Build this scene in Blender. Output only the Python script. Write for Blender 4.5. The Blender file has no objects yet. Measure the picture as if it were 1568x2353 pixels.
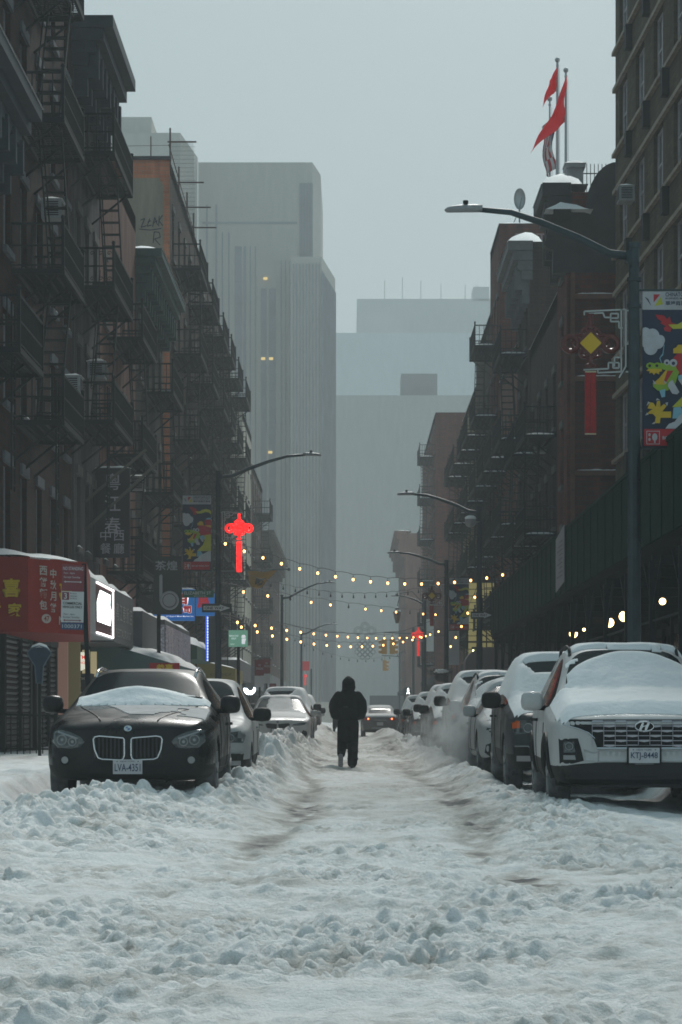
import bpy, bmesh, math, random
import numpy as np
from mathutils import Vector, Matrix, geometry
from mathutils.bvhtree import BVHTree
R = math.radians
sc = bpy.context.scene
col = sc.collection

# ------------------------------------------------------------------ camera
FPX, VX, HY, CZ = 5555.0, 810.0, 1645.0, 1.0        # focal length and vanishing point of the photo, at 1568 x 2353
cd = bpy.data.cameras.new('camera'); cam = bpy.data.objects.new('camera', cd); col.objects.link(cam)
cd.sensor_fit = 'VERTICAL'; cd.sensor_height = 36.0; cd.lens = 36.0 * FPX / 2353.0
cd.shift_x = (784.0 - VX) / 2353.0; cd.shift_y = (HY - 1176.5) / 2353.0
cd.clip_start = 0.1; cd.clip_end = 3000
cam.location = (0, 0, CZ); cam.rotation_euler = (R(90), 0, 0)
sc.camera = cam
# ------------------------------------------------------------------ sky, sun, exposure
W = bpy.data.worlds.new('World'); sc.world = W; W.use_nodes = True
nt = W.node_tree; nt.nodes.clear()
sky = nt.nodes.new('ShaderNodeTexSky'); sky.sky_type = 'NISHITA'; sky.sun_disc = False
sky.sun_elevation = R(40); sky.sun_rotation = R(8); sky.air_density = 1.2; sky.dust_density = 3.0; sky.ozone_density = 1.0
hs = nt.nodes.new('ShaderNodeHueSaturation'); hs.inputs['Saturation'].default_value = 0.42
mx = nt.nodes.new('ShaderNodeMixRGB'); mx.blend_type = 'MIX'; mx.inputs[0].default_value = 0.72
mx.inputs[2].default_value = (3.15, 4.9, 5.4, 1)       # the even layer of snow cloud
bg = nt.nodes.new('ShaderNodeBackground'); bg.inputs['Strength'].default_value = 0.070
wo = nt.nodes.new('ShaderNodeOutputWorld')
nt.links.new(sky.outputs[0], hs.inputs['Color']); nt.links.new(hs.outputs[0], mx.inputs[1])
nt.links.new(mx.outputs[0], bg.inputs['Color']); nt.links.new(bg.outputs[0], wo.inputs['Surface'])
sl = bpy.data.lights.new('sun', 'SUN'); sl.energy = 2.2; sl.angle = R(18); sl.color = (1.0, 0.99, 0.94)
so = bpy.data.objects.new('sun', sl); col.objects.link(so)
so.rotation_euler = (R(50), 0, R(180 - 8)); so.location = (0, 0, 60)
sc.view_settings.view_transform = 'Standard'; sc.view_settings.look = 'None'
sc.view_settings.exposure = 0.27; sc.view_settings.gamma = 1.0; sc.view_settings.use_curve_mapping = False
cy = sc.cycles
cy.max_bounces = 5; cy.diffuse_bounces = 2; cy.glossy_bounces = 3; cy.transmission_bounces = 2; cy.volume_bounces = 1
cy.transparent_max_bounces = 8; cy.caustics_reflective = False; cy.caustics_refractive = False
cy.use_denoising = True; cy.filter_width = 1.7
cy.sample_clamp_indirect = 3.0
rnd = random.Random(7)

# ------------------------------------------------------------------ materials
MATS = {}
def mat(name, c, rough=0.7, metal=0.0, var=0.0, vs=3.0, emit=None, es=0.0, bump=0.0, bs=20.0, spec=0.5, dirt=None, da=0.5, coat=0.0, grime=0.0):
    if name in MATS: return MATS[name]
    m = bpy.data.materials.new(name); m.use_nodes = True; n = m.node_tree; b = n.nodes['Principled BSDF']
    b.inputs['Base Color'].default_value = (*c, 1); b.inputs['Roughness'].default_value = rough
    b.inputs['Metallic'].default_value = metal; b.inputs['Specular IOR Level'].default_value = spec
    if coat: b.inputs['Coat Weight'].default_value = coat; b.inputs['Coat Roughness'].default_value = 0.08
    if emit: b.inputs['Emission Color'].default_value = (*emit, 1); b.inputs['Emission Strength'].default_value = es
    if var or dirt or bump:
        g = n.nodes.new('ShaderNodeTexCoord')
    if var or dirt:
        t = n.nodes.new('ShaderNodeTexNoise'); t.inputs['Scale'].default_value = vs; t.inputs['Detail'].default_value = 6
        t.inputs['Roughness'].default_value = 0.65
        n.links.new(g.outputs['Object'], t.inputs['Vector'])
        r = n.nodes.new('ShaderNodeValToRGB'); r.color_ramp.elements[0].position = 0.3; r.color_ramp.elements[1].position = 0.72
        c2 = dirt if dirt else tuple(min(1, x * (1 + var)) for x in c)
        c1 = c if dirt else tuple(x * (1 - var) for x in c)
        if dirt: c2 = tuple(a * (1 - da) + d * da for a, d in zip(c, dirt))
        r.color_ramp.elements[0].color = (*c1, 1); r.color_ramp.elements[1].color = (*c2, 1)
        n.links.new(t.outputs['Fac'], r.inputs[0]); n.links.new(r.outputs[0], b.inputs['Base Color'])
        if dirt and da:
            rr = n.nodes.new('ShaderNodeMapRange'); rr.inputs[1].default_value = 0.3; rr.inputs[2].default_value = 0.72
            rr.inputs[3].default_value = rough; rr.inputs[4].default_value = min(0.9, rough + 0.5)
            n.links.new(t.outputs['Fac'], rr.inputs[0]); n.links.new(rr.outputs[0], b.inputs['Roughness'])
    if bump:
        t2 = n.nodes.new('ShaderNodeTexNoise'); t2.inputs['Scale'].default_value = bs; t2.inputs['Detail'].default_value = 5
        n.links.new(g.outputs['Object'], t2.inputs['Vector'])
        bp = n.nodes.new('ShaderNodeBump'); bp.inputs['Strength'].default_value = bump; bp.inputs['Distance'].default_value = 0.05
        n.links.new(t2.outputs['Fac'], bp.inputs['Height']); n.links.new(bp.outputs[0], b.inputs['Normal'])
    MATS[name] = m; return m

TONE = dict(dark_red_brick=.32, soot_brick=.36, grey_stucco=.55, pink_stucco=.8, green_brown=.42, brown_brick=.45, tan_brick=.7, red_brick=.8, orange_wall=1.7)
def wall_mat(name, c, c2=None, mortar=None, brick=True, bw=0.42, rh=0.14, stain=0.5):
    """masonry: courses run level on every wall because the pattern is laid in world metres along the wall and up it"""
    if name in MATS: return MATS[name]
    m = bpy.data.materials.new(name); m.use_nodes = True; n = m.node_tree; L = n.links; b = n.nodes['Principled BSDF']
    b.inputs['Roughness'].default_value = 0.9; b.inputs['Specular IOR Level'].default_value = 0.12
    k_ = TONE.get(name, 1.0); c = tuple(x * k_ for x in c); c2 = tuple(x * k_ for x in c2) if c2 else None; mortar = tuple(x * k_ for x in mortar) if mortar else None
    g = n.nodes.new('ShaderNodeNewGeometry'); sp = n.nodes.new('ShaderNodeSeparateXYZ'); L.new(g.outputs['Position'], sp.inputs[0])
    ad = n.nodes.new('ShaderNodeMath'); ad.operation = 'ADD'; L.new(sp.outputs[0], ad.inputs[0]); L.new(sp.outputs[1], ad.inputs[1])
    cb = n.nodes.new('ShaderNodeCombineXYZ'); L.new(ad.outputs[0], cb.inputs[0]); L.new(sp.outputs[2], cb.inputs[1])
    c2 = c2 or tuple(x * 0.7 for x in c); mortar = mortar or tuple(x * 0.55 + 0.03 for x in c)
    if brick:
        br = n.nodes.new('ShaderNodeTexBrick'); L.new(cb.outputs[0], br.inputs['Vector'])
        br.inputs['Color1'].default_value = (*c, 1); br.inputs['Color2'].default_value = (*c2, 1); br.inputs['Mortar'].default_value = (*mortar, 1)
        br.inputs['Scale'].default_value = 1.0; br.inputs['Brick Width'].default_value = bw; br.inputs['Row Height'].default_value = rh
        br.inputs['Mortar Size'].default_value = 0.016; out = br.outputs['Color']
        bp = n.nodes.new('ShaderNodeBump'); bp.inputs['Strength'].default_value = 0.5; bp.inputs['Distance'].default_value = 0.02
        L.new(br.outputs['Fac'], bp.inputs['Height']); bp.invert = True; L.new(bp.outputs[0], b.inputs['Normal'])
    else:
        rg = n.nodes.new('ShaderNodeRGB'); rg.outputs[0].default_value = (*c, 1); out = rg.outputs[0]
    # rain streaks and soot: long in z, short along the wall
    mp = n.nodes.new('ShaderNodeMapping'); mp.inputs['Scale'].default_value = (1.6, 0.22, 1); L.new(cb.outputs[0], mp.inputs[0])
    t = n.nodes.new('ShaderNodeTexNoise'); t.inputs['Scale'].default_value = 1.0; t.inputs['Detail'].default_value = 8; t.inputs['Roughness'].default_value = 0.7
    L.new(mp.outputs[0], t.inputs['Vector'])
    mr = n.nodes.new('ShaderNodeMapRange'); mr.inputs[1].default_value = 0.35; mr.inputs[2].default_value = 0.7
    mr.inputs[3].default_value = 1 - stain; mr.inputs[4].default_value = 1.15; L.new(t.outputs['Fac'], mr.inputs[0])
    mu = n.nodes.new('ShaderNodeMixRGB'); mu.blend_type = 'MULTIPLY'; mu.inputs[0].default_value = 1
    L.new(out, mu.inputs[1]); L.new(mr.outputs[0], mu.inputs[2]); L.new(mu.outputs[0], b.inputs['Base Color'])
    MATS[name] = m; return m

def snow_mat():
    m = bpy.data.materials.new('trodden_snow'); m.use_nodes = True; n = m.node_tree; L = n.links; b = n.nodes['Principled BSDF']
    b.inputs['Roughness'].default_value = 0.75; b.inputs['Specular IOR Level'].default_value = 0.25
    at = n.nodes.new('ShaderNodeAttribute'); at.attribute_name = 'dirt'  # real dirt plus the shade painted between clods
    g = n.nodes.new('ShaderNodeNewGeometry')
    t = n.nodes.new('ShaderNodeTexNoise'); t.inputs['Scale'].default_value = 2.2; t.inputs['Detail'].default_value = 9; t.inputs['Roughness'].default_value = 0.72
    L.new(g.outputs['Position'], t.inputs['Vector'])
    mr = n.nodes.new('ShaderNodeMapRange'); mr.inputs[1].default_value = 0.48; mr.inputs[2].default_value = 0.75; mr.inputs[3].default_value = 0; mr.inputs[4].default_value = 0.34
    L.new(t.outputs['Fac'], mr.inputs[0])
    t3 = n.nodes.new('ShaderNodeTexNoise'); t3.inputs['Scale'].default_value = 11; t3.inputs['Detail'].default_value = 5; t3.inputs['Roughness'].default_value = 0.6; L.new(g.outputs['Position'], t3.inputs['Vector'])
    m3 = n.nodes.new('ShaderNodeMapRange'); m3.inputs[1].default_value = 0.56; m3.inputs[2].default_value = 0.74; m3.inputs[3].default_value = 0; m3.inputs[4].default_value = 0.42; L.new(t3.outputs['Fac'], m3.inputs[0])
    at2 = n.nodes.new('ShaderNodeAttribute'); at2.attribute_name = 'churn'; mm = n.nodes.new('ShaderNodeMath'); mm.operation = 'MULTIPLY'; L.new(m3.outputs[0], mm.inputs[0]); L.new(at2.outputs['Fac'], mm.inputs[1])
    a3 = n.nodes.new('ShaderNodeMath'); a3.operation = 'ADD'; L.new(mr.outputs[0], a3.inputs[0]); L.new(mm.outputs[0], a3.inputs[1])
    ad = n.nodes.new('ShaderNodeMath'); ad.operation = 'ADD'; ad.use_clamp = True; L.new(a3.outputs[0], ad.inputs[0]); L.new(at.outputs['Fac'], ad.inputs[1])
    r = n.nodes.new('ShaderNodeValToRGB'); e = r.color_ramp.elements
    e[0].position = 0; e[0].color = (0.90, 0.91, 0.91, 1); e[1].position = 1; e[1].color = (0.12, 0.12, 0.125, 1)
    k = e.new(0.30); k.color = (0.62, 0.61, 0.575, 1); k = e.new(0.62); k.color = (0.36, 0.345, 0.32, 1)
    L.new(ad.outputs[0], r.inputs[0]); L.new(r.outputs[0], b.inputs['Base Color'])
    t2 = n.nodes.new('ShaderNodeTexNoise'); t2.inputs['Scale'].default_value = 34; t2.inputs['Detail'].default_value = 7; t2.inputs['Roughness'].default_value = 0.7
    L.new(g.outputs['Position'], t2.inputs['Vector'])
    bp = n.nodes.new('ShaderNodeBump'); bp.inputs['Strength'].default_value = 0.9; bp.inputs['Distance'].default_value = 0.03
    L.new(t2.outputs['Fac'], bp.inputs['Height']); L.new(bp.outputs[0], b.inputs['Normal'])
    MATS['trodden_snow'] = m; return m
SNOWG = snow_mat()
SNOW = mat('fresh_snow', (0.84, 0.86, 0.87), 0.7, bump=0.25, bs=14, spec=0.2)
IRON = mat('fire_escape_iron', (0.005, 0.010, 0.012), 0.7, var=0.4, vs=5, spec=0.25)
GLASS = mat('dark_glass', (0.012, 0.016, 0.018), 0.12, spec=0.6)
CARGLASS = mat('car_glass', (0.008, 0.014, 0.016), 0.14, spec=0.14)
FRAMEW = mat('painted_window_frame', (0.20, 0.20, 0.21), 0.6, var=0.25, vs=8)
STONE = mat('trim_stone', (0.09, 0.087, 0.08), 0.85, var=0.35, vs=2.5)
STEEL = mat('galvanised_steel', (0.10, 0.125, 0.135), 0.5, metal=0.3, var=0.35, vs=6)
BLACK = mat('black_plastic', (0.006, 0.008, 0.009), 0.65, spec=0.3)
RUBBER = mat('tyre_rubber', (0.018, 0.019, 0.02), 0.85, dirt=(0.35, 0.36, 0.36), da=0.5, vs=5)
CHROME = mat('chrome', (0.62, 0.64, 0.66), 0.18, metal=1.0)
WHITE = mat('white_paint', (0.62, 0.62, 0.62), 0.6)
INTERIOR = mat('dark_interior', (0.010, 0.012, 0.012), 0.9)

# ------------------------------------------------------------------ mesh builder
ORG = {}
class M:
    def __init__(s): s.v = []; s.f = []; s.mi = []
    def add(s, vs, fs, mi=0):
        k = len(s.v); s.v += [tuple(p) for p in vs]; s.f += [tuple(i + k for i in f) for f in fs]; s.mi += [mi] * len(fs); return s
    def box(s, x0, x1, y0, y1, z0, z1, mi=0):
        if x0 > x1: x0, x1 = x1, x0
        if y0 > y1: y0, y1 = y1, y0
        if z0 > z1: z0, z1 = z1, z0
        v = [(x, y, z) for z in (z0, z1) for y in (y0, y1) for x in (x0, x1)]
        return s.add(v, [(0, 2, 3, 1), (4, 5, 7, 6), (0, 1, 5, 4), (2, 6, 7, 3), (0, 4, 6, 2), (1, 3, 7, 5)], mi)
    def bar(s, a, b, w, h=None, mi=0, up=(0, 0, 1)):
        """square bar from a to b"""
        a = Vector(a); b = Vector(b); h = h or w; d = (b - a).normalized(); u = Vector(up)
        if abs(d.dot(u)) > 0.98: u = Vector((0, 1, 0))
        r = d.cross(u).normalized() * w / 2; u = r.cross(d).normalized() * h / 2
        v = [a - r - u, a + r - u, a + r + u, a - r + u, b - r - u, b + r - u, b + r + u, b - r + u]
        return s.add(v, [(0, 1, 2, 3), (7, 6, 5, 4), (0, 4, 5, 1), (1, 5, 6, 2), (2, 6, 7, 3), (3, 7, 4, 0)], mi)
    def tube(s, pts, r, n=8, mi=0, closed=False, cap=True):
        pts = [Vector(p) for p in pts]; N = len(pts); rs = r if isinstance(r, (list, tuple)) else [r] * N
        vs = []; fs = []; pu = None
        for i, p in enumerate(pts):
            if closed: d = pts[(i + 1) % N] - pts[i - 1]
            else: d = pts[min(i + 1, N - 1)] - pts[max(i - 1, 0)]
            d.normalize()
            if pu is None:
                pu = Vector((0, 0, 1)) if abs(d.z) < 0.9 else Vector((0, 1, 0))
            a = d.cross(pu)
            if a.length < 1e-5: a = d.orthogonal()
            a.normalize(); u = a.cross(d).normalized(); pu = u
            for k in range(n):
                t = 2 * math.pi * k / n; vs.append(p + (a * math.cos(t) + u * math.sin(t)) * rs[i])
        for i in range(N if closed else N - 1):
            j = (i + 1) % N
            for k in range(n):
                k2 = (k + 1) % n; fs.append((i * n + k, i * n + k2, j * n + k2, j * n + k))
        if cap and not closed:
            fs.append(tuple(range(n))[::-1]); fs.append(tuple((N - 1) * n + k for k in range(n)))
        return s.add(vs, fs, mi)
    def ball(s, c, r, seg=10, rings=7, mi=0, squash=(1, 1, 1)):
        vs = []; fs = []
        for i in range(rings + 1):
            a = math.pi * i / rings
            for k in range(seg):
                t = 2 * math.pi * k / seg
                vs.append((c[0] + r * squash[0] * math.sin(a) * math.cos(t), c[1] + r * squash[1] * math.sin(a) * math.sin(t), c[2] + r * squash[2] * math.cos(a)))
        for i in range(rings):
            for k in range(seg):
                k2 = (k + 1) % seg; fs.append((i * seg + k, (i + 1) * seg + k, (i + 1) * seg + k2, i * seg + k2))
        return s.add(vs, fs, mi)
    def prism(s, poly, mtx, t, mi=0):
        """poly in local xy (counter-clockwise seen from +z), thickness t down -z, placed by mtx"""
        n = len(poly); vs = [mtx @ Vector((x, y, 0)) for x, y in poly] + [mtx @ Vector((x, y, -t)) for x, y in poly]
        tr = geometry.tessellate_polygon([[Vector((x, y, 0)) for x, y in poly]])
        fs = [tuple(f) for f in tr] + [tuple(i + n for i in reversed(f)) for f in tr]
        fs += [(i, i + n, (i + 1) % n + n, (i + 1) % n) for i in range(n)]
        return s.add(vs, fs, mi)
    def merge(s, verts, faces, mtx, mi=0):
        return s.add([mtx @ Vector(v) for v in verts], faces, mi)
    def build(s, name, mats, parent=None, smooth=False, origin=None):
        if not s.v: print('EMPTY', name); return None
        if not isinstance(mats, (list, tuple)): mats = [mats]
        o0 = ORG.get(parent.name, Vector()) if parent else Vector(origin) if origin is not None else None
        if o0 is None:
            a = np.array(s.v); lo = a.min(0); hi = a.max(0); o0 = Vector(((lo[0] + hi[0]) / 2, (lo[1] + hi[1]) / 2, lo[2]))
        a = np.array(s.v, dtype=np.float64) - np.array(o0)
        me = bpy.data.meshes.new(name); me.from_pydata(a.tolist(), [], s.f)
        for m_ in mats: me.materials.append(m_)
        me.polygons.foreach_set('material_index', s.mi)
        if smooth: me.polygons.foreach_set('use_smooth', [True] * len(s.f))
        me.update()
        o = bpy.data.objects.new(name, me); col.objects.link(o)
        if parent: o.parent = parent; ORG[o.name] = o0
        else: o.location = o0; ORG[o.name] = o0
        return o
def tag(o, label=None, cat=None, group=None, kind=None):
    if label: o['label'] = label
    if cat: o['category'] = cat
    if group: o['group'] = group
    if kind: o['kind'] = kind
    return o
def thing(name, loc, label, cat, group=None):
    o = bpy.data.objects.new(name, None); col.objects.link(o); o.location = loc; o.empty_display_size = 0.3
    ORG[o.name] = Vector(loc); tag(o, label, cat, group); return o
def kids(o): return [c for c in KIDS.get(o.name, [])]
def copy_tree(root, loc=None, rotz=None, label=None, group=None, recolour=None, skip=()):
    """a thing with copies of its parts and sub-parts; mesh data is shared"""
    ch = {}
    for o in bpy.data.objects:
        if o.parent: ch.setdefault(o.parent.name, []).append(o)
    def rec(o, par):
        c = o.copy(); col.objects.link(c)
        if par: c.parent = par
        if recolour and c.type == 'MESH':
            for i, sl_ in enumerate(c.material_slots):
                if sl_.material and sl_.material.name in recolour:
                    nm_ = recolour[sl_.material.name]; sl_.link = 'OBJECT'; sl_.material = nm_
        for k in ch.get(o.name, []):
            if k.name.split('.')[0] in skip: continue
            rec(k, c)
        return c
    r = rec(root, None)
    if loc is not None: r.location = loc
    if rotz is not None: r.rotation_euler[2] = rotz
    if label: r['label'] = label
    if group: r['group'] = group
    return r
_TXT = {}
def text_geo(s, align='CENTER', bold=0.0):
    k = (s, align, bold)
    if k not in _TXT:
        c = bpy.data.curves.new('t', 'FONT'); c.body = s; c.align_x = align; c.offset = bold; c.resolution_u = 3
        o = bpy.data.objects.new('t', c); col.objects.link(o); bpy.context.view_layer.update()
        me = bpy.data.meshes.new_from_object(o.evaluated_get(bpy.context.evaluated_depsgraph_get()))
        vs = [v.co.copy() for v in me.vertices]; fs = [tuple(p.vertices) for p in me.polygons]
        bpy.data.objects.remove(o); bpy.data.curves.remove(c); bpy.data.meshes.remove(me)
        xs = [v.x for v in vs]; ys = [v.y for v in vs]
        _TXT[k] = (vs, fs, min(xs), max(xs), min(ys), max(ys))
    return _TXT[k]
def frame_mtx(o, right, up):
    """matrix with local x = right, y = up, z = towards the reader"""
    r = Vector(right).normalized(); u = Vector(up).normalized(); n = r.cross(u).normalized()
    m = Matrix((r, u, n)).transposed().to_4x4(); m.translation = Vector(o); return m
CAMF = lambda x, y, z: frame_mtx((x, y, z), (1, 0, 0), (0, 0, 1))      # a face that looks back down the street
def put_text(m, s, mtx, cx, cy, w, h, mi=0, bold=0.0, lift=0.004):
    """fit the words s into a w x h box centred on (cx, cy) of the frame mtx"""
    vs, fs, x0, x1, y0, y1 = text_geo(s, 'CENTER', bold)
    sx = w / (x1 - x0) if w else None; sy = h / (y1 - y0) if h else None
    sx = sx or sy; sy = sy or sx
    mx_, my_ = (x0 + x1) / 2, (y0 + y1) / 2
    m.merge([(cx + (v.x - mx_) * sx, cy + (v.y - my_) * sy, lift) for v in vs], fs, mtx, mi)
def rect(x0, x1, y0, y1): return [(x0, y0), (x1, y0), (x1, y1), (x0, y1)]
def disc(cx, cy, r, n=20, ry=None): return [(cx + r * math.cos(2 * math.pi * k / n), cy + (ry or r) * math.sin(2 * math.pi * k / n)) for k in range(n)]
def snow_cap(m, x0, x1, y0, y1, z, h, seed=0, n=8, mi=0, over=0.03):
    """a soft lump of snow lying on a ledge: rounded cross-section, uneven along its length"""
    rr = random.Random(seed); long_y = (y1 - y0) > (x1 - x0)
    L0, L1 = (y0 - over, y1 + over) if long_y else (x0 - over, x1 + over); A0, A1 = (x0 - over, x1 + over) if long_y else (y0 - over, y1 + over)
    N = max(3, min(40, int((L1 - L0) / max(0.12, h * 1.2)))); K = 7; vs = []; fs = []
    for i in range(N + 1):
        t = i / N; e = min(1, 4.5 * t * N / max(N, 5), 4.5 * (1 - t)) if N > 3 else math.sin(math.pi * t) ** .5
        e = max(0.0, min(1, math.sin(min(1, min(t, 1 - t) * N / 2.0) * math.pi / 2))); hh = h * (0.75 + 0.5 * rr.random()) * e
        for k in range(K):
            a = k / (K - 1); w = math.sin(math.pi * a) ** 0.5 if 0 < a < 1 else 0
            p = (A0 + (A1 - A0) * a, L0 + (L1 - L0) * t)
            x, y = (p[0], p[1]) if long_y else (p[1], p[0])
            vs.append((x, y, z - 0.01 + hh * w * (0.9 + 0.2 * rr.random())))
    for i in range(N):
        for k in range(K - 1):
            a = i * K + k; fs.append((a, a + 1, a + K + 1, a + K))
    m.add(vs, fs, mi)
# ------------------------------------------------------------------ ground: snow relief
def _hash(ix, iy, s):
    h = (ix.astype(np.int64) * 374761393 + iy.astype(np.int64) * 668265263 + s * 974634777) & 0x7fffffff
    h = (h ^ (h >> 13)) * 1274126177 & 0x7fffffff
    return ((h ^ (h >> 16)) & 0xffff) / 65535.0
def vnoise(x, y, s=0):
    ix = np.floor(x); iy = np.floor(y); fx = x - ix; fy = y - iy
    fx = fx * fx * (3 - 2 * fx); fy = fy * fy * (3 - 2 * fy); ix = ix.astype(np.int64); iy = iy.astype(np.int64)
    a = _hash(ix, iy, s); b = _hash(ix + 1, iy, s); c = _hash(ix, iy + 1, s); d = _hash(ix + 1, iy + 1, s)
    return (a * (1 - fx) + b * fx) * (1 - fy) + (c * (1 - fx) + d * fx) * fy
def fbm(x, y, s=0, o=4, g=0.5):
    t = 0; a = 1; n = 0
    for i in range(o):
        t = t + a * (vnoise(x * 2 ** i + 17.3 * i, y * 2 ** i - 9.1 * i, s + i) - 0.5); n += a; a *= g
    return t / n * 2
def clods(x, y, cell, s, dens=0.7):
    """rounded lumps thrown at random, highest wins"""
    X = x / cell; Y = y / cell; ix = np.floor(X).astype(np.int64); iy = np.floor(Y).astype(np.int64); best = np.zeros_like(X)
    for dx in (-1, 0, 1):
        for dy in (-1, 0, 1):
            cx = ix + dx; cyy = iy + dy
            px = cx + _hash(cx, cyy, s); py = cyy + _hash(cx, cyy, s + 1); r = 0.28 + 0.55 * _hash(cx, cyy, s + 2) ** 2
            on = _hash(cx, cyy, s + 3) < dens
            d2 = ((X - px) ** 2 + (Y - py) ** 2) / r ** 2
            h = np.where((d2 < 1) & on, np.maximum(0, 1 - d2) ** .8 * r, 0); best = np.maximum(best, h)
    return best * cell
def sstep(a, b, x):
    t = np.clip((x - a) / (b - a), 0, 1); return t * t * (3 - 2 * t)
def gauss(x, c, w): return np.exp(-((x - c) / w) ** 2)
def ground(x, y):
    """height of the snow and how dark dirt and painted shade make it, at (x, y)"""
    x = np.asarray(x, dtype=np.float64); y = np.asarray(y, dtype=np.float64)
    wob = 0.10 * np.sin(y * 0.23 + 1.0) + 0.06 * np.sin(y * 0.61)
    far = sstep(15, 24, y)
    lane = sstep(-1.45, -1.0, x - wob) * (1 - sstep(1.35, 1.75, x - wob))     # the driven strip
    xl = -0.62 + wob - 0.25 * (1 - far) * 0; xr = 1.12 + wob
    rut = gauss(x, xl, 0.20) + gauss(x, xr, 0.21)
    rutm = sstep(11, 17, y) * np.clip(0.8 + 0.6 * fbm(x * .9, y * .5, 91, 3), .2, 1.1)
    z = 0.05 * fbm(x * 0.55, y * 0.35, 1, 3) + 0.06 * fbm(x * 1.9, y * 2.2, 5, 4, .55)
    z = z - 0.04 * rut * rutm
    # ploughed bank on the left, burying the parked cars' wheels
    crest = -2.15 - 0.45 * (1 - sstep(20, 27, y)) + 0.15 * np.sin(y * .5)
    bank = gauss(x, crest, 0.95) * sstep(13.5, 22.5, y) * (1 - sstep(25.1, 26.2, y)) * 0.22
    bank += gauss(x, -1.36 + .14 * fbm(y * .8, y * 0, 34, 3), 0.36) * sstep(24.0, 26, y) * 0.27 * (0.85 + 0.5 * fbm(y * .9, y * 0, 33, 3))
    bank += gauss(x, -2.5, 1.4) * sstep(37.5, 41, y) * (1 - sstep(60, 64, y)) * 0.42
    # right bank along the wheels
    bank += gauss(x, 1.80 + .12 * fbm(y * .8, y * 0, 36, 3), 0.30) * sstep(27.2, 31, y) * 0.19 * (0.85 + 0.5 * fbm(y * .9, y * 0, 35, 3))
    bank += gauss(x, 2.0, 0.8) * sstep(17, 20, y) * (1 - sstep(27, 30, y)) * 0.10
    # heaps in the lane far away
    bank += gauss(x, 1.25, 0.6) * (gauss(y, 96, 7) * 0.40 + gauss(y, 70, 4) * .22) + gauss(x, -0.9, 0.6) * gauss(y, 95, 12) * .35
    z = z + bank
    # sidewalks
    side = sstep(3.5, 3.9, np.abs(x - 0.05)); z = z + side * 0.30
    smooth = np.maximum(side, sstep(2.1, 2.5, x) * (1 - sstep(29, 30, y)) * sstep(19, 21.5, y))
    leftflat = (1 - sstep(-3.6, -3.2, x)) * sstep(24, 26, y); smooth = np.maximum(smooth, leftflat)
    # churned lumps
    m1 = np.clip(0.65 + 1.2 * fbm(x * .7, y * .6, 41, 3), 0.0, 1.3) * (1 - smooth)
    m1 = m1 * (1 - 0.72 * np.clip(rut * rutm, 0, 1)) * (1 - 0.45 * lane * far * (1 - sstep(40, 60, y)))
    wx = x + 0.035 * fbm(x * 9, y * 9, 71, 2, .5); wy = y + 0.035 * fbm(x * 9, y * 9, 75, 2, .5)
    cl = clods(wx, wy * 0.8, 0.30, 11, .25) * 0.20 + clods(wx, wy, 0.13, 21, .5) * 0.46 + clods(wx, wy, 0.07, 31, .6) * 0.72 + clods(wx, wy, 0.038, 35, .55) * .7
    z = z + m1 * (cl + 0.020 * fbm(x * 5, y * 5, 51, 4, .6) + 0.012 * fbm(x * 18, y * 18, 61, 3, .6)) + smooth * 0.012 * fbm(x * 2, y * 2, 81, 3)
    z = z - 0.028 * m1
    z = z + bank * (0.10 * fbm(x * 2.2, y * 2.2, 57, 3, .5) + .62 * clods(wx, wy, .21, 43, .75) / .21 + .42 * clods(wx, wy, .11, 47, .8) / .11 - .12)
    crev_shade = np.clip(.030 - cl, 0, 1) / .030 * np.clip(fbm(x * 1.5, y * 1.2, 121, 3) + .45, 0, 1)
    # slush colour: in the ruts, patches of the lane, speckled through the churned rows; plus shade painted between clods
    d = 0.46 * rut ** 1.4 * sstep(13, 18, y) * np.clip(0.55 + 2.0 * fbm(x * 2.2, y * 1.1, 101, 5, .65), 0, 1.3)
    d = d + 0.32 * lane * sstep(17, 30, y) * np.clip(0.5 + 1.3 * fbm(x * .9, y * .35, 103, 4, .6), 0, 1)
    d = d + 0.35 * np.clip(fbm(x * 2.6, y * 2.0, 105, 5, .65) - 0.12, 0, 1) * (1 - smooth)
    d = d + .46 * crev_shade * np.clip(m1, 0, 1)  # greys the hollows between lumps: slush and painted shade together
    pit = gauss(x, xl + .05, 0.17) * (gauss(y, 25.8, 1.5) + .7 * gauss(y, 33, 1.2) + .4 * gauss(y, 19, 1)) + gauss(x, xr, 0.17) * (gauss(y, 27.5, 1.3) + .5 * gauss(y, 21, 1.5)) + gauss(x, 1.08, 0.17) * gauss(y, 14.9, 0.6)
    d = d + 1.5 * pit * np.clip(0.75 + 1.5 * fbm(x * 7, y * 3, 107, 3), 0, 1) * (0.72 + .28 * np.sin(y * 21))
    return z, np.clip(d, 0, 1), np.clip(m1, 0, 1)
def gz(x, y): return float(ground(np.array([x]), np.array([y]))[0][0])
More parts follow.
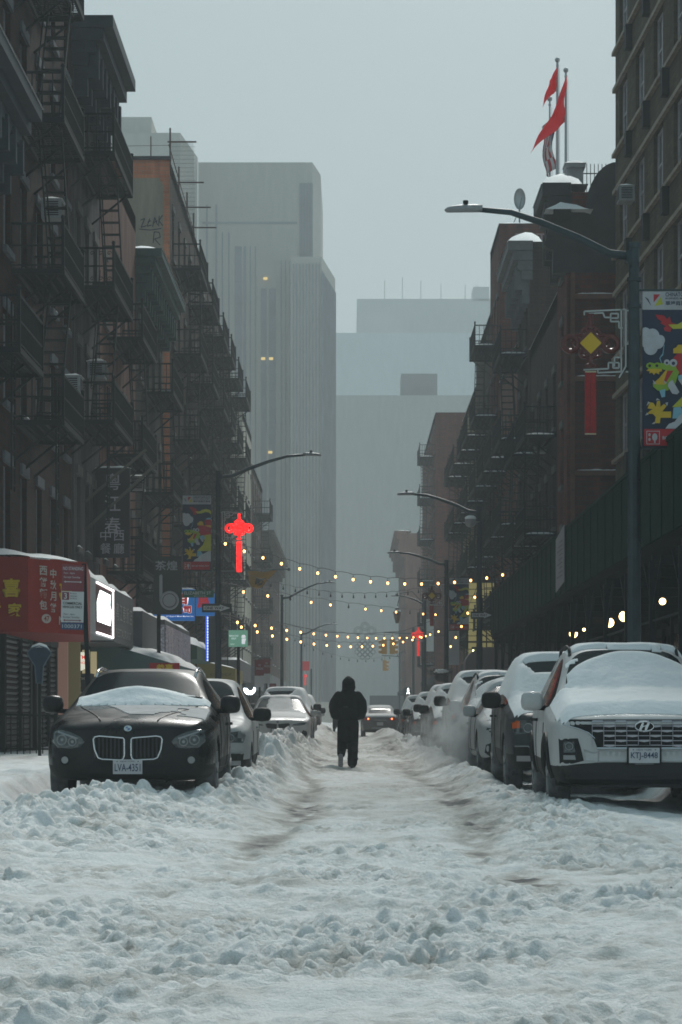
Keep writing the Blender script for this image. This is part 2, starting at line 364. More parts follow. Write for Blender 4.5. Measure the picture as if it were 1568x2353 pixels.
def ground_mesh():
    V = []; F = []; D = []; CH = []; base = 0
    def sheet(xs, ys, drop=0.0):
        nonlocal base
        X, Y = np.meshgrid(xs, ys); z, d, c_ = ground(X, Y); nx = len(xs); ny = len(ys)
        V.append(np.stack([X.ravel(), Y.ravel(), z.ravel() - drop], 1)); D.append(d.ravel()); CH.append(c_.ravel())
        i = np.arange(nx * ny).reshape(ny, nx); a = i[:-1, :-1].ravel(); b = i[:-1, 1:].ravel(); c = i[1:, 1:].ravel(); e = i[1:, :-1].ravel()
        F.append(np.stack([a, b, c, e], 1) + base); base += nx * ny
    sheet(np.linspace(-3.2, 3.2, 330), np.arange(6.0, 14.02, 0.022))
    sheet(np.linspace(-5.2, 5.2, 420), np.arange(14.0, 30.03, 0.030))
    sheet(np.linspace(-8.6, 8.6, 360), np.arange(30.0, 78.1, 0.085))
    sheet(np.linspace(-12, 12, 110), np.arange(78.0, 200.1, 0.4))
    for s_ in (-1, 1):
        sheet(np.array(sorted([s_ * a for a in np.linspace(3.2, 9, 60)])), np.arange(6.0, 14.1, 0.1))
        sheet(np.array(sorted([s_ * a for a in np.linspace(5.2, 9, 40)])), np.arange(14.0, 30.1, 0.1))
        sheet(np.array(sorted([s_ * a for a in np.linspace(8.6, 60, 30)])), np.arange(-18.0, 78.1, 3))
        sheet(np.array(sorted([s_ * a for a in np.linspace(12, 60, 20)])), np.arange(78.0, 200.1, 4))
    sheet(np.linspace(-9, 9, 90), np.arange(-18, 6.01, 0.25))
    sheet(np.linspace(-64, 64, 60), np.arange(200.0, 698, 6))
    v = np.concatenate(V); f = np.concatenate(F); d = np.concatenate(D)
    me = bpy.data.meshes.new('snow_ground'); me.vertices.add(len(v)); me.vertices.foreach_set('co', v.ravel())
    me.loops.add(f.size); me.loops.foreach_set('vertex_index', f.ravel().astype(np.int32))
    me.polygons.add(len(f)); me.polygons.foreach_set('loop_start', np.arange(0, f.size, 4, dtype=np.int32))
    me.polygons.foreach_set('loop_total', np.full(len(f), 4, dtype=np.int32)); me.polygons.foreach_set('use_smooth', np.ones(len(f), dtype=bool))
    me.update(calc_edges=True)
    at = me.attributes.new('dirt', 'FLOAT', 'POINT'); at.data.foreach_set('value', d.astype(np.float32)); at = me.attributes.new('churn', 'FLOAT', 'POINT'); at.data.foreach_set('value', np.concatenate(CH).astype(np.float32))  # 'dirt' also holds the painted shade of the hollows
    me.materials.append(SNOWG)
    o = bpy.data.objects.new('snow_ground', me); col.objects.link(o); tag(o, kind='structure')
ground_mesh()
# the air: falling snow fades everything down the street
def haze():
    m = bpy.data.materials.new('snow_haze'); m.use_nodes = True; n = m.node_tree; n.nodes.clear()
    v = n.nodes.new('ShaderNodeVolumePrincipled'); o = n.nodes.new('ShaderNodeOutputMaterial')
    v.inputs['Color'].default_value = (0.90, 0.94, 0.95, 1); v.inputs['Density'].default_value = 0.0012; v.inputs['Anisotropy'].default_value = 0.0
    n.links.new(v.outputs[0], o.inputs['Volume'])
    b = M().box(-66, 66, -20, 702, -1.6, 118).build('haze', m); tag(b, kind='stuff')
haze()
# ------------------------------------------------------------------ buildings
def facade(m, X, side, ya, yb, z0, z1, cols, rows, depth=0.16, thick=0.4, mi=0, mi2=0):
    """street wall at x = X with real openings; side=-1: building stands at smaller x. cols/rows: lists of (lo, hi)"""
    inn = X + side * depth
    ye = [ya] + [e for c in cols for e in c] + [yb]; ze = [z0] + [e for r in rows for e in r] + [z1]
    for j in range(len(ze) - 1):
        for i in range(len(ye) - 1):
            a, b, c, d = ye[i], ye[i + 1], ze[j], ze[j + 1]
            if b - a < 1e-6 or d - c < 1e-6: continue
            if i % 2 == 1 and j % 2 == 1:
                m.add([(X, a, c), (X, b, c), (X, b, d), (X, a, d), (inn, a, c), (inn, b, c), (inn, b, d), (inn, a, d)],
                      [(0, 1, 5, 4), (1, 2, 6, 5), (2, 3, 7, 6), (3, 0, 4, 7)], mi2)
            else:
                q = (0, 1, 2, 3) if side < 0 else (3, 2, 1, 0)
                m.add([(X, a, c), (X, b, c), (X, b, d), (X, a, d)], [q], mi)
def window_proto(w, h, fm, gm):
    """double-hung window, frame in the yz plane facing +x, centred on its sill"""
    f = M(); t = 0.07
    f.box(-0.05, 0.03, -w / 2, w / 2, 0, t).box(-0.05, 0.03, -w / 2, w / 2, h - t, h)
    f.box(-0.05, 0.03, -w / 2, -w / 2 + t, t, h - t).box(-0.05, 0.03, w / 2 - t, w / 2, t, h - t)
    f.box(-0.03, 0.02, -w / 2 + t, w / 2 - t, h / 2 - 0.03, h / 2 + 0.03)
    if w > 1.3: f.box(-0.03, 0.025, -0.05, 0.05, t, h - t)
    g = M().add([(-0.02, -w / 2 + t, t), (-0.02, w / 2 - t, t), (-0.02, w / 2 - t, h - t), (-0.02, -w / 2 + t, h - t)], [(0, 1, 2, 3)])
    return f, g
BLIND = mat('pane_with_blinds', (0.10, 0.095, 0.105), .35, var=.5, vs=1.3); CURT = mat('pane_with_curtain', (0.17, 0.15, 0.13), .5, var=.4, vs=3)
WINCACHE = {}; LEDGES = {}
def add_window(parent, X, y, z, w, h, side, fm=None, gm=None, ledge=None):
    fm = fm or FRAMEW; gm = gm or rnd.choice((GLASS, GLASS, BLIND, CURT)); k = (round(w, 2), round(h, 2), fm.name, gm.name)
    if k not in WINCACHE:
        f, g = window_proto(w, h, fm, gm)
        def mk(mm, nm, ma):
            me = bpy.data.meshes.new(nm); me.from_pydata(mm.v, [], mm.f); me.materials.append(ma); me.update(); return me
        WINCACHE[k] = (mk(f, 'window', fm), mk(g, 'pane', gm))
    a, b = WINCACHE[k]
    o = bpy.data.objects.new('window', a); col.objects.link(o); o.parent = parent; o.location = Vector((X, y, z)) - ORG[parent.name]
    if side > 0: o.rotation_euler = (0, 0, math.pi)
    p = bpy.data.objects.new('pane', b); col.objects.link(p); p.parent = o
    if ledge:
        k2 = (round(w, 2), round(h, 2), ledge.name)
        if k2 not in LEDGES:
            q = M(); q.box(.02, .215, -w / 2 - .08, w / 2 + .08, -.13, -.003)
            me = bpy.data.meshes.new('sill'); me.from_pydata(q.v, [], q.f); me.materials.append(ledge)
            q = M(); q.box(.02, .185, -w / 2 - .08, w / 2 + .08, h + .003, h + .22)
            m3 = bpy.data.meshes.new('lintel'); m3.from_pydata(q.v, [], q.f); m3.materials.append(ledge)
            q = M(); snow_cap(q, .125, .215, -w / 2, w / 2, 0, .05, len(LEDGES), over=0); m2 = bpy.data.meshes.new('snow'); m2.from_pydata(q.v, [], q.f); m2.materials.append(SNOW)
            LEDGES[k2] = (me, m2, m3)
        e = bpy.data.objects.new('sill', LEDGES[k2][0]); col.objects.link(e); e.parent = o
        e = bpy.data.objects.new('lintel', LEDGES[k2][2]); col.objects.link(e); e.parent = o
        if rnd.random() < .5: e = bpy.data.objects.new('snow_cap', LEDGES[k2][1]); col.objects.link(e); e.parent = o
    return o
def cornice(m, X, side, ya, yb, ztop, proj, h, mi=0, brackets=True, steps=4):
    """side=-1 for left buildings: projects towards +x"""
    s = -side
    for k in range(steps):
        t0 = k / steps; p = proj * (0.25 + 0.75 * ((k + 1) / steps) ** 1.3)
        m.box(X - side * 0.0 - s * 0.1, X + s * p, ya - p * 0.25, yb + p * 0.25 * 0, ztop - h * (1 - t0), ztop - h * (1 - (k + 1) / steps) - 0.004, mi)
    if brackets:
        n = max(2, int((yb - ya) / 0.9))
        for i in range(n + 1):
            y = ya + 0.12 + (yb - ya - 0.24) * i / n
            m.box(X, X + s * proj * 0.62, y - 0.09, y + 0.09, ztop - h * 1.25, ztop - h * 0.62, mi)
            m.box(X, X + s * proj * 0.34, y - 0.08, y + 0.08, ztop - h * 1.6, ztop - h * 1.25, mi)
def fire_escape(parent, X, side, y0, y1, z, proj=1.0, up=None, ladder=True, snow=False, gap=0.17, stair_dir=1, scroll=False, dense=False):
    """one balcony: grating platform, its railing, and the steep stair up to the next balcony"""
    s = -side; xo = X + s * proj; m = M()
    for x in (X + s * 0.06, xo): m.bar((x, y0, z), (x, y1, z), 0.06, 0.10)
    for y in (y0, y1): m.bar((X, y, z), (xo, y, z), 0.05, 0.10)
    n = int((y1 - y0) / 0.14)
    for i in range(1, n): y = y0 + (y1 - y0) * i / n; m.box(X, xo, y - .022, y + .022, z + .035, z + .052)
    for k in range(1, 5): x = X + s * proj * k / 5; m.box(x - .02, x + .02, y0, y1, z + .012, z + .032)
    for y in (y0 + .15, (y0 + y1) / 2, y1 - .15): m.bar((X, y, z - 0.75), (xo - s * 0.12, y, z - 0.03), 0.045)
    fe = m.build('fire_escape', IRON, parent)
    r = M(); H = 0.92
    for hz in (0.12, 0.5, H):
        if hz == 0.5 and dense: continue
        w = 0.045 if hz == H else 0.03
        r.bar((xo, y0, z + hz), (xo, y1, z + hz), w); r.bar((X, y0, z + hz), (xo, y0, z + hz), w); r.bar((X, y1, z + hz), (xo, y1, z + hz), w)
    k = max(2, int((y1 - y0) / gap))
    for i in range(k + 1): y = y0 + (y1 - y0) * i / k; r.box(xo - .011, xo + .011, y - .011, y + .011, z, z + H)
    k = max(2, int(proj / gap))
    for yy in (y0, y1):
        for i in range(k + 1): x = X + s * proj * i / k; r.box(x - .011, x + .011, yy - .011, yy + .011, z, z + H)
    for yy in (y0, y1): r.box(xo - .03, xo + .03, yy - .03, yy + .03, z, z + H + 0.1); r.ball((xo, yy, z + H + 0.13), 0.045, 6, 5)
    if scroll:
        for q in range(5):
            for zz in (0.2, H - 0.12):
                cx = xo - s * 0.1 - s * q * proj / 5
                r.tube([(cx + 0.06 * math.cos(a * .9) * (1 - a / 9), y0, z + zz + 0.06 * math.sin(a * .9) * (1 - a / 9)) for a in range(9)], 0.009, 4)
    r.build('railing', IRON, fe)
    if up:
        l = M(); ya, yb = (y0 + 0.5, y1 - 0.6) if stair_dir > 0 else (y1 - 0.5, y0 + 0.6)
        if abs(yb - ya) > 2.0: yb = ya + math.copysign(2.0, yb - ya)
        xa, xb = X + s * proj * 0.42, X + s * proj * 0.86
        for x in (xa, xb): l.bar((x, ya, z + .05), (x, yb, z + up), 0.03, 0.13)
        n = int(up / 0.25)
        for i in range(1, n): t = i / n; l.box(xa, xb, ya + (yb - ya) * t - .09, ya + (yb - ya) * t + .09, z + up * t - .012, z + up * t + .012)
        for x in (xa,): l.bar((x, ya, z + .9), (x, yb, z + up + .85), 0.028)
        l.build('stair', IRON, fe)
    if snow:
        q = M(); snow_cap(q, min(X, xo), max(X, xo), y0, y1, z + .05, 0.10, int(z * 10)); q.build('snow_cover', SNOW, fe)
    return fe
def building(name, side, X, ya, yb, h, wall, label, group=None, cols=4, rows=6, w=0.95, wh=1.75, z_first=4.6, fh=3.15, trim=None, depth=9.0,
             corn=None, corn_m=None, fe=None, sills=True, endwall=None, frame=None, cat='building', rowshift=0.0, roof_snow=True, gm=None, skip=0, rs_h=.16):
    cx = X + side * depth / 2
    t = thing(name, (X, (ya + yb) / 2, 0), label, cat, group)
    m = M(); trim = trim or STONE; endwall = endwall or wall
    cl = []
    if cols:
        pitch = (yb - ya) / cols
        cl = [(ya + pitch * (i + .5) - w / 2, ya + pitch * (i + .5) + w / 2) for i in range(cols)]
    rw = [(z_first + fh * j + 0.55 + rowshift, z_first + fh * j + 0.55 + wh + rowshift) for j in range(rows) if z_first + fh * j + 0.55 + wh < h - 0.5]
    facade(m, X, side, ya, yb, 3.9, h, cl, rw)
    xb = X + side * depth; xi = X + side * 0.165
    # body behind the street wall, ends and roof
    m.box(xi, xb, ya + .003, yb - .003, 0, h - .35, 1)
    for y in (ya, yb):
        m.add([(X, y, 0), (xb, y, 0), (xb, y, h), (X, y, h)], [(0, 1, 2, 3)], 1)
    m.box(X, xi + side * .2, ya + .002, yb - .002, h - .5, h - .01, 1)
    body = m.build('wall', [wall, endwall], t)
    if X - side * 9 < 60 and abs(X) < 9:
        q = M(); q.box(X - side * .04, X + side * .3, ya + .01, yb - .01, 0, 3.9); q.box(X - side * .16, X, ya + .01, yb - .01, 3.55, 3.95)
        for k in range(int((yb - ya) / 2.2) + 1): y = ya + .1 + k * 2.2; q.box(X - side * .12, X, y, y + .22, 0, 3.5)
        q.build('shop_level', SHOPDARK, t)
    for a, b in cl:
        for c, d in rw: add_window(t, X + side * depth_in, (a + b) / 2, c, b - a, d - c, side, frame, gm, trim if sills else None)
    if corn:
        q = M(); cornice(q, X, side, ya, yb, h + .25, corn[0], corn[1]); q.build('cornice', corn_m or trim, t)
        if roof_snow:
            q = M(); s = -side; xa = min(X - s * .6, X + s * corn[0]); xc = max(X - s * .6, X + s * corn[0])
            snow_cap(q, xa, xc, ya, yb, h + .25, rs_h, int(ya)); q.build('roof_snow', SNOW, t, smooth=True)
    elif roof_snow:
        q = M(); snow_cap(q, min(X, X + side * 1.2), max(X, X + side * 1.2), ya, yb, h, 0.12, int(ya)); q.build('roof_snow', SNOW, t)
    if fe:
        for (a, b, pj, sn) in fe:
            zs = [z_first + fh * j + 0.25 for j in range(skip, rows) if z_first + fh * j + 3.0 < h]
            for i, z in enumerate(zs):
                fire_escape(t, X, side, a, b, z, pj, up=fh if i < len(zs) - 1 else None, snow=sn, stair_dir=1 if i % 2 == 0 else -1, scroll=(ya > 56 and ya < 58))
            l = M(); s = -side; x = X + s * pj * .8
            for yy in (a + .55, a + .95): l.bar((x, yy, zs[0] - 2.3), (x, yy, zs[0] + .9), .03)
            for k in range(9): l.bar((x, a + .55, zs[0] - 2.2 + k * .3), (x, a + .95, zs[0] - 2.2 + k * .3), .022)
            l.build('drop_ladder', IRON, t)
    return t
depth_in = 0.13
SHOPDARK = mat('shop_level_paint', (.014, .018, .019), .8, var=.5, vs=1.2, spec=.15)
def _dk(c, k=.55): return tuple(x * k for x in c)
BR = {
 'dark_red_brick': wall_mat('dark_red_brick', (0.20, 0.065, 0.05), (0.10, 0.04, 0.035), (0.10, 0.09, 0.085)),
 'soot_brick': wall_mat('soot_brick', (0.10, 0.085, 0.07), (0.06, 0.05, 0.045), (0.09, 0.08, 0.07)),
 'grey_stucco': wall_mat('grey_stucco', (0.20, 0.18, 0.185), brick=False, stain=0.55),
 'pink_stucco': wall_mat('pink_stucco', (0.30, 0.16, 0.13), brick=False, stain=0.5),
 'green_brown': wall_mat('green_brown', (0.15, 0.135, 0.10), (0.10, 0.09, 0.07)),
 'orange_wall': wall_mat('orange_wall', (0.42, 0.155, 0.085), (0.33, 0.12, 0.07), (0.30, 0.16, 0.11), stain=0.35),
 'brown_brick': wall_mat('brown_brick', (0.17, 0.105, 0.075), (0.11, 0.07, 0.055)),
 'tan_brick': wall_mat('tan_brick', (0.205, 0.165, 0.10), (0.135, 0.11, 0.075), (0.13, 0.12, 0.10), stain=0.35),
 'red_brick': wall_mat('red_brick', (0.25, 0.065, 0.045), (0.15, 0.045, 0.035), (0.12, 0.08, 0.07), stain=0.55),
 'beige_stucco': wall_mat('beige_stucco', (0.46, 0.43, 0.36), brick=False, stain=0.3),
 'limestone': wall_mat('limestone', (0.42, 0.40, 0.35), brick=False, stain=0.03),  # stone lightened, part of the distance haze is put into its colour
}
BLUEC = mat('blue_black_cornice', (0.022, 0.034, 0.045), 0.6, var=0.5, vs=2)
GREENC = mat('verdigris_cornice', (0.035, 0.075, 0.07), 0.6, var=0.5, vs=2)
DARKC = mat('sooty_cornice', (0.035, 0.035, 0.037), 0.7, var=0.4, vs=2)
XL, XR = -6.6, 6.45
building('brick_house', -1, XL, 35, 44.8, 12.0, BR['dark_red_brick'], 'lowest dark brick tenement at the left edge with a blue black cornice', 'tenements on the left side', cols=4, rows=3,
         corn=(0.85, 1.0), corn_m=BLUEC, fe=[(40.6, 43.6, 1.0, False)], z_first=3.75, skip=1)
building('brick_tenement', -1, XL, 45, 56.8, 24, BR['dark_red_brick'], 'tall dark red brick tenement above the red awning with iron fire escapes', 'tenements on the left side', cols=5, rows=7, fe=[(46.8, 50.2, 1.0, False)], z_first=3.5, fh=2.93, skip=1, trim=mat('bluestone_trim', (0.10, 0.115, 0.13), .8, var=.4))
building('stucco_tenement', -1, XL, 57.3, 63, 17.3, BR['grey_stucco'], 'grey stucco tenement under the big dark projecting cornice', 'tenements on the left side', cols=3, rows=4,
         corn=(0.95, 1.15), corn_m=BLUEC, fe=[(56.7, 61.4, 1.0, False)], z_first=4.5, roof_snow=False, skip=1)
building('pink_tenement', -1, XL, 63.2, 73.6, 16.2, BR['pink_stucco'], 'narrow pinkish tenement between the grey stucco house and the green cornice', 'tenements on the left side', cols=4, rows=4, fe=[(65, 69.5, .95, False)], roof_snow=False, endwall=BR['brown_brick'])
building('tenement', -1, XL, 73.8, 84, 15.0, BR['green_brown'], 'olive brown tenement with a snow topped green metal cornice', 'tenements on the left side', cols=4, rows=4, corn=(0.8, 1.0), corn_m=GREENC, fe=[(76, 80.5, .95, False)])
eb = building('orange_tenement', -1, XL, 87.4, 103, 21.1, BR['brown_brick'], 'tall tenement with a bare orange side wall, beige patch and graffiti', 'tenements on the left side', cols=5, rows=5, fe=[(89, 93.5, 1.0, False), (97, 101.5, 1.0, False)], endwall=BR['orange_wall'], roof_snow=False)
building('low_infill_house', -1, XL - .3, 84.1, 87.3, 12.5, BR['soot_brick'], 'low sooty house squeezed in before the orange side wall', 'tenements on the left side', cols=1, rows=3, roof_snow=True)
building('brown_tenement', -1, XL, 103.2, 116, 21.0, BR['brown_brick'], 'brown tenement behind the orange walled one, hung with balconies', 'tenements on the left side', cols=5, rows=5, fe=[(105, 109.5, 1.0, False), (111, 114.8, 1.05, False)], roof_snow=False)
building('corner_tenement', -1, XL, 116.2, 131, 20.6, BR['brown_brick'], 'farthest tenement of the near left row with a ladder on its corner', 'tenements on the left side', cols=5, rows=5, fe=[(118, 122.5, 1.05, False), (125, 130.4, 1.1, False)], roof_snow=False)
building('beige_house', -1, XL, 145, 158, 19.3, BR['beige_stucco'], 'pale beige house fading in the haze beyond the left row', 'hazy houses on the left side', cols=4, rows=5)
building('brown_house', -1, XL + .05, 158.3, 176, 17.5, BR['brown_brick'], 'hazy brown house with a lone fire escape past the beige one', 'hazy houses on the left side', cols=5, rows=4, fe=[(160, 165, 1.1, False)])
building('far_house', -1, XL + .1, 176.3, 216, 14.3, BR['brown_brick'], 'low hazy house at the far end of the left side', 'hazy houses on the left side', cols=8, rows=3, corn=(.8, 1.0))
building('brick_shop_house', -1, -8.2, 232, 300, 11.5, BR['brown_brick'], 'lowest brick block in the haze left of the stone tower base', 'hazy houses on the left side', cols=10, rows=2)
# orange side wall: beige patch, graffiti, parapet rail, antenna frames and chain-link
q = M(); F0 = CAMF(0, 87.396, 0)
q.prism([(-9.6, 11), (-6.85, 11), (-6.83, 20.2), (-7.0, 20.45), (-9.6, 20.4)], F0, .004)
q.build('render_patch', wall_mat('beige_patch', (0.36, 0.31, 0.245), brick=False, stain=.3), eb)
q = M(); F1 = CAMF(0, 87.385, 0); g_ = mat('spray_paint', (0.03, 0.035, 0.06), .8)

def scrawl(pts, w=.03):
    for a, b in zip(pts, pts[1:]): q.bar((a[0], 87.385, a[1]), (b[0], 87.385, b[1]), w, .01, up=(0, 1, 0))
for P_ in ([(-7.66, 18.92), (-7.5, 18.98), (-7.64, 18.66), (-7.44, 18.72)], [(-7.32, 18.98), (-7.42, 18.70), (-7.26, 18.74)], [(-7.40, 18.85), (-7.28, 18.9)], [(-7.22, 18.68), (-7.14, 19.02), (-7.04, 18.74)], [(-7.2, 18.82), (-7.04, 18.9)], [(-6.98, 19.08), (-7.0, 18.7)], [(-6.86, 19.1), (-6.99, 18.9), (-6.85, 18.72)],
           [(-7.2, 18.1), (-7.16, 18.5), (-6.98, 18.48), (-6.94, 18.3), (-7.15, 18.24), (-6.95, 18.02)], [(-7.7, 18.6), (-7.3, 18.56), (-6.9, 18.62)]): scrawl(P_)

q.build('graffiti', g_, eb)
q = M()
q.box(-11, XL + .05, 87.3, 87.5, 21.1, 21.22); q.build('parapet_coping', DARKC, eb)
q = M()
for (y, dz) in ((87.6, 0), (92, 0), (96.5, 0), (100.5, 0)):
    q.bar((XL, y, 20.6), (XL, y, 22.3 if y < 90 else 21.9), .06); q.bar((XL - .1, y, 21.8 - (0 if y < 90 else .5)), (XL + .95, y, 21.8 - (0 if y < 90 else .5)), .05)
    q.bar((XL - .7, y, 20.9), (XL - .7, y, 22.0), .04)
q.bar((XL - .05, 87.6, 21.7), (XL - .05, 102, 21.3), .03); q.bar((-9.6, 87.7, 21.65), (XL, 87.7, 21.7), .014)
q.build('rail_frames', mat('rusty_steel', (0.10, 0.055, 0.045), .8), eb)
q = M()
for i in range(22): # sagging mesh net beside the parapet
    t_ = i / 21; q.bar((XL + .05 + .85 * t_, 87.7, 18.6), (XL + .05 + .85 * t_ * .9, 87.7, 21.8), .008); z_ = 18.6 + 3.2 * t_; q.bar((XL + .05, 87.7, z_), (XL + .9, 87.7, z_), .008)
q.build('wire_mesh', mat('thin_wire', (0.10, 0.10, 0.10), .6), eb)

# right side -------------------------------------------------------------
def rot_root(o, px, py, ang): # turn a finished building a little about a corner
    for_root = Matrix.Translation((px, py, 0)) @ Matrix.Rotation(ang, 4, 'Z') @ Matrix.Translation((-px, -py, 0))
    l = for_root @ Vector(o.location); o.location = l; o.rotation_euler = (0, 0, ang)
BLIND = mat('pane_with_blinds', (0.10, 0.095, 0.105), .35, var=.5, vs=1.3)
TFR = mat('apartment_window_frame', (0.46, 0.44, 0.46), .55, var=.15, vs=6)
ap = building('apartment_block', 1, 7.62, 44, 70, 29, BR['tan_brick'], 'tall tan brick apartment block with rows of white double windows on the right', cols=8, rows=8, w=1.55, wh=1.75, z_first=4.9, fh=2.95, frame=TFR, gm=BLIND, sills=False, roof_snow=False, cat='building')
q = M()
for j in range(8):
    z = 4.9 + 2.95 * j + .55
    q.box(7.52, 7.65, 44.02, 69.98, z + 1.76, z + 1.88); q.box(7.50, 7.66, 44.02, 69.98, z - .12, z - .02)
q.build('string_course', mat('course_stone', (0.30, 0.25, 0.19), .8, var=.3), ap)
br0 = None
for j in range(8):
    for i in range(7):
        y = 44 + 26 / 8 * (i + 1); z = 4.9 + 2.95 * j + .3
        if br0 is None: q = M(); q.box(7.44, 7.62, y - .16, y + .16, z - .55, z + .12); br0 = q.build('bracket', mat('dark_bracket', (.015, .015, .014), .8), ap); by, bz = y, z
        else: o = br0.copy(); col.objects.link(o); o.location = (0, y - by, z - bz)
rot_root(ap, 7.62, 70, R(1.5))
rr = building('red_brick_house', 1, XR - .05, 72, 75.4, 16.6, BR['red_brick'], 'dark red brick house with curved gable and snow heaped on its jagged cornice', cols=1, rows=4,
              endwall=BR['red_brick'], corn=(0.75, 1.5), corn_m=DARKC, z_first=4.3, rs_h=.55)
building('balcony_house', 1, XR, 75.6, 87.7, 14.3, BR['brown_brick'], 'lower tenement hung with snowy balconies between the gabled and corniced houses', 'tenements on the right side', cols=4, rows=4, fe=[(76.4, 80.4, 1.0, True), (82, 86.5, 1.0, True)], z_first=3.3, rs_h=.3)
q = M(); G = CAMF(0, 71.99, 0)
arc = [(6.95 + .95 * (1 - math.cos(a)), 16.0 + 1.5 * math.sin(a)) for a in [i * math.pi / 2 / 10 for i in range(11)]]
q.prism([(5.98, 14.2), (10.5, 14.2), (10.5, 17.5)] + arc[::-1] + [(6.5, 16.0), (5.95, 16.15), (5.75, 16.35), (5.68, 15.9), (5.85, 15.5), (5.7, 15.0), (5.98, 14.9)], G, .45)
q.build('gable', DARKC, rr)
q = M(); G = CAMF(0, 71.93, 0); BAND = mat('brick_band', (0.16, .07, .05), .8, var=.4)
for z in (5.4, 8.3, 11.1, 13.55): q.box(6.55, 10.4, 71.86, 71.99, z - .14, z)
q.box(6.5, 6.62, 71.9, 71.99, 3.9, 14.2); q.box(8.05, 8.12, 71.9, 71.99, 3.9, 14.2); q.build('brick_bands', BAND, rr)
q = M()
for i, z in enumerate((5.4, 8.3, 11.1, 13.55)): snow_cap(q, 6.6, 10.3, 71.87, 71.98, z, .045, i, over=0)
q.build('snow_on_bands', SNOW, rr)
q = M(); snow_cap(q, 5.75, 7.05, 71.3, 72.0, 15.95, .34, 5, over=.05); q.build('roof_snow', SNOW, rr, smooth=True)
q = M(); q.box(6.62, 7.12, 74.5, 75.2, 15.5, 17.9); q.box(6.56, 7.18, 74.4, 75.3, 17.9, 18.03); q.build('chimney', mat('grey_render', (.33, .34, .36), .8, var=.2), rr)
q = M(); snow_cap(q, 6.56, 7.18, 74.4, 75.3, 18.03, .12, 4); q.build('chimney_snow', SNOW, rr)
q = M()
for i in range(12): q.bar((7.25 + i * .12, 76, 16.3), (7.25 + i * .12, 76, 18.35), .022)
q.bar((7.2, 76, 18.05), (9.3, 76, 18.05), .03); q.bar((7.2, 76, 17.2), (9.3, 76, 17.2), .03); q.build('roof_railing', IRON, rr)
# three flagpoles on the roof
FL = mat('red_flag_cloth', (0.80, 0.018, 0.025), .7, emit=(.5, .01, .015), es=.12); POLEM = mat('flagpole_metal', (.40, .42, .43), .4, metal=.4)  # faint flag glow stands in for light coming through the cloth
def flag_surface(corners, n=10, amp=.06, seed=0, mi=None):
    """cloth hanging between four corner points (hoist top, hoist bottom, fly bottom, fly top), folded"""
    a, b, c, d = [Vector(p) for p in corners]; vs = []; fs = []
    for i in range(n + 1):
        for j in range(n + 1):
            u, v = i / n, j / n; p = a.lerp(d, u).lerp(b.lerp(c, u), v)
            sg_ = math.sin(math.pi * u) * math.sin(math.pi * (v * .7 + .15)); p = p + Vector(((b - a).length * (.05 * math.sin(u * 9 + seed) * v + .03 * math.sin(v * 8)), 0, -(d - a).length * .07 * sg_ + .03 * math.sin(u * 8 + seed))); p = p + Vector((0, amp * math.sin(u * 7 + v * 3 + seed) + amp * .6 * math.sin(v * 6 - u * 4), 0)); vs.append(p)
    k = n + 1
    for i in range(n):
        for j in range(n): fs.append((i * k + j, i * k + j + 1, (i + 1) * k + j + 1, (i + 1) * k + j))
    return vs, fs
def flagpole(x, y, z0, z1, r_, label, flags):
    t = thing('flagpole', (x, y, z0), label, 'flagpole', 'flagpoles on the roof')
    q = M().tube([(x, y, z0), (x, y, z1)], [r_, r_ * .6], 8); q.ball((x, y, z1 + .09), .09, 10, 7).ball((x, y, z1 - .12), .055, 8, 5); q.build('pole', POLEM, t)
    q = M().tube([(x + .09, y, z0 + .4), (x + .07, y, z1 - .2)], .008, 4); q.build('halyard', WHITE, t)
    for nm, cn, mats, fn in flags:
        vs, fs = flag_surface(cn, 12, .16, len(nm)); q = M(); q.add(vs, fs); q.mi = [fn(i // 12, i % 12) for i in range(144)] if fn else q.mi
        o = q.build(nm, mats, t, smooth=True); md = o.modifiers.new('thick', 'SOLIDIFY'); md.thickness = .006
def FP(px, py, Y): return Vector(((px - VX) * Y / FPX, Y, CZ + (HY - py) * Y / FPX))
Y_ = 84.0
def fpt(cx, cyy, Y=Y_): return FP((1730 + cx / 1.568) / 1.741, (100 + cyy / 1.568) / 1.741, Y)
flagpole(fpt(785, 0).x, Y_, 17.2, fpt(0, 235).z, .07, 'tallest of the three roof flagpoles, flying a small red flag at its top',
         [('flag', [fpt(783, 262), fpt(783, 400), fpt(690, 503), fpt(735, 350)], [FL], None)])
flagpole(fpt(819, 0).x, Y_ - 1.2, 17.2, fpt(0, 300, Y_ - 1.2).z, .06, 'middle height roof flagpole, rightmost, flying the largest red flag',
         [('flag', [fpt(838, 320, 82.8), fpt(840, 595, 82.8), fpt(607, 792, 82.8), fpt(760, 545, 82.8)], [FL], None)])
FB = mat('flag_blue', (.03, .04, .14), .7); FW = mat('flag_white', (.55, .55, .55), .7); FR = mat('flag_stripe_red', (.42, .03, .04), .7)
flagpole(fpt(752, 0).x, Y_ + 1, 17.2, fpt(0, 480, Y_ + 1).z, .05, 'shortest roof flagpole, flying a limp red and white striped flag',
         [('striped_flag', [fpt(765, 560, 85), fpt(770, 900, 85), fpt(698, 950, 85), fpt(688, 640, 85)], [FR, FW, FB], lambda i, j: 2 if (i < 5 and j < 5) else (i + j // 3) % 2)])
building('cornice_house', 1, XR, 87.9, 94.4, 18.0, BR['brown_brick'], 'dark tenement with a panelled grey cornice and a snow domed roof edge', 'tenements on the right side', cols=2, rows=5, rs_h=.62, corn=(.8, 1.4), corn_m=mat('grey_panel_cornice', (.12, .125, .13), .7, var=.3), fe=[(89, 93.6, 1.0, True)])
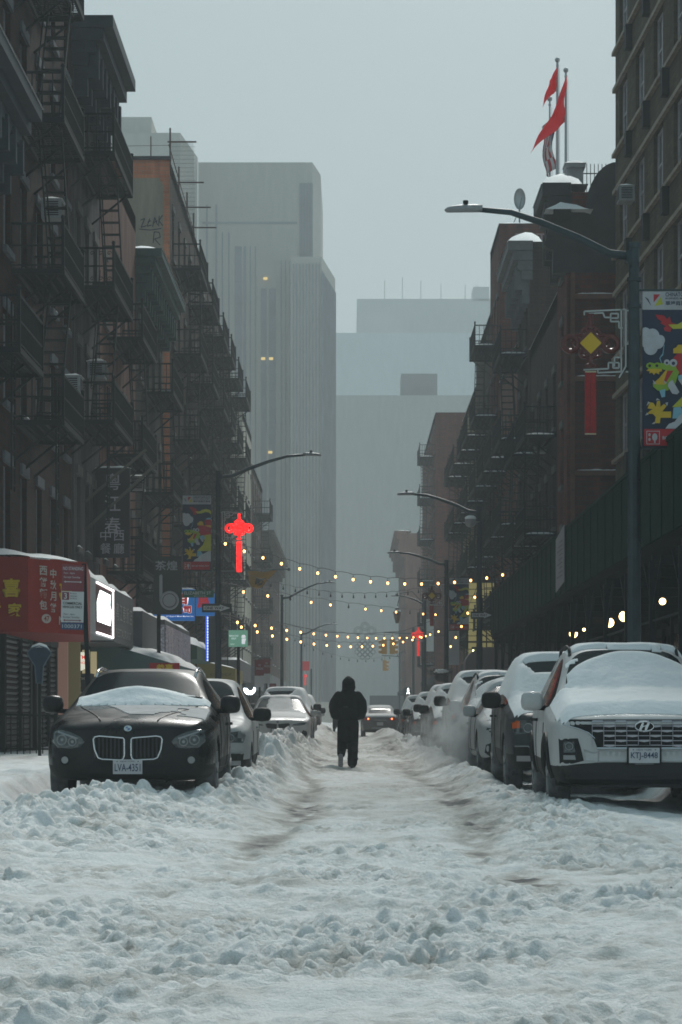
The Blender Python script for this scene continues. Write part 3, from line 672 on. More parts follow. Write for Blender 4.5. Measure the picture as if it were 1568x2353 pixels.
building('plain_house', 1, XR, 94.6, 105.8, 15.6, BR['pink_stucco'], 'plain pinkish tenement before the narrow red graffiti house', 'tenements on the right side', cols=4, rows=4, fe=[(95.5, 99.5, 1.0, True), (101, 105, 1.0, True)])
rb = building('graffiti_house', 1, XR, 106, 113, 22.6, BR['red_brick'], 'narrow red brick house with rooftop graffiti and a satellite dish', 'tenements on the right side', cols=3, rows=5, fe=[(107.5, 112, 1.0, True)])
q = M(); put_text(q, 'BET', CAMF(0, 105.98, 0), 7.85, 21.9, 1.4, .5); q.build('graffiti', mat('faded_spray', (.30, .22, .22), .9), rb)
def dish(x, y, z):
    t = thing('satellite_dish', (x, y, z), 'grey satellite dish standing on the roof with the graffiti', 'satellite dish')
    q = M(); n = 16; vs = [(x, y, z + 1.25)]; fs = []
    for k in range(n): a = 2 * math.pi * k / n; vs.append((x + .26 * math.cos(a), y - .12 - .0 * math.sin(a), z + 1.25 + .48 * math.sin(a)))
    for k in range(n): vs.append((vs[k + 1][0], vs[k + 1][1] - .02, vs[k + 1][2]))
    for k in range(n): k2 = (k + 1) % n; fs += [(0, k + 1, k2 + 1), (k + 1, n + k + 1, n + k2 + 1, k2 + 1)]
    q.add(vs, fs); q.build('reflector', POLEM, t, smooth=True)
    q = M().tube([(x, y, z), (x, y + .02, z + 1.2)], .035, 6).tube([(x, y, z + .8), (x - .35, y - .2, z), ], .02, 5).tube([(x, y - .1, z + .85), (x + .05, y - .6, z + 1.2)], .015, 5); q.build('mount', STEEL, t)
dish(7.4, 107, 22.6)
building('brown_corner_house', 1, XR, 113.2, 126, 19.8, BR['brown_brick'], 'brown tenement with balconies jutting over the street on the right', 'tenements on the right side', cols=4, rows=5, fe=[(115, 120, 1.0, True), (121.5, 125.5, 1.0, True)])
building('yellowish_house', 1, XR, 126.2, 141, 18.2, wall_mat('yellow_brick', (.33, .29, .16), (.25, .22, .13)), 'yellowish tenement, last of the near right row', 'tenements on the right side', cols=5, rows=4, fe=[(128, 133, 1.1, True), (135, 140, 1.1, True)])
building('hazy_brick_block', 1, 6.2, 180, 214, 23.6, BR['red_brick'], 'flat topped red brown block fading in the haze on the right', 'hazy houses on the right side', cols=8, rows=6, fe=[(183, 189, 1.1, True)])
building('hazy_corner_house', 1, 5.75, 262, 300, 20.8, BR['pink_stucco'], 'pale red house with a deep cornice, farthest on the right', 'hazy houses on the right side', cols=8, rows=5, corn=(1.2, 1.8), corn_m=BR['pink_stucco'])

# towers in the haze ------------------------------------------------------
def tower(name, poly, h, wall, label, bands=(), zbase=0, group='towers in the haze'):
    t = thing(name, (poly[0][0], poly[0][1], 0), label, 'building', group)
    m = M(); n = len(poly)
    vs = [(x, y, z) for z in (zbase, h) for x, y in poly]; fs = [tuple(range(n, 2 * n))] + [(i, (i + 1) % n, (i + 1) % n + n, i + n) for i in range(n)]
    m.add(vs, fs); m.build('wall', wall, t)
    return t
WB = mat('tower_window_strip', (0.20, 0.215, 0.24), .6, var=.3, vs=.3)
LS = BR['limestone']
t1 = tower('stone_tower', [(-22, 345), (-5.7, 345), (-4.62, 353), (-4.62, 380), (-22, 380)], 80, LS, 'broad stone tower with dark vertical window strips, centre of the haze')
q = M()
def txx(px, Y): return (px - VX) * Y / FPX
for (a, b, z1_) in ((540, 556, 68), (560, 566, 68), (600, 613, 62), (618, 634, 62), (495, 500, 74), (474, 478, 74), (510, 513, 70), (525, 528, 70), (574, 577, 68), (586, 589, 68), (645, 648, 66), (655, 658, 66), (665, 668, 66), (676, 679, 66)):
    z = 4; q = M(); q.box(txx(a, 345), txx(b, 345), 344.95, 345.1, 4, z1_)
    while z < z1_ - 3:
        q.box(txx(a, 345), txx(b, 345), 344.85, 344.94, z, z + 1.9); z += 3.1
    q.build('window_strip', WB, t1)
q = M(); q.box(-21.4, -7.9, 344.9, 345.1, 71.2, 71.5); q.build('string_course', WB, t1)
q = M()
for k in range(9): x = txx(690 + k * 3.5, 345); q.box(x - .07, x + .07, 344.8, 345.1, 4, 77)
q.build('fluted_strips', WB, t1)
LIT = mat('lit_office_window', (.4, .3, .1), .5, emit=(1, .72, .25), es=.7)
for px, py in ((606, 825), (624, 825), (622, 1040), (611, 641)): q = M(); x = txx(px, 345); z = 1 + (1645 - py) * 345 / FPX; q.box(x - .32, x + .25, 344.7, 344.84, z - .15, z + .2); q.build('lit_window', LIT, t1)
t2 = tower('tower_wing', [(-8.6, 337), (-4.25, 337), (-2.5, 354), (-8.6, 354)], 65, LS, 'lower stone wing stepping out from the right of the tower')
q = M()
for k in range(15):
    u = k / 14; a = Vector((-4.25, 337)).lerp(Vector((-2.5, 354)), u); q.box(a.x - .05, a.x + .12, a.y - .32, a.y + .32, 3, 63)
for k in range(9): x = -8.2 + k * .45; q.box(x - .09, x + .09, 336.85, 337.05, 3, 64)
q.build('fluted_strips', WB, t2)
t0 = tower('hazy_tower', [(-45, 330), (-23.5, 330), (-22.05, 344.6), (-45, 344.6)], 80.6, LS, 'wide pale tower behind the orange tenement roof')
q = M(); q.box(-44, -27.5, 331, 343, 80.6, 83); q.build('roof_house', LS, t0)
q = M()
for x in (-26, -25): q = M(); q.box(x - .3, x + .3, 329.85, 330.05, 4, 70); q.build('window_strip', WB, t0)
PALEC = wall_mat('pale_concrete', (.40, .41, .40), brick=False, stain=.03); MISTC = wall_mat('white_concrete', (.52, .53, .52), brick=False, stain=.03)  # far walls lightened so their colour carries some of the haze
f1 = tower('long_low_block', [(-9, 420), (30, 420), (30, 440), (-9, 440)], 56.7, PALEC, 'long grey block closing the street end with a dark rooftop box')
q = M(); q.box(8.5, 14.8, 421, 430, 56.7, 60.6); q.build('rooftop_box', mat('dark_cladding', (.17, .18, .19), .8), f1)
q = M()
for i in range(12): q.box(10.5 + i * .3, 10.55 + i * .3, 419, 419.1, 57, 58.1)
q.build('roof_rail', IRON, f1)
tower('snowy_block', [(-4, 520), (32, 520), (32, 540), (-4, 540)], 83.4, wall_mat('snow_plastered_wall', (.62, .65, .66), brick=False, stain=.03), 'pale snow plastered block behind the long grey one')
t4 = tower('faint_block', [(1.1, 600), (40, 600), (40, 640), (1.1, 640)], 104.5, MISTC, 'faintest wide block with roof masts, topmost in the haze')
q = M(); q.box(1.2, 12, 560, 599, 0, 95)
q.build('lower_wing', MISTC, t4)
q = M()
for x in (8, 12.4, 17, 22, 28, 31): q.bar((x, 600, 104), (x, 600, 107 + (x * 7 % 3)), .18)
q.box(30, 34, 600, 610, 104, 107.5); q.build('roof_mast', MISTC, t4)
# ------------------------------------------------------------------ cars (built at the origin: nose at y = 0 looking along -y)
def eval_mesh(o):
    bpy.context.view_layer.update(); dg = bpy.context.evaluated_depsgraph_get()
    return bpy.data.meshes.new_from_object(o.evaluated_get(dg))
def poly_grid(poly, step):
    """triangles filling a 2-D outline, with inner points every step so they can drape over a curved body"""
    pts = []; n = len(poly)
    for i in range(n):
        a = Vector(poly[i]); b = Vector(poly[(i + 1) % n]); k = max(1, int((b - a).length / step))
        for j in range(k): pts.append(a.lerp(b, j / k))
    nb = len(pts); edges = [(i, (i + 1) % nb) for i in range(nb)]
    x0 = min(p.x for p in pts); x1 = max(p.x for p in pts); y0 = min(p.y for p in pts); y1 = max(p.y for p in pts)
    def inside(x, y):
        c = False; j = nb - 1
        for i in range(nb):
            if (pts[i].y > y) != (pts[j].y > y) and x < (pts[j].x - pts[i].x) * (y - pts[i].y) / (pts[j].y - pts[i].y) + pts[i].x: c = not c
            j = i
        return c
    x = x0 + step * .5
    allp = list(pts)
    while x < x1:
        y = y0 + step * .5
        while y < y1:
            if inside(x, y) and min((Vector((x, y)) - p).length for p in pts) > step * .35: allp.append(Vector((x, y)))
            y += step
        x += step
    r = geometry.delaunay_2d_cdt(allp, edges, [], 1, 1e-6)
    vs = r[0]; fs = [tuple(f) for f in r[2] if len(f) == 3]
    return vs, fs, [e for e in range(nb)], nb
class Body:
    def __init__(s, bm_mesh):
        s.t = BVHTree.FromPolygons([v.co for v in bm_mesh.vertices], [tuple(p.vertices) for p in bm_mesh.polygons])
    def front(s, x, z, off=0.006, miss=None):
        h = s.t.ray_cast(Vector((x, -2, z)), Vector((0, 1, 0)))
        if h[0] is None or h[0].y > 2.4: return None
        return Vector((x, h[0].y - off, z))
    def back(s, x, z, off=0.006, L=6):
        h = s.t.ray_cast(Vector((x, L + 2, z)), Vector((0, -1, 0)))
        return None if h[0] is None else Vector((x, h[0].y + off, z))
    def side(s, y, z, sg, off=0.006):
        h = s.t.ray_cast(Vector((2 * sg, y, z)), Vector((-sg, 0, 0)))
        return None if h[0] is None else Vector((h[0].x + sg * off, y, z))
    def top(s, x, y):
        h = s.t.ray_cast(Vector((x, y, 3)), Vector((0, 0, -1)))
        return None if h[0] is None else h[0].z
    def inlay(s, m, poly, off=0.006, how='front', sg=1, step=0.05, skirt=0.03, mi=0):
        vs, fs, _, nb = poly_grid(poly, step); out = []; last = None
        for v in vs:
            p = s.front(v.x, v.y, off) if how == 'front' else s.back(v.x, v.y, off) if how == 'back' else s.side(v.x, v.y, sg, off)
            out.append(p)
        good = [p for p in out if p is not None]
        if not good: return
        for i, p in enumerate(out):
            if p is None:
                q = min(((j, (vs[j] - vs[i]).length) for j in range(len(vs)) if out[j] is not None), key=lambda t: t[1])[0]
                b = out[q]; out[i] = Vector((vs[i].x, b.y, vs[i].y)) if how in ('front', 'back') else Vector((b.x, vs[i].x, vs[i].y))
        k = len(out); d = Vector((0, skirt, 0)) if how == 'front' else Vector((0, -skirt, 0)) if how == 'back' else Vector((-sg * skirt, 0, 0))
        allv = out + [out[i] + d for i in range(nb)]
        allf = fs + [(i, (i + 1) % nb, k + (i + 1) % nb, k + i) for i in range(nb)]
        m.add(allv, allf, mi)
    def line(s, m, pts, r, how='front', sg=1, off=0.004, n=5, closed=False, mi=0):
        P = []
        dense = []
        K = len(pts)
        for i in range(K if closed else K - 1):
            a = Vector(pts[i]); b = Vector(pts[(i + 1) % K]); k = max(1, int((b - a).length / .04))
            dense += [a.lerp(b, j / k) for j in range(k)]
        if not closed: dense.append(Vector(pts[-1]))
        for v in dense:
            p = s.front(v.x, v.y, off) if how == 'front' else s.back(v.x, v.y, off) if how == 'back' else s.side(v.x, v.y, sg, off)
            if p is not None: P.append(p)
        if len(P) > 1: m.tube(P, r, n, mi, closed=closed)
GM_SLOTS = ['paint', 'trim', 'windshield', 'side', 'rear']
def car_shell(st, arches, paint, trim, pillars):
    """st: stations (y, zbot, zbelt, ztop, wbelt, wtop, crown). returns evaluated mesh with slots paint/trim/glass"""
    vs = []; fs = []; mi = []; K = 11
    for (y, zb, zs, zt, wb, wt, cr) in st:
        h = [(0, zb), (wb * .80, zb), (wb * .955, zb + .05), (wb * 1.0, zb + .30 * (zs - zb)), (wb * 1.0, zb + .72 * (zs - zb)), (wb * .985, zs), (wb * .955, zs + .03),
             (wt + (wb * .95 - wt) * .16, zt - .075) if zt - zs > .3 else (wt + (wb * .95 - wt) * .45, zt - .03), (wt, zt - .012), (wt * .55, zt + cr * .75), (0, zt + cr)]
        vs += [(x, y, z) for x, z in h] + [(-x, y, z) for x, z in h[1:-1]]
    P = 2 * K - 2
    ring = list(range(0, K)) + list(range(P - 1, K - 1, -1))       # 0..10 then back down the other side
    def idx(i, k): return i * P + ring[k % P]
    for i in range(len(st) - 1):
        for k in range(P):
            fs.append((idx(i, k), idx(i, k + 1), idx(i + 1, k + 1), idx(i + 1, k)))
            kk = k if k < K - 1 else P - 1 - k; kind = pillars[i]; s_ = 0
            if kk in (0, 1): s_ = 1
            if kk == 2 and trim: s_ = 1
            if kind == 'W' and kk in (8, 9): s_ = 2
            if kind in ('W', 'S') and kk == 6: s_ = 3
            if kind == 'R' and kk in (8, 9): s_ = 4
            if kind == 'R' and kk == 6 and False: s_ = 3
            mi.append(s_)
    for e, i in ((0, 0), (1, len(st) - 1)):
        for k in range(K - 1):
            a, b = ring[k], ring[k + 1]; c, d = ring[(P - k - 1) % P], ring[(P - k) % P]
            q = [i * P + a, i * P + b, i * P + c, i * P + d]
            q2 = []
            for t in q:
                if t not in q2: q2.append(t)
            if len(q2) < 3: continue
            fs.append(tuple(q2[::-1] if e == 0 else q2)); mi.append(1 if (k in (0, 1) or (k == 2 and trim)) else 0)
    me = bpy.data.meshes.new('shell'); me.from_pydata(vs, [], fs); me.polygons.foreach_set('material_index', mi)
    for nm in range(5): me.materials.append(PALETTE[nm])
    bm = bmesh.new(); bm.from_mesh(me); bmesh.ops.recalc_face_normals(bm, faces=bm.faces)
    cl = bm.edges.layers.float.get('crease_edge') or bm.edges.layers.float.new('crease_edge')
    for e in bm.edges:
        ms = {f.material_index for f in e.link_faces}
        if len(ms) > 1 and (ms & {2, 3, 4}): e[cl] = 0.55
    bm.to_mesh(me); bm.free()
    o = bpy.data.objects.new('shell', me); col.objects.link(o)
    s = o.modifiers.new('s', 'SUBSURF'); s.levels = 3; s.render_levels = 3
    cut = M()
    for (y, r) in arches:
        for sg in (-1, 1): cut.tube([(sg * .58, y, .34), (sg * 1.3, y, .34)], r, 40, 0)
    c = cut.build('cut', [PALETTE[1]], origin=(0, 0, 0)); bpy.context.view_layer.update()
    bmc = bmesh.new(); bmc.from_mesh(c.data); bmesh.ops.recalc_face_normals(bmc, faces=bmc.faces)
    bmc.to_mesh(c.data); bmc.free()
    c.data.materials.clear()
    for nm in range(5): c.data.materials.append(PALETTE[nm])
    for p in c.data.polygons: p.material_index = 1
    b = o.modifiers.new('b', 'BOOLEAN'); b.operation = 'DIFFERENCE'; b.object = c; b.solver = 'EXACT'
    out = eval_mesh(o); bpy.data.objects.remove(o); bpy.data.objects.remove(c)
    return out
PALETTE = [bpy.data.materials.new('_p%d' % i) for i in range(5)]
def wheel(parent, x, y, r=.345, w=.21, sg=1, spokes=5, gm=None):
    t = M(); R_ = r; n = 28; prof = [(R_ * .66, -w / 2), (R_ * .9, -w / 2), (R_, -w * .36), (R_, w * .36), (R_ * .9, w / 2), (R_ * .66, w / 2)]
    vs = []; fs = []
    for k in range(n):
        a = 2 * math.pi * k / n
        for (rr, ww) in prof: vs.append((x + ww, y + rr * math.cos(a), r + rr * math.sin(a)))
    P = len(prof)
    for k in range(n):
        for j in range(P - 1): fs.append((k * P + j, k * P + j + 1, ((k + 1) % n) * P + j + 1, ((k + 1) % n) * P + j))
    t.add(vs, fs)
    m = M(); xo = x + sg * w * .36
    m.tube([(xo - sg * .1, y, r), (xo, y, r)], R_ * .66, 24)
    for k in range(spokes):
        a = 2 * math.pi * k / spokes + .3
        m.bar((xo + sg * .015, y, r), (xo + sg * .015, y + R_ * .62 * math.cos(a), r + R_ * .62 * math.sin(a)), .05, .05, 1)
    m.tube([(xo + sg * .01, y + R_ * .64 * math.cos(2 * math.pi * k / 24), r + R_ * .64 * math.sin(2 * math.pi * k / 24)) for k in range(24)], .018, 5, 1, closed=True)
    o = m.build('wheel', [BLACK, gm or ALLOY], parent); t.build('tyre', RUBBER, o, smooth=True)
ALLOY = mat('dirty_alloy', (.28, .29, .30), .45, metal=.7, dirt=(.4, .4, .4), da=.6, vs=9)
LENS = mat('headlight_glass', (.05, .06, .065), .08, spec=.9, var=.5, vs=25)
LAMPIN = mat('lamp_reflector', (.26, .27, .28), .3, metal=.6)
AMBER = mat('amber_lens', (.55, .10, .02), .2); REDL = mat('red_lens', (.35, .01, .01), .2)
PLATEM = mat('plate_white', (.50, .50, .52), .5); PLATEB = mat('plate_navy', (.02, .04, .10), .5)
def mirror(parent, x, y, z, sg, m1, sc_=1.0):
    q = M(); vs = []; n = 12
    prof = [(0, .0), (.02, .085), (.07, .115), (.12, .11), (.15, .07), (.16, .0)]
    c = Vector((x + sg * .11 * sc_, y, z)); hw = .098 * sc_
    rings = []
    for i, (d, s) in enumerate([(-.07, .55), (-.055, .85), (-.01, 1.0), (.05, 1.0), (.075, .96)]):
        for k in range(n):
            a = 2 * math.pi * k / n; ca, sa = math.cos(a), math.sin(a)
            ex = math.copysign(abs(ca) ** .6, ca) * hw * s * (1 if ca * sg > 0 else 1.05); ez = math.copysign(abs(sa) ** .7, sa) * .095 * sc_ * s
            vs.append((c.x + ex, c.y + d * sc_, c.z + ez * (1 if sa > 0 else .85)))
    fs = [(i * n + k, i * n + (k + 1) % n, (i + 1) * n + (k + 1) % n, (i + 1) * n + k) for i in range(4) for k in range(n)] + [tuple(range(n))[::-1], tuple(4 * n + k for k in range(n))]
    q.add(vs, fs); q.bar((x - sg * .06, y + .02, z - .07), (c.x, y + .02, z - .06), .09, .05, 1)
    q.build('wing_mirror', [m1, BLACK], parent, smooth=True)
def plate(parent, B, x, z, txt=None, how='front', top='NEW YORK', w=.305, h=.152, frame=False, tilt=None):
    p = B.front(x, z, .03) if how == 'front' else B.back(x, z, .03)
    mt = CAMF(p.x, p.y, p.z) if how == 'front' else frame_mtx(p, (-1, 0, 0), (0, 0, 1))
    q = M(); 
    if frame: q.prism(rect(-w / 2 - .02, w / 2 + .02, -h / 2 - .02, h / 2 + .022), mt @ Matrix.Translation((0, 0, -.002)), .02, 2)
    q.prism(rect(-w / 2, w / 2, -h / 2, h / 2), mt, .012, 0)
    if txt:
        put_text(q, txt, mt, 0, -.008, w * .88, h * .52, 1, bold=.01); put_text(q, top, mt, 0, h * .37, w * .5, .017, 1)
        if frame: put_text(q, 'UNITED STATES AUTO', mt, 0, -h / 2 - .010, w * .6, .010, 0)
        for sx in (-1, 1): q.prism(disc(sx * w * .36, h * .37, .006, 8), mt @ Matrix.Translation((0, 0, .004)), .003, 1)
    q.build('number_plate', [PLATEM, PLATEB, BLACK], parent)
def drape(B, x0, x1, y0, y1, thick, step=.045, blur=4, zmin=.6, seed=0, relax=None):
    """snow lying on the car: height field over the body, thick(x, y) deep, edges rounded off"""
    xs = np.arange(x0, x1 + 1e-6, step); ys = np.arange(y0, y1 + 1e-6, step); H = np.zeros((len(ys), len(xs))); T = np.zeros_like(H)
    for j, y in enumerate(ys):
        for i, x in enumerate(xs):
            z = B.top(x, y); H[j, i] = z if z is not None and z > zmin else np.nan; T[j, i] = thick(x, y)
    ok = ~np.isnan(H) & (T > .004); Hf = np.where(np.isnan(H), np.nanmin(H), H)
    X, Y = np.meshgrid(xs, ys)
    S = Hf + T * (1 + .25 * fbm(X * 4 + seed, Y * 4, 7 + seed, 3))
    S2 = S.copy()
    for _ in range(blur):
        Pd = np.pad(S2, 1, mode='edge'); S2 = (Pd[1:-1, 1:-1] * 4 + Pd[:-2, 1:-1] + Pd[2:, 1:-1] + Pd[1:-1, :-2] + Pd[1:-1, 2:]) / 8
    S = np.maximum(np.minimum(S2, Hf + T * 2.2), Hf + .3 * T)
    k = np.pad(ok, 1, constant_values=False); edge = ok & ~(k[:-2, 1:-1] & k[2:, 1:-1] & k[1:-1, :-2] & k[1:-1, 2:])
    S = np.where(edge, Hf + .008, S)
    idm = -np.ones(H.shape, int); vs = []
    for j in range(len(ys)):
        for i in range(len(xs)):
            if ok[j, i]: idm[j, i] = len(vs); vs.append((xs[i], ys[j], S[j, i]))
    fs = [(idm[j, i], idm[j, i + 1], idm[j + 1, i + 1], idm[j + 1, i]) for j in range(len(ys) - 1) for i in range(len(xs) - 1)
          if min(idm[j, i], idm[j, i + 1], idm[j + 1, i + 1], idm[j + 1, i]) >= 0]
    m = M(); m.add(vs, fs)
    # skirt so the snow sits down onto the paint
    k0 = len(m.v); em = {}
    for f in fs:
        for a, b in zip(f, f[1:] + f[:1]):
            e = (min(a, b), max(a, b)); em[e] = em.get(e, 0) + 1
    for (a, b), n_ in em.items():
        if n_ == 1: va, vb = vs[a], vs[b]; m.add([va, vb, (vb[0], vb[1], vb[2] - .03), (va[0], va[1], va[2] - .03)], [(0, 1, 2, 3)])
    return m
def blob(x, x0, x1, e=.12): return float(min(1, max(0, (x - x0) / e)) * min(1, max(0, (x1 - x) / e)))
def car(kind, label, paint, st, pillars, arches, trim=True, group=None, cat='parked car'):
    t = thing(kind, (0, 0, 0), label, cat, group)
    me = car_shell(st, arches, paint, trim, pillars); B = Body(me)
    groups = {0: ('body', paint), 1: ('lower_trim', BLACK), 2: ('windshield', CARGLASS), 3: ('side_glass', CARGLASS), 4: ('rear_glass', CARGLASS)}
    V = [v.co.copy() for v in me.vertices]; per = {}
    for p in me.polygons: per.setdefault(p.material_index, []).append(tuple(p.vertices))
    def emit(fl, nm, ma):
        used = sorted({i for f in fl for i in f}); mp = {u: i for i, u in enumerate(used)}
        q = M(); q.add([V[u] for u in used], [tuple(mp[i] for i in f) for f in fl]); return q.build(nm, ma, t, smooth=True)
    body = None
    for k, fl in per.items():
        nm, ma = groups[k]
        if k == 3:
            L_ = [f for f in fl if V[f[0]].x > 0]; R2 = [f for f in fl if V[f[0]].x <= 0]
            for s_ in (L_, R2):
                # each pane by its gap along y
                adj = {}
                for f in s_:
                    for i in f: adj.setdefault(i, []).append(f)
                seen = set()
                for f in s_:
                    if f in seen: continue
                    comp = []; stack = [f]; seen.add(f)
                    while stack:
                        g = stack.pop(); comp.append(g)
                        for i in g:
                            for h_ in adj[i]:
                                if h_ not in seen: seen.add(h_); stack.append(h_)
                    emit(comp, 'side_window', ma)
        else:
            o = emit(fl, nm, ma)
            if k == 0: body = o
    for (y, r) in arches:
        for sg in (-1, 1): wheel(t, sg * (max(s[4] for s in st) - .13), y, r - .045, .22, sg)
    q = M()
    if True:
        for sg in (-1, 1):
            for (ya, za, yb, zb_) in DOORS.get(kind, []): B.line(q, [(ya, za), (yb, zb_)], .006, 'side', sg, .001, 4)
        if q.v: q.build('door_seams', BLACK, body)
    return t, B, body
DOORS = {}
SUVP = ['H', 'H', 'H', 'H', 'H', 'W', 'S', 'P', 'S', 'P', 'S', 'P', 'R', 'H', 'H']
def suv_stations(L, hw, h, hood, nose, belt=0.98, ws=1.45, bot=.24, boxy=0.0):
    return [(0.00, bot + .10, nose - .16, nose - .05, hw * .70, hw * .60, .0), (0.05, bot + .02, nose - .12, nose, hw * .84, hw * .70, .01), (0.20, bot, nose - .08, nose + .055, hw * .955, hw * .78, .025),
            (0.55, bot, hood - .16, hood - .04, hw, hw * .82, .035), (1.05, bot, hood - .12, hood + .02, hw, hw * .83, .035), (ws, bot, belt - .03, hood + .07, hw, hw * .80, .03),
            (ws + .78, bot, belt, h - .045, hw, hw * .635, .02), (ws + 1.2, bot, belt + .01, h - .01, hw, hw * .645, .015), (ws + 1.3, bot, belt + .01, h - .005, hw, hw * .645, .015),
            (L - .98, bot, belt + .03, h - .02, hw * .99, hw * .63, .015), (L - .86, bot, belt + .035, h - .025, hw * .985, hw * .625, .015), (L - .55, bot, belt + .05, h - .05, hw * .975, hw * .61, .01), (L - .38, bot, belt + .06, h - .08, hw * .965, hw * .60, .0),
            (L - .12, bot + .02, belt - .02, belt + .10, hw * .93, hw * .74, .0), (L - .03, bot + .06, belt - .12, belt - .02, hw * .88, hw * .70, .0), (L, bot + .12, belt - .2, belt - .12, hw * .80, hw * .62, 0)]
def sedan_stations(L, hw, h, hood, nose, belt=0.88, ws=1.5, bot=.2):
    return [(0.00, bot + .10, nose - .14, nose - .05, hw * .72, hw * .60, .0), (0.05, bot + .02, nose - .10, nose, hw * .86, hw * .70, .01), (0.22, bot, nose - .06, nose + .04, hw * .96, hw * .78, .02),
            (0.6, bot, hood - .12, hood - .04, hw, hw * .80, .03), (1.1, bot, hood - .10, hood + .01, hw, hw * .81, .03), (ws, bot, belt - .02, hood + .05, hw, hw * .79, .03),
            (ws + .95, bot, belt, h - .03, hw, hw * .60, .015), (ws + 1.25, bot, belt + .01, h, hw, hw * .61, .012), (ws + 1.35, bot, belt + .01, h, hw, hw * .61, .012),
            (L - 1.75, bot, belt + .02, h - .035, hw, hw * .60, .01), (L - 1.6, bot, belt + .02, h - .06, hw * .99, hw * .59, .01), (L - 1.35, bot, belt + .02, h - .14, hw * .99, hw * .60, .01), (L - 1.2, bot, belt + .02, h - .20, hw * .985, hw * .61, .01),
            (L - .72, bot, belt + .01, belt + .12, hw * .97, hw * .74, .01), (L - .12, bot + .02, belt - .02, belt + .085, hw * .92, hw * .72, .0), (L, bot + .1, belt - .18, belt - .06, hw * .84, hw * .66, 0)]
def seams(L, ws): return [(ws - .1, .35, ws - .1, .9), (ws + 1.22, .32, ws + 1.22, .92), (ws + 2.1, .6, ws + 2.1, .92), (ws - .1, .36, ws + 2.0, .36)]
DOORS['black_suv'] = seams(4.45, 1.45); DOORS['white_suv'] = seams(4.6, 1.5); DOORS['sedan'] = seams(4.9, 1.5); DOORS['suv'] = seams(4.5, 1.5); DOORS['minivan'] = seams(5, 1.2)
def handles(B, t, ys, z, m_):
    q = M()
    for sg in (-1, 1):
        for y in ys:
            p = B.side(y, z, sg, .02)
            if p: q.box(p.x - .02, p.x + .015, y - .09, y + .09, z - .016, z + .016)
    q.build('door_handle', m_, t)
# paints, all crusted with road salt
P_BLACK = mat('black_car_paint', (.003, .0045, .005), .14, spec=.22, dirt=(.10, .105, .11), da=.22, vs=1.7)
P_WHITE = mat('white_car_paint', (.50, .505, .51), .3, coat=.2, dirt=(.30, .295, .29), da=.5, vs=1.6)
P_SILVER = mat('silver_car_paint', (.36, .37, .375), .4, dirt=(.26, .26, .26), da=.6, vs=1.8)
P_NAVY = mat('blue_grey_car_paint', (.010, .017, .021), .25, spec=.35, dirt=(.12, .125, .13), da=.35, vs=1.8)
P_GREY = mat('dark_grey_car_paint', (.045, .047, .05), .3, coat=.3, dirt=(.2, .2, .2), da=.5, vs=1.7)

# --- black SUV with twin oval grille --------------------------------------
st = suv_stations(4.45, .90, 1.47, .97, .84, belt=.96, ws=1.5)
X1, B, body = car('black_suv', 'black car with snow wedge against its windshield and plate LVA-4351, nearest on the left', P_BLACK, st, SUVP, [(.86, .385), (3.6, .385)])
def mirr(pts): return [(-x, z) for x, z in pts][::-1]
kid = [(.035, .685), (.05, .70), (.30, .72), (.345, .71), (.36, .685), (.345, .58), (.31, .495), (.27, .478), (.07, .47), (.045, .485), (.035, .52)]
for pl in (kid, mirr(kid)):
    g = M(); B.inlay(g, pl, .004, step=.05); cx = sum(p[0] for p in pl) / len(pl)
    for k in range(8):
        x = cx - .145 + k * .0415
        B.line(g, [(x, .495), (x, .70)], .009, off=.012, mi=1)
    go = g.build('grille', [INTERIOR, mat('grille_slat', (.03, .032, .035), .35)], X1)
    r = M(); B.line(r, pl, .011, off=.014, closed=True, n=6); r.build('chrome_surround', CHROME, go, smooth=True)
hl = [(.45, .66), (.50, .715), (.62, .765), (.75, .79), (.80, .77), (.80, .66), (.74, .60), (.60, .585), (.50, .60)]
for pl, sg in ((hl, 1), (mirr(hl), -1)):
    g = M(); B.inlay(g, pl, .006, step=.05); ho = g.build('headlight', LENS, X1, smooth=True)
    g = M()
    for cx, cz, rr in ((.58, .66, .042), (.69, .68, .05)): B.line(g, [(sg * (cx + rr * math.cos(a)), cz + rr * math.sin(a)) for a in [k * math.pi / 6 for k in range(12)]], .007, off=.012, closed=True)
    B.inlay(g, [(sg * x, z) for x, z in ([(.52, .70), (.74, .775), (.74, .757), (.53, .685)] if sg > 0 else [(.52, .70), (.53, .685), (.74, .757), (.74, .775)])], .010, step=.05, skirt=.005)
    for cx, cz in ((.58, .66), (.69, .68)): B.inlay(g, disc(sg * cx, cz, .016, 8), .010, step=.02, skirt=.004)
    g.build('bulb_ring', LAMPIN, ho)
    g = M(); B.inlay(g, disc(sg * .66, .47, .038, 16), .008, step=.03)
    g.build('fog_light', LAMPIN, X1)
    r = M(); B.line(r, [(sg * (.66 + .046 * math.cos(a)), .47 + .046 * math.sin(a)) for a in [k * math.pi / 8 for k in range(16)]], .01, off=.008, closed=True); r.build('lamp_bezel', BLACK, X1)
q = M(); B.inlay(q, [(-.40, .24), (.40, .24), (.44, .30), (.38, .39), (-.38, .39), (-.44, .30)], .004, step=.06)
B.inlay(q, [(.50, .36), (.80, .36), (.80, .50), (.72, .54), (.56, .52)], .003, step=.05); B.inlay(q, mirr([(.50, .36), (.80, .36), (.80, .50), (.72, .54), (.56, .52)]), .003, step=.05)
q.build('air_intake', INTERIOR, X1)
q = M(); p = B.front(0, .80, .01); mt = frame_mtx(p, (1, 0, 0), (0, .45, 1)); q.prism(disc(0, 0, .041, 24, .034), mt, .02, 0); q.prism(disc(0, 0, .026, 20, .022), mt @ Matrix.Translation((0, 0, .003)), .004, 1)
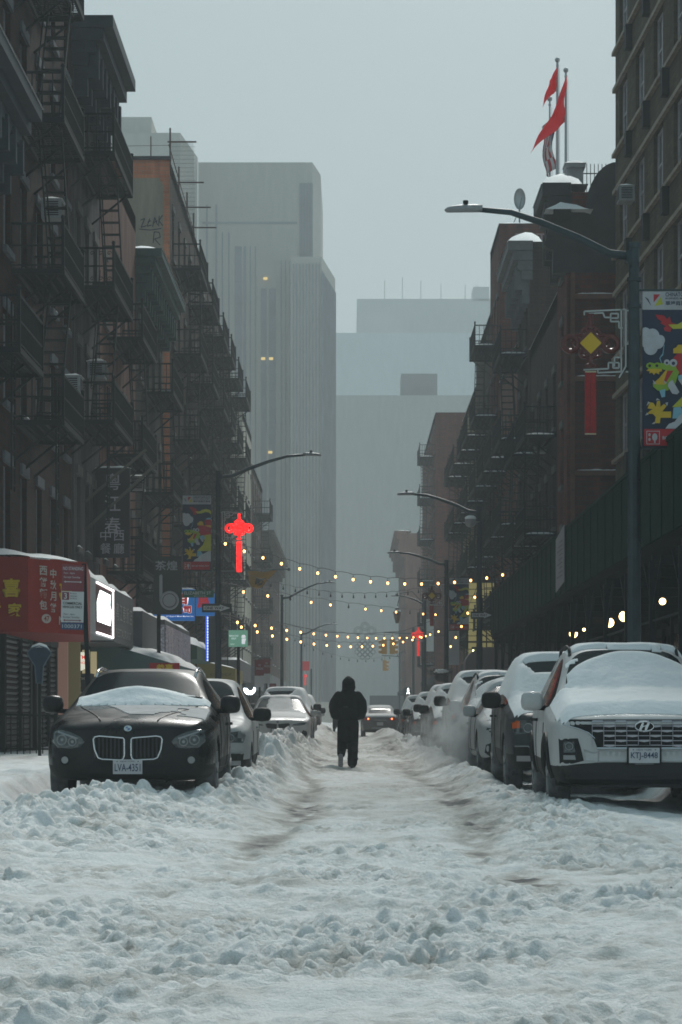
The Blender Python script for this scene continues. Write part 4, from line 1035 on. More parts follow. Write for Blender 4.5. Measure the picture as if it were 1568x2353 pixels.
for a in (0, math.pi): q.prism([(0, 0)] + [(.025 * math.cos(a + k * math.pi / 12), .021 * math.sin(a + k * math.pi / 12)) for k in range(7)], mt @ Matrix.Translation((0, 0, .006)), .003, 0)
q.build('round_badge', [CHROME, mat('badge_blue', (.05, .12, .3), .3)], X1)
q = M()
for sg in (-1, 1):   # bonnet creases that run from the grille to the pillars
    pts = []
    for k in range(12):
        t_ = k / 11; x = sg * (.30 + .34 * t_); y = .12 + 1.25 * t_; z = B.top(x, y)
        if z: pts.append((x, y, z + .001))
    q.tube(pts, .009, 5)
q.build('bonnet_crease', P_BLACK, body, smooth=True)
plate(X1, B, .0, .40, 'LVA-4351')
for sg in (-1, 1): mirror(X1, sg * .86, 1.62, 1.05, sg, P_BLACK, 1.15)
q = M()
for sg in (-1, 1):
    q.tube([(sg * .56, y, B.top(sg * .56, y) + (.045 if 2.35 < y < 3.9 else .0)) for y in (2.25, 2.4, 2.8, 3.3, 3.85, 4.0)], .016, 6)
q.build('roof_rail', CHROME, X1, smooth=True)
q = M()   # wiper cowl, wipers
for sg, a in ((1, .1), (-1, -.55)): q.tube([(a, 1.50, 1.10), (a + .3, 1.62, 1.155), (a + .58, 1.60, 1.13)], .008, 5)
q.build('wiper', BLACK, X1)
handles(B, X1, (2.5, 3.4), .84, P_BLACK)
snow = drape(B, -.70, .78, 1.15, 1.98, lambda x, y: (0.125 * math.exp(-((x + .05) / .50) ** 2) + .03) * max(0, 1 - abs(y - 1.56) / (.13 + .20 * math.exp(-((x + .05) / .5) ** 2))) ** .8 if abs(x) < .80 else 0, .03, 3)
snow.build('snow_wedge', SNOW, X1, smooth=True)
q = M(); dust = mat('frosted_film', (.33, .34, .35), .75, var=.25, vs=6)
d_ = drape(B, -.66, .78, .42, 1.28, lambda x, y: .008 if (x > -.35 + .35 * (1.28 - y) and fbm(np.array([x * 2.5]), np.array([y * 2.]), 5, 3)[0] > -.38) else 0, .03, 1); d_.build('frost', dust, body, smooth=True)
BM = B; X1.location = (-2.34, 25.2, .07); BLACKSUV = X1

# --- white crossover, bonnet and windshield buried in snow -----------------
st = suv_stations(4.55, .93, 1.73, 1.06, .95, belt=1.05, ws=1.45, bot=.26)
TU, B, body = car('white_suv', 'white car blanketed in snow with dark slatted grille and plate KTJ-8448, nearest on the right', P_WHITE, st, SUVP, [(.9, .40), (3.65, .40)])
DG = mat('dark_grille', (.006, .008, .009), .5, spec=.15); SL = mat('satin_slat', (.42, .41, .45), .35, metal=.5)
g = M(); gp = [(-.86, .935), (.86, .935), (.80, .885), (.66, .845), (.55, .80), (.50, .735), (.465, .645), (-.465, .645), (-.50, .735), (-.55, .80), (-.66, .845), (-.80, .885)]
B.inlay(g, gp[::-1], .004, step=.05); go = g.build('grille', DG, TU)
g = M(); rows_ = 6
for i in range(rows_):
    z = .918 - i * .049; wd = .60 if i < 1 else .56 if i < 3 else .5 - (i - 3) * .01
    for k in range(-5, 6):
        cx = k * .115
        if abs(cx) > wd - .05: continue
        if (i + k) % 2 == 0: B.inlay(g, [(cx - .056, z - .006), (cx, z - .014), (cx + .056, z - .006), (cx + .05, z + .009), (cx - .05, z + .009)], .014, step=.04, skirt=.012)
        else: B.inlay(g, rect(cx - .055, cx + .055, z - .003, z + .004), .008, step=.05, skirt=.006)
for k in range(-4, 5): B.line(g, [(k * .115 - .057, .66), (k * .115 - .057, .92)], .003, off=.008, n=4)
g.build('slats', SL, go)
g = M(); B.line(g, [(-.47, .645), (.47, .645)], .011, off=.012, n=6); B.line(g, [(-.86, .93), (-.80, .885), (-.66, .845), (-.55, .80), (-.49, .745)], .005, off=.008); B.line(g, [(.86, .93), (.80, .885), (.66, .845), (.55, .80), (.49, .745)], .005, off=.008)
g.build('chrome_strip', CHROME, TU)
g = M(); p = B.front(0, .865, .045); mt = CAMF(p.x, p.y, p.z)
g.tube([mt @ Vector((.092 * math.cos(a), .047 * math.sin(a), 0)) for a in [k * math.pi / 14 for k in range(28)]], .0085, 6, closed=True)
g.prism([(-.055, -.036), (-.033, -.040), (-.018, -.008), (.012, .002), (.002, -.038), (.022, -.042), (.055, .034), (.033, .040), (.018, .012), (-.012, .002), (-.004, .036), (-.024, .040)], mt, .012, 0)
g.prism(disc(0, 0, .088, 28, .044), mt @ Matrix.Translation((0, 0, -.012)), .02, 1)
g.build('oval_badge', [CHROME, DG], TU, smooth=False)
for sg in (-1, 1):
    def f(P_): return P_ if sg > 0 else mirr(P_)
    g = M(); B.inlay(g, f([(.60, .52), (.71, .49), (.835, .49), (.845, .74), (.66, .745), (.63, .65)]), .004, step=.05); g.build('lamp_recess', INTERIOR, TU)
    g = M(); B.inlay(g, f([(.68, .60), (.80, .60), (.805, .715), (.70, .715)]), .012, step=.04); ho = g.build('headlight', LENS, TU, smooth=True)
    g = M(); B.line(g, [(sg * (.745 + .036 * math.cos(a)), .665 + .036 * math.sin(a)) for a in [k * math.pi / 7 for k in range(14)]], .005, off=.018, closed=True)
    B.inlay(g, f([(.68, .53), (.80, .53), (.80, .575), (.69, .575)]), .012, step=.04, skirt=.01); g.build('bulb_ring', LAMPIN, ho)
    g = M(); B.line(g, [(.34 + .40 * 1.0, .60), (.36 + .4, .67)], .012, 'side', sg, .01); g.build('side_marker', AMBER, TU)
q = M(); B.inlay(q, [(-.86, .47), (-.62, .475), (-.5, .5), (-.40, .505), (.40, .505), (.5, .5), (.62, .475), (.86, .47), (.86, .26), (.6, .25), (-.6, .25), (-.86, .26)][::-1], .006, step=.06); q.build('bumper_cladding', mat('cladding', (.010, .012, .012), .7), TU)
q = M(); B.inlay(q, [(.51, .60), (.60, .635), (.585, .52), (.46, .512), (.455, .605)][::-1], .010, step=.05); B.inlay(q, mirr([(.51, .60), (.60, .635), (.585, .52), (.46, .512), (.455, .605)][::-1]), .010, step=.05); B.inlay(q, rect(-.455, .455, .515, .615), .009, step=.06); q.build('bumper_panel', P_WHITE, TU, smooth=True)
for sg in (-1, 1):    # wheel arch cladding
    for yc in (.9, 3.65):
        q = M()
        pts = [B.side(yc + .435 * math.cos(a), .34 + .435 * math.sin(a), sg, .0) for a in [math.pi * k / 14 for k in range(15)]]
        pts = [p for p in pts if p is not None]
        if len(pts) > 3: q.tube(pts, .034, 6)
        q.build('arch_cladding', BLACK, TU)
plate(TU, B, 0, .575, 'KTJ-8448', frame=True)
for sg in (-1, 1): mirror(TU, sg * .90, 1.66, 1.12, sg, P_WHITE, 1.2)
handles(B, TU, (2.55, 3.45), .93, BLACK)
q = M()
for sg in (-1, 1): q.tube([(sg * .585, y, B.top(sg * .585, y) + (.05 if 2.3 < y < 3.8 else .0)) for y in (2.25, 2.4, 2.8, 3.3, 3.75, 3.9)], .018, 6)
q.build('roof_rail', BLACK, TU, smooth=True)
def tsn(x, y):
    e = blob(x, -.86 if y < 1.5 else -.70 + .06 * max(0, y - 1.5), .86 if y < 1.5 else .78, .14)
    if y < 1.75: return .085 * e * blob(y, .10, 9, .22) * (1 + .35 * math.sin(y * 1.2))
    wedge = .86 - .46 * ((x - .05) / .8) ** 2
    top = y - 1.5
    if top < wedge * .80: return (.10 * min(1, (wedge * .80 - top) / .12)) * e
    if top < wedge * .80 + .04: return 0
    if top < .80 and (x < -.18 and x > -.62 + .0 or x > .42): return 0 if top > (.60 if x < 0 else .55) else .03 * e
    return .055 * e
snow = drape(B, -.92, .92, .02, 4.4, tsn, .034, 3, .8); snow.build('snow_cover', SNOW, TU, smooth=True)
TU.location = (2.92, 24.2, .03); TU.rotation_euler = (0, 0, R(-1.2)); WHITESUV = TU

# --- pale saloon with slim headlights ---------------------------------------
st = sedan_stations(4.9, .93, 1.46, .93, .78)
SE, B, body = car('sedan', 'white saloon facing the camera with slim headlights and a black twin grille', P_WHITE, st, SUVP, [(.88, .37), (3.85, .37)], trim=False)
kid = [(.02, .665), (.30, .69), (.34, .66), (.31, .58), (.27, .555), (.04, .55)]
for pl in (kid, mirr(kid)):
    g = M(); B.inlay(g, pl, .005, step=.06)
    for k in range(6): x = (min(p[0] for p in pl) + .04) + k * .05; B.line(g, [(x, .57), (x, .67)], .006, off=.01, mi=1)
    go = g.build('grille', [INTERIOR, BLACK], SE); r = M(); B.line(r, pl, .008, off=.01, closed=True); r.build('chrome_surround', mat('dark_chrome', (.10, .10, .11), .3, metal=.8), go)
for sg in (-1, 1):
    pl = [(.40, .63), (.44, .665), (.60, .70), (.80, .72), (.82, .69), (.76, .65), (.60, .625)]
    g = M(); B.inlay(g, pl if sg > 0 else mirr(pl), .006, step=.05); g.build('headlight', LENS, SE, smooth=True)
    pl = [(.52, .30), (.74, .27), (.84, .34), (.82, .46), (.72, .50), (.66, .42)]
    g = M(); B.inlay(g, pl if sg > 0 else mirr(pl), .006, step=.05); g.build('air_intake', INTERIOR, SE)
g = M(); B.inlay(g, [(-.48, .26), (.48, .26), (.52, .33), (.45, .36), (-.45, .36), (-.52, .33)], .005, step=.06); g.build('lower_intake', INTERIOR, SE)
q = M(); p = B.front(0, .735, .02); mt = frame_mtx(p, (1, 0, 0), (0, .4, 1)); q.prism(disc(0, 0, .04, 18, .03), mt, .02); q.build('round_badge', mat('grey_badge', (.12, .13, .15), .4), SE)
plate(SE, B, -.02, .46, None, frame=True)
for sg in (-1, 1): mirror(SE, sg * .88, 1.72, .97, sg, P_WHITE, 1.05)
handles(B, SE, (2.6, 3.5), .78, P_WHITE)
def ssn(x, y):
    e = blob(x, -.84, .84, .15)
    if y < 1.5: return .022 * e * blob(y, .3, 9, .2)
    if 1.5 < y < 2.38: return (.035 if (abs(x) < .45 * (1 - .3 * (y - 1.5)) or y < 1.66) and abs(x - .02) < .62 else 0) * e
    return .05 * e
snow = drape(B, -.9, .9, .1, 4.8, ssn, .04, 2, .7, seed=3); snow.build('snow_cover', mat('thin_snow', (.58, .60, .61), .7, var=.12, vs=4), SE, smooth=True)
SEDAN = SE; SE.location = (-2.1, 68, .10)

# --- generic SUV, used with different paints --------------------------------
st = suv_stations(4.6, .92, 1.75, 1.08, .96, belt=1.06, ws=1.4, bot=.26)
GS, B, body = car('suv', 'dark blue grey SUV with an amber indicator, half hidden behind the white nearest car', P_NAVY, st, SUVP, [(.9, .40), (3.7, .40)])
g = M(); B.inlay(g, [(-.46, .88), (.46, .88), (.42, .66), (-.42, .66)][::-1], .005, step=.06); go = g.build('grille', INTERIOR, GS)
r = M()
for i in range(3): B.line(r, [(-.43, .84 - i * .06), (.43, .84 - i * .06)], .010, off=.012)
r.build('slats', mat('dull_chrome', (.22, .23, .24), .35, metal=.8), go)
for sg in (-1, 1):
    def f(P_): return P_ if sg > 0 else mirr(P_)
    g = M(); B.inlay(g, f([(.52, .74), (.83, .72), (.86, .84), (.80, .905), (.54, .87)]), .006, step=.05); ho = g.build('headlight', LENS, GS, smooth=True)
    g = M(); B.line(g, [(sg * (.66 + .055 * math.cos(a)), .80 + .055 * math.sin(a)) for a in [k * math.pi / 7 for k in range(14)]], .008, off=.012, closed=True); g.build('bulb_ring', LAMPIN, ho)
    g = M(); B.inlay(g, f([(.76, .80), (.85, .79), (.855, .86), (.80, .89), (.76, .88)]), .012, step=.04, skirt=.01); g.build('indicator', AMBER, ho)
    g = M(); B.inlay(g, f([(.58, .36), (.82, .36), (.84, .56), (.66, .56)]), .005, step=.05); lo = g.build('fog_recess', INTERIOR, GS)
    g = M(); B.inlay(g, f([(.62, .38), (.80, .38), (.80, .45), (.63, .45)]), .012, step=.05); B.line(g, f([(.58, .50), (.66, .57), (.82, .57)]), .008, off=.012); g.build('fog_light', LAMPIN, lo)
plate(GS, B, 0, .52, None, frame=True)
for sg in (-1, 1): mirror(GS, sg * .89, 1.62, 1.15, sg, BLACK, 1.3)
handles(B, GS, (2.5, 3.4), .95, P_NAVY)
def gsn(x, y):
    e = blob(x, -.84, .84, .15)
    if y < 1.45: return .07 * e * blob(y, .12, 9, .25)
    if 1.45 < y < 2.2: return (.075 if not (.42 < y - 1.45 < .66 and abs(x + .15) < .42 * (y - 1.45) / .66 ) else 0) * e
    return .07 * e
snow = drape(B, -.9, .9, .05, 4.45, gsn, .04, 3, .75, seed=6); snow.build('snow_cover', SNOW, GS, smooth=True)
GS.location = (2.86, 30.2, .05); GSUV = GS

def put(src, x, y, label, paint=None, rot=0, z=0.05, skip=(), group=None):
    rc = {}
    base = {'BLACKSUV': P_BLACK}
    pm = [s.material for s in [c for c in src_body(src).material_slots]][0]
    if paint and paint is not pm: rc[pm.name] = paint
    return copy_tree(src, (x, y, z), R(rot), label, group, rc, skip)
def src_body(src):
    return [o for o in bpy.data.objects if o.parent is src and o.name.split('.')[0] == 'body'][0]
RG = 'cars parked along the right kerb'; LG = 'cars parked along the left kerb'
for o, g_ in ((X1, LG), (SE, LG), (TU, RG), (GS, RG)): o['group'] = g_
sc2 = put(GSUV, -2.30, 32.4, 'silver grey car with a clear windshield directly behind the nearest black one', P_SILVER, z=0.0, skip=('snow_cover',), group=LG); sc2.scale = (1, 1, .88)
for o_ in bpy.data.objects:
    if o_.name.startswith('indicator') and o_.parent and o_.parent.parent is sc2: o_.material_slots[0].link = 'OBJECT'; o_.material_slots[0].material = LAMPIN
put(GSUV, -2.15, 75.5, 'snow heaped white car right behind the white saloon', P_WHITE, group=LG, z=.12)
put(SEDAN, -2.2, 84, 'pale saloon behind the snow heaped car on the left', P_SILVER, group=LG, z=.1)
put(GSUV, -2.2, 93, 'hazy grey car, fourth back from the white saloon side', P_GREY, group=LG, z=.05)
put(SEDAN, -2.3, 104, 'farthest faint snow covered saloon on the left', P_WHITE, group=LG, z=.1)
put(SEDAN, 2.85, 36.6, 'silver car directly behind the blue grey SUV, seen through the steam', P_SILVER, z=.1, group=RG)
put(WHITESUV, 2.9, 42.3, 'white car with dark windows third from the camera on the right', P_WHITE, z=.05, group=RG)
put(GSUV, 2.85, 48.6, 'white car with the most rounded snow load, behind the steam', P_WHITE, z=.15, group=RG)
put(GSUV, 2.78, 57.5, 'dark SUV with black mirrors just past the rounded snowy white car', P_BLACK, z=.0, group=RG, skip=())
put(GSUV, 2.80, 63.5, 'grey boxy car second past the rounded snowy white car', P_GREY, z=.05, group=RG)
put(GSUV, 2.72, 74, 'dark car with snow on windshield where the right row thins out', P_NAVY, z=-.05, group=RG)
put(SEDAN, 2.75, 82, 'small dark saloon close to the far end of the right row', P_GREY, z=.0, group=RG)
put(GSUV, 2.75, 92, 'farthest grey car in the haze on the right', P_GREY, z=.0, group=RG)
# dark car driving away, seen from behind
st = sedan_stations(4.85, .92, 1.50, .95, .80, belt=.95)
DC, B, body = car('dark_sedan', 'dark saloon seen from behind with two small red tail lights', P_GREY, st, SUVP, [(.88, .36), (3.85, .36)], trim=False, cat='car')
for sg in (-1, 1):
    g = M(); B.inlay(g, [(.52, .82), (.80, .80), (.82, .88), (.52, .90)] if sg > 0 else mirr([(.52, .82), (.80, .80), (.82, .88), (.52, .90)]), .006, 'back', step=.06); tl = g.build('tail_light', REDL, DC)
    g = M(); p = B.back(sg * .56, .86, .02); g.ball(p, .035, 8, 6); g.build('bulb', mat('tail_glow', (.6, .1, .03), .4, emit=(1, .16, .05), es=6), tl)
plate(DC, B, 0, .62, None, 'back')
g = M(); B.line(g, [(-.3, .80), (.3, .80)], .012, 'back', off=.01); B.line(g, [(-.4, .42), (.4, .42)], .012, 'back', off=.01); g.build('chrome_strip', CHROME, DC)
for sg in (-1, 1): mirror(DC, sg * .88, 1.72, 1.02, sg, P_GREY, 1.0)
snow = drape(B, -.86, .86, 2.0, 4.8, lambda x, y: .02 * blob(x, -.8, .8, .12) if (y < 3.5 or y > 4.0 or abs(x) > .5) else .0, .05, 2, .7, seed=9); snow.build('snow_cover', MATS['thin_snow'], DC, smooth=True)
# nose away from the camera
DC.rotation_euler = (0, 0, math.pi); DC.location = (1.32, 119.8, .0)
for m_ in PALETTE: bpy.data.materials.remove(m_)
# ------------------------------------------------------------------ street lamps, banners, knots, signs
POLE = mat('lamp_pole_paint', (.018, .034, .042), .5, metal=.2, var=.35, vs=5)
HEADM = mat('lamp_head_grey', (.24, .25, .26), .5, var=.2, vs=10)
KNOT_OFF = mat('knot_red_unlit', (.085, .010, .008), .35, var=.3, vs=20); KNOT_Y = mat('knot_yellow', (.52, .33, .01), .6)
KNOT_ON = mat('knot_red_lit', (.6, .01, .01), .5, emit=(1.0, .012, .012), es=2.6); KNOT_ON2 = mat('knot_red_lit_dim', (.5, .01, .01), .5, emit=(1.0, .03, .03), es=.55)
TASSEL = mat('tassel_red', (.26, .006, .008), .7, var=.35, vs=30); FRET = mat('fretwork_white', (.40, .42, .42), .6)
BN = {k: mat('banner_' + k, tuple(x * .95 for x in c), .8, var=.12, vs=5) for k, c in dict(white=(.40, .41, .43), navy=(.012, .025, .055), red=(.38, .015, .025), yellow=(.55, .36, .02), green=(.22, .36, .03), lime=(.42, .42, .03), sky=(.18, .38, .48), dark=(.02, .02, .03), cloud=(.42, .44, .47)).items()}
BK = list(BN); BI = {k: i for i, k in enumerate(BK)}
def mottle(m, lo, hi):
    n = m.node_tree; b = n.nodes['Principled BSDF']; g = n.nodes.new('ShaderNodeTexCoord'); t = n.nodes.new('ShaderNodeTexNoise'); t.inputs['Scale'].default_value = 16; t.inputs['Detail'].default_value = 2
    r = n.nodes.new('ShaderNodeMapRange'); r.inputs[1].default_value = .38; r.inputs[2].default_value = .62; r.inputs[3].default_value = lo; r.inputs[4].default_value = hi
    n.links.new(g.outputs['Object'], t.inputs['Vector']); n.links.new(t.outputs['Fac'], r.inputs[0]); n.links.new(r.outputs[0], b.inputs['Emission Strength'])
mottle(KNOT_ON, .7, 2.6)
def banner(parent, x0, y, z1, w=.78, h=2.06, flip=False):
    mt = CAMF(x0, y, z1 - h); q = M(); lay = [0]
    def U(u, v): return (u * w, (1 - v) * h)
    def pg(c, pts):
        lay[0] += 1; q.prism([U(*p) for p in pts][::-1] if sum((pts[i][0] * pts[(i + 1) % len(pts)][1] - pts[(i + 1) % len(pts)][0] * pts[i][1]) for i in range(len(pts))) > 0 else [U(*p) for p in pts], mt @ Matrix.Translation((0, 0, .0012 * lay[0])), .001, BI[c])
    def dc(c, u, v, r, rv=None, n=16): pg(c, [(u + r * math.cos(2 * math.pi * k / n), v + (rv or r * w / h) * math.sin(2 * math.pi * k / n)) for k in range(n)])
    q.prism([(0, 0), (w, 0), (w, h), (0, h)], mt, .012, BI['navy'])
    pg('white', [(0, 0), (1, 0), (1, .118), (0, .118)])
    pg('red', [(.19, .02), (.30, .02), (.19, .072)]); pg('lime', [(.20, .096), (.31, .035), (.35, .083)]); pg('navy', [(.04, .035), (.10, .05), (.15, .095)])
    # tail tuft and tail
    pg('red', [(.22, .15), (.36, .155), (.42, .18), (.46, .16), (.49, .20), (.60, .215), (.50, .235), (.47, .262), (.38, .255), (.36, .235), (.40, .225), (.30, .205), (.33, .195), (.25, .175)])
    pg('lime', [(.44, .215), (.60, .212), (.70, .19), (.84, .18), (.97, .195), (1, .215), (1, .255), (.92, .225), (.80, .222), (.66, .24), (.52, .242)])
    # cloud at the left edge and kite string
    for u, v, r in ((.05, .31, .12), (.17, .29, .12), (.26, .325, .11), (.14, .36, .12), (.05, .27, .09), (.30, .315, .08)): pg('cloud', [(max(0, u + r * math.cos(a)), v + r * .42 * math.sin(a)) for a in [k * math.pi / 8 for k in range(16)]])
    pg('sky', [(.36, .345), (.372, .345), (.35, .41), (.30, .43), (.33, .465), (.32, .467), (.285, .43), (.34, .40)])
    # body behind the head, sky blue patch
    pg('red', [(.78, .33), (1, .32), (1, .42), (.80, .42)]); pg('sky', [(.80, .315), (.9, .298), (1, .30), (1, .32), (.86, .322)])
    pg('yellow', [(.75, .40), (1, .40), (1, .45), (.75, .45)])
    pg('red', [(.52, .43), (.58, .405), (.72, .395), (.90, .42), (1, .43), (1, .535), (.80, .535), (.66, .545), (.52, .50)])
    pg('yellow', [(.52, .40), (.52, .37), (.57, .362), (.60, .345), (.68, .345), (.73, .365), (.74, .40)])
    pg('lime', [(.62, .56), (.80, .53), (1, .52), (1, .745), (.5, .745), (.72, .66), (.78, .60)])
    # lower jaw, mouth, snout
    pg('green', [(.56, .49), (.62, .52), (.55, .60), (.42, .64), (.26, .64), (.18, .615), (.17, .59), (.30, .60), (.42, .55)])
    pg('yellow', [(.40, .505), (.50, .50), (.38, .60), (.22, .60), (.20, .585), (.28, .56)])
    pg('red', [(.42, .51), (.52, .512), (.40, .585), (.36, .58)])
    pg('green', [(.07, .468), (.12, .458), (.20, .465), (.25, .458), (.30, .464), (.46, .462), (.56, .475), (.58, .51), (.44, .512), (.30, .50), (.10, .50), (.055, .485)])
    dc('dark', .12, .48, .025); dc('dark', .24, .48, .025)
    pg('yellow', [(.10, .50), (.32, .50), (.33, .515), (.28, .52), (.28, .536), (.22, .525), (.19, .54), (.16, .524), (.11, .53), (.12, .516), (.06, .512)])
    dc('white', .41, .458, .05); dc('navy', .41, .462, .022); dc('white', .52, .462, .065); dc('navy', .52, .465, .03)
    pg('white', [(.17, .57), (.19, .60), (.23, .595)]); pg('white', [(.36, .575), (.38, .60), (.41, .59)])
    # ruff
    pg('sky', [(.60, .545), (.74, .53), (.80, .58), (.70, .60), (.60, .57)]); pg('white', [(.44, .59), (.50, .57), (.62, .65), (.58, .665), (.50, .66), (.42, .61)]); pg('white', [(.60, .57), (.66, .57), (.76, .61), (.70, .625)])
    pg('sky', [(.28, .64), (.38, .63), (.38, .68), (.32, .685)])
    # claw
    pg('yellow', [(.08, .755), (.12, .715), (.18, .72), (.22, .745), (.24, .71), (.29, .705), (.30, .745), (.36, .725), (.40, .74), (.33, .775), (.48, .775), (.48, .815), (.30, .815), (.29, .85), (.20, .85), (.22, .81), (.17, .79), (.07, .79), (.12, .77), (.17, .76)])
    for p_ in ([(.06, .74), (.09, .71), (.12, .718)], [(.22, .705), (.24, .69), (.29, .70)], [(.38, .72), (.43, .715), (.41, .742)], [(.04, .80), (.07, .782), (.10, .795)], [(.15, .855), (.20, .84), (.20, .855)]): pg('white', p_)
    pg('sky', [(.52, .75), (.64, .745), (.72, .79), (.60, .82), (.50, .82)])
    pg('cloud', [(.38, .885), (.44, .855), (.54, .84), (.62, .80), (.78, .775), (.92, .745), (1, .74), (1, .885)])
    pg('red', [(.02, .888), (.97, .888), (.97, .995), (.02, .995)])
    for r_ in (rect(.06, .285, .90, .904), rect(.06, .285, .982, .986), rect(.06, .07, .90, .986), rect(.275, .285, .90, .986)): pg('white', [(a, b) for a, b in r_])
    dc('white', .20, .94, .045, .024); pg('white', [(.19, .96), (.21, .96), (.215, .978), (.185, .978)]); dc('white', .11, .925, .02, .010); dc('white', .11, .955, .02, .010)
    L2 = mt @ Matrix.Translation((0, 0, .0012 * (lay[0] + 1)))
    put_text(q, 'CHINATOWN B.I.D.', L2, .68 * w, (1 - .026) * h, .60 * w, .055, BI['navy'], bold=.02); put_text(q, 'BUSINESS IMPROVEMENT', L2, .68 * w, (1 - .051) * h, .60 * w, .024, BI['navy'], bold=.02)
    put_text(q, '華埠商業改進區', L2, .68 * w, (1 - .082) * h, .60 * w, .06, BI['navy'], bold=.02); put_text(q, 'BO BO POULTRY', L2, .63 * w, (1 - .945) * h, .60 * w, .045, BI['white'], bold=.02)
    q.build('banner', [BN[k] for k in BK], parent)
    for z in (z1 + .015, z1 - h - .015): M().bar((x0 - .12, y, z), (x0 + w, y, z), .025).build('banner_arm', POLE, parent)
def knot(parent, x, y, z, on=0, sg=1, yellow=True, fret=True, fx=.577):
    """sg: which side the pole is on"""
    body, tas = [(KNOT_OFF, TASSEL), (KNOT_ON, KNOT_ON), (KNOT_ON2, KNOT_ON2)][on]
    t = M(); c = Vector((x, y, z))
    def ring(cx, cz, r, tr, n=20, a0=0, a1=2 * math.pi):
        full = a1 - a0 > 6.2; t.tube([c + Vector((cx + r * math.cos(a0 + (a1 - a0) * k / n), 0, cz + r * math.sin(a0 + (a1 - a0) * k / n))) for k in range(n if full else n + 1)], tr, 7, closed=full)
    for s in (-1, 1):
        ring(s * .262, -.005, .098, .038); ring(s * .205, -.01, .045, .02)
        t.tube([c + Vector((s * .10, 0, .09)), c + Vector((s * .17, 0, .11)), c + Vector((s * .25, 0, .095))], .026, 6)
        ring(s * .075, .145, .045, .026, 12); ring(s * .085, -.13, .05, .026, 12); ring(s * .03, -.165, .035, .022, 10)
    ring(0, .185, .055, .028, 14)
    t.tube([c + Vector((0, 0, .20)), c + Vector((0, 0, .375))], [.045, .032], 8)
    t.tube([c + Vector((-.045, 0, .385)), c + Vector((.045, 0, .385))], .012, 6)
    t.prism([(x_, z_) for x_, z_ in ((0, -.2), (.15, -.05), (.19, 0), (.15, .05), (0, .2), (-.15, .05), (-.19, 0), (-.15, -.05))], CAMF(x, y - .025, z), .05)
    t.tube([c + Vector((0, 0, -.17)), c + Vector((0, 0, -.26))], [.04, .025], 8)
    t.ball(c + Vector((0, 0, -.292)), .075, 12, 6, squash=(1, .5, .45))
    k = t.build('lucky_knot', body, parent, smooth=False)
    t = M()
    for s in (-1, 1): t.prism(rect(s * .0375 - .0355, s * .0375 + .0355, -.84, 0), CAMF(x, y - .012, z - .37), .03)
    t.build('tassel', tas, k)
    if not on or yellow:
        if not on: M().prism([(0, -.143), (.143, 0), (0, .143), (-.143, 0)], CAMF(x, y - .045, z), .02).build('diamond', KNOT_Y, k)
        t = M()
        for zz in (z - .378, z - 1.2): t.prism(rect(-.073, .073, -.008, .010), CAMF(x, y - .02, zz), .04)
        if not on: t.build('tassel_band', mat('band_cream', (.42, .38, .25), .6), k)
    if fret:
        t = M(); P_ = lambda a, b: c + Vector((a * sg, .03, b))
        for pl in ([(-.08, .38), (-.08, .43), (.47, .455)], [(-.02, .40), (.17, .41), (.19, .35), (.28, .35)], [(.27, .40), (.37, .40), (.37, .34), (.27, .34), (.27, .40)], [(.27, .34), (.27, .295), (.38, .295), (.38, .21), (.43, .21)],
                   [(.41, .46), (.41, -.37)], [(.47, .45), (.47, -.30), (.38, -.45)], [(.40, -.08), (.40, -.18), (.32, -.18), (.32, -.30)], [(.24, -.33), (.24, -.25), (.38, -.25), (.38, -.32), (.30, -.32), (.30, -.25)], [(-.09, -.345), (.24, -.33)], [(.10, -.35), (.10, -.385), (.41, -.37)]):
            for a, b in zip(pl, pl[1:]): t.bar(P_(*a), P_(*b), .018)
        for zz in (.44, .0, -.37): t.bar(P_(.47, zz), P_(fx, zz), .022)
        t.build('fretwork', FRET, parent)
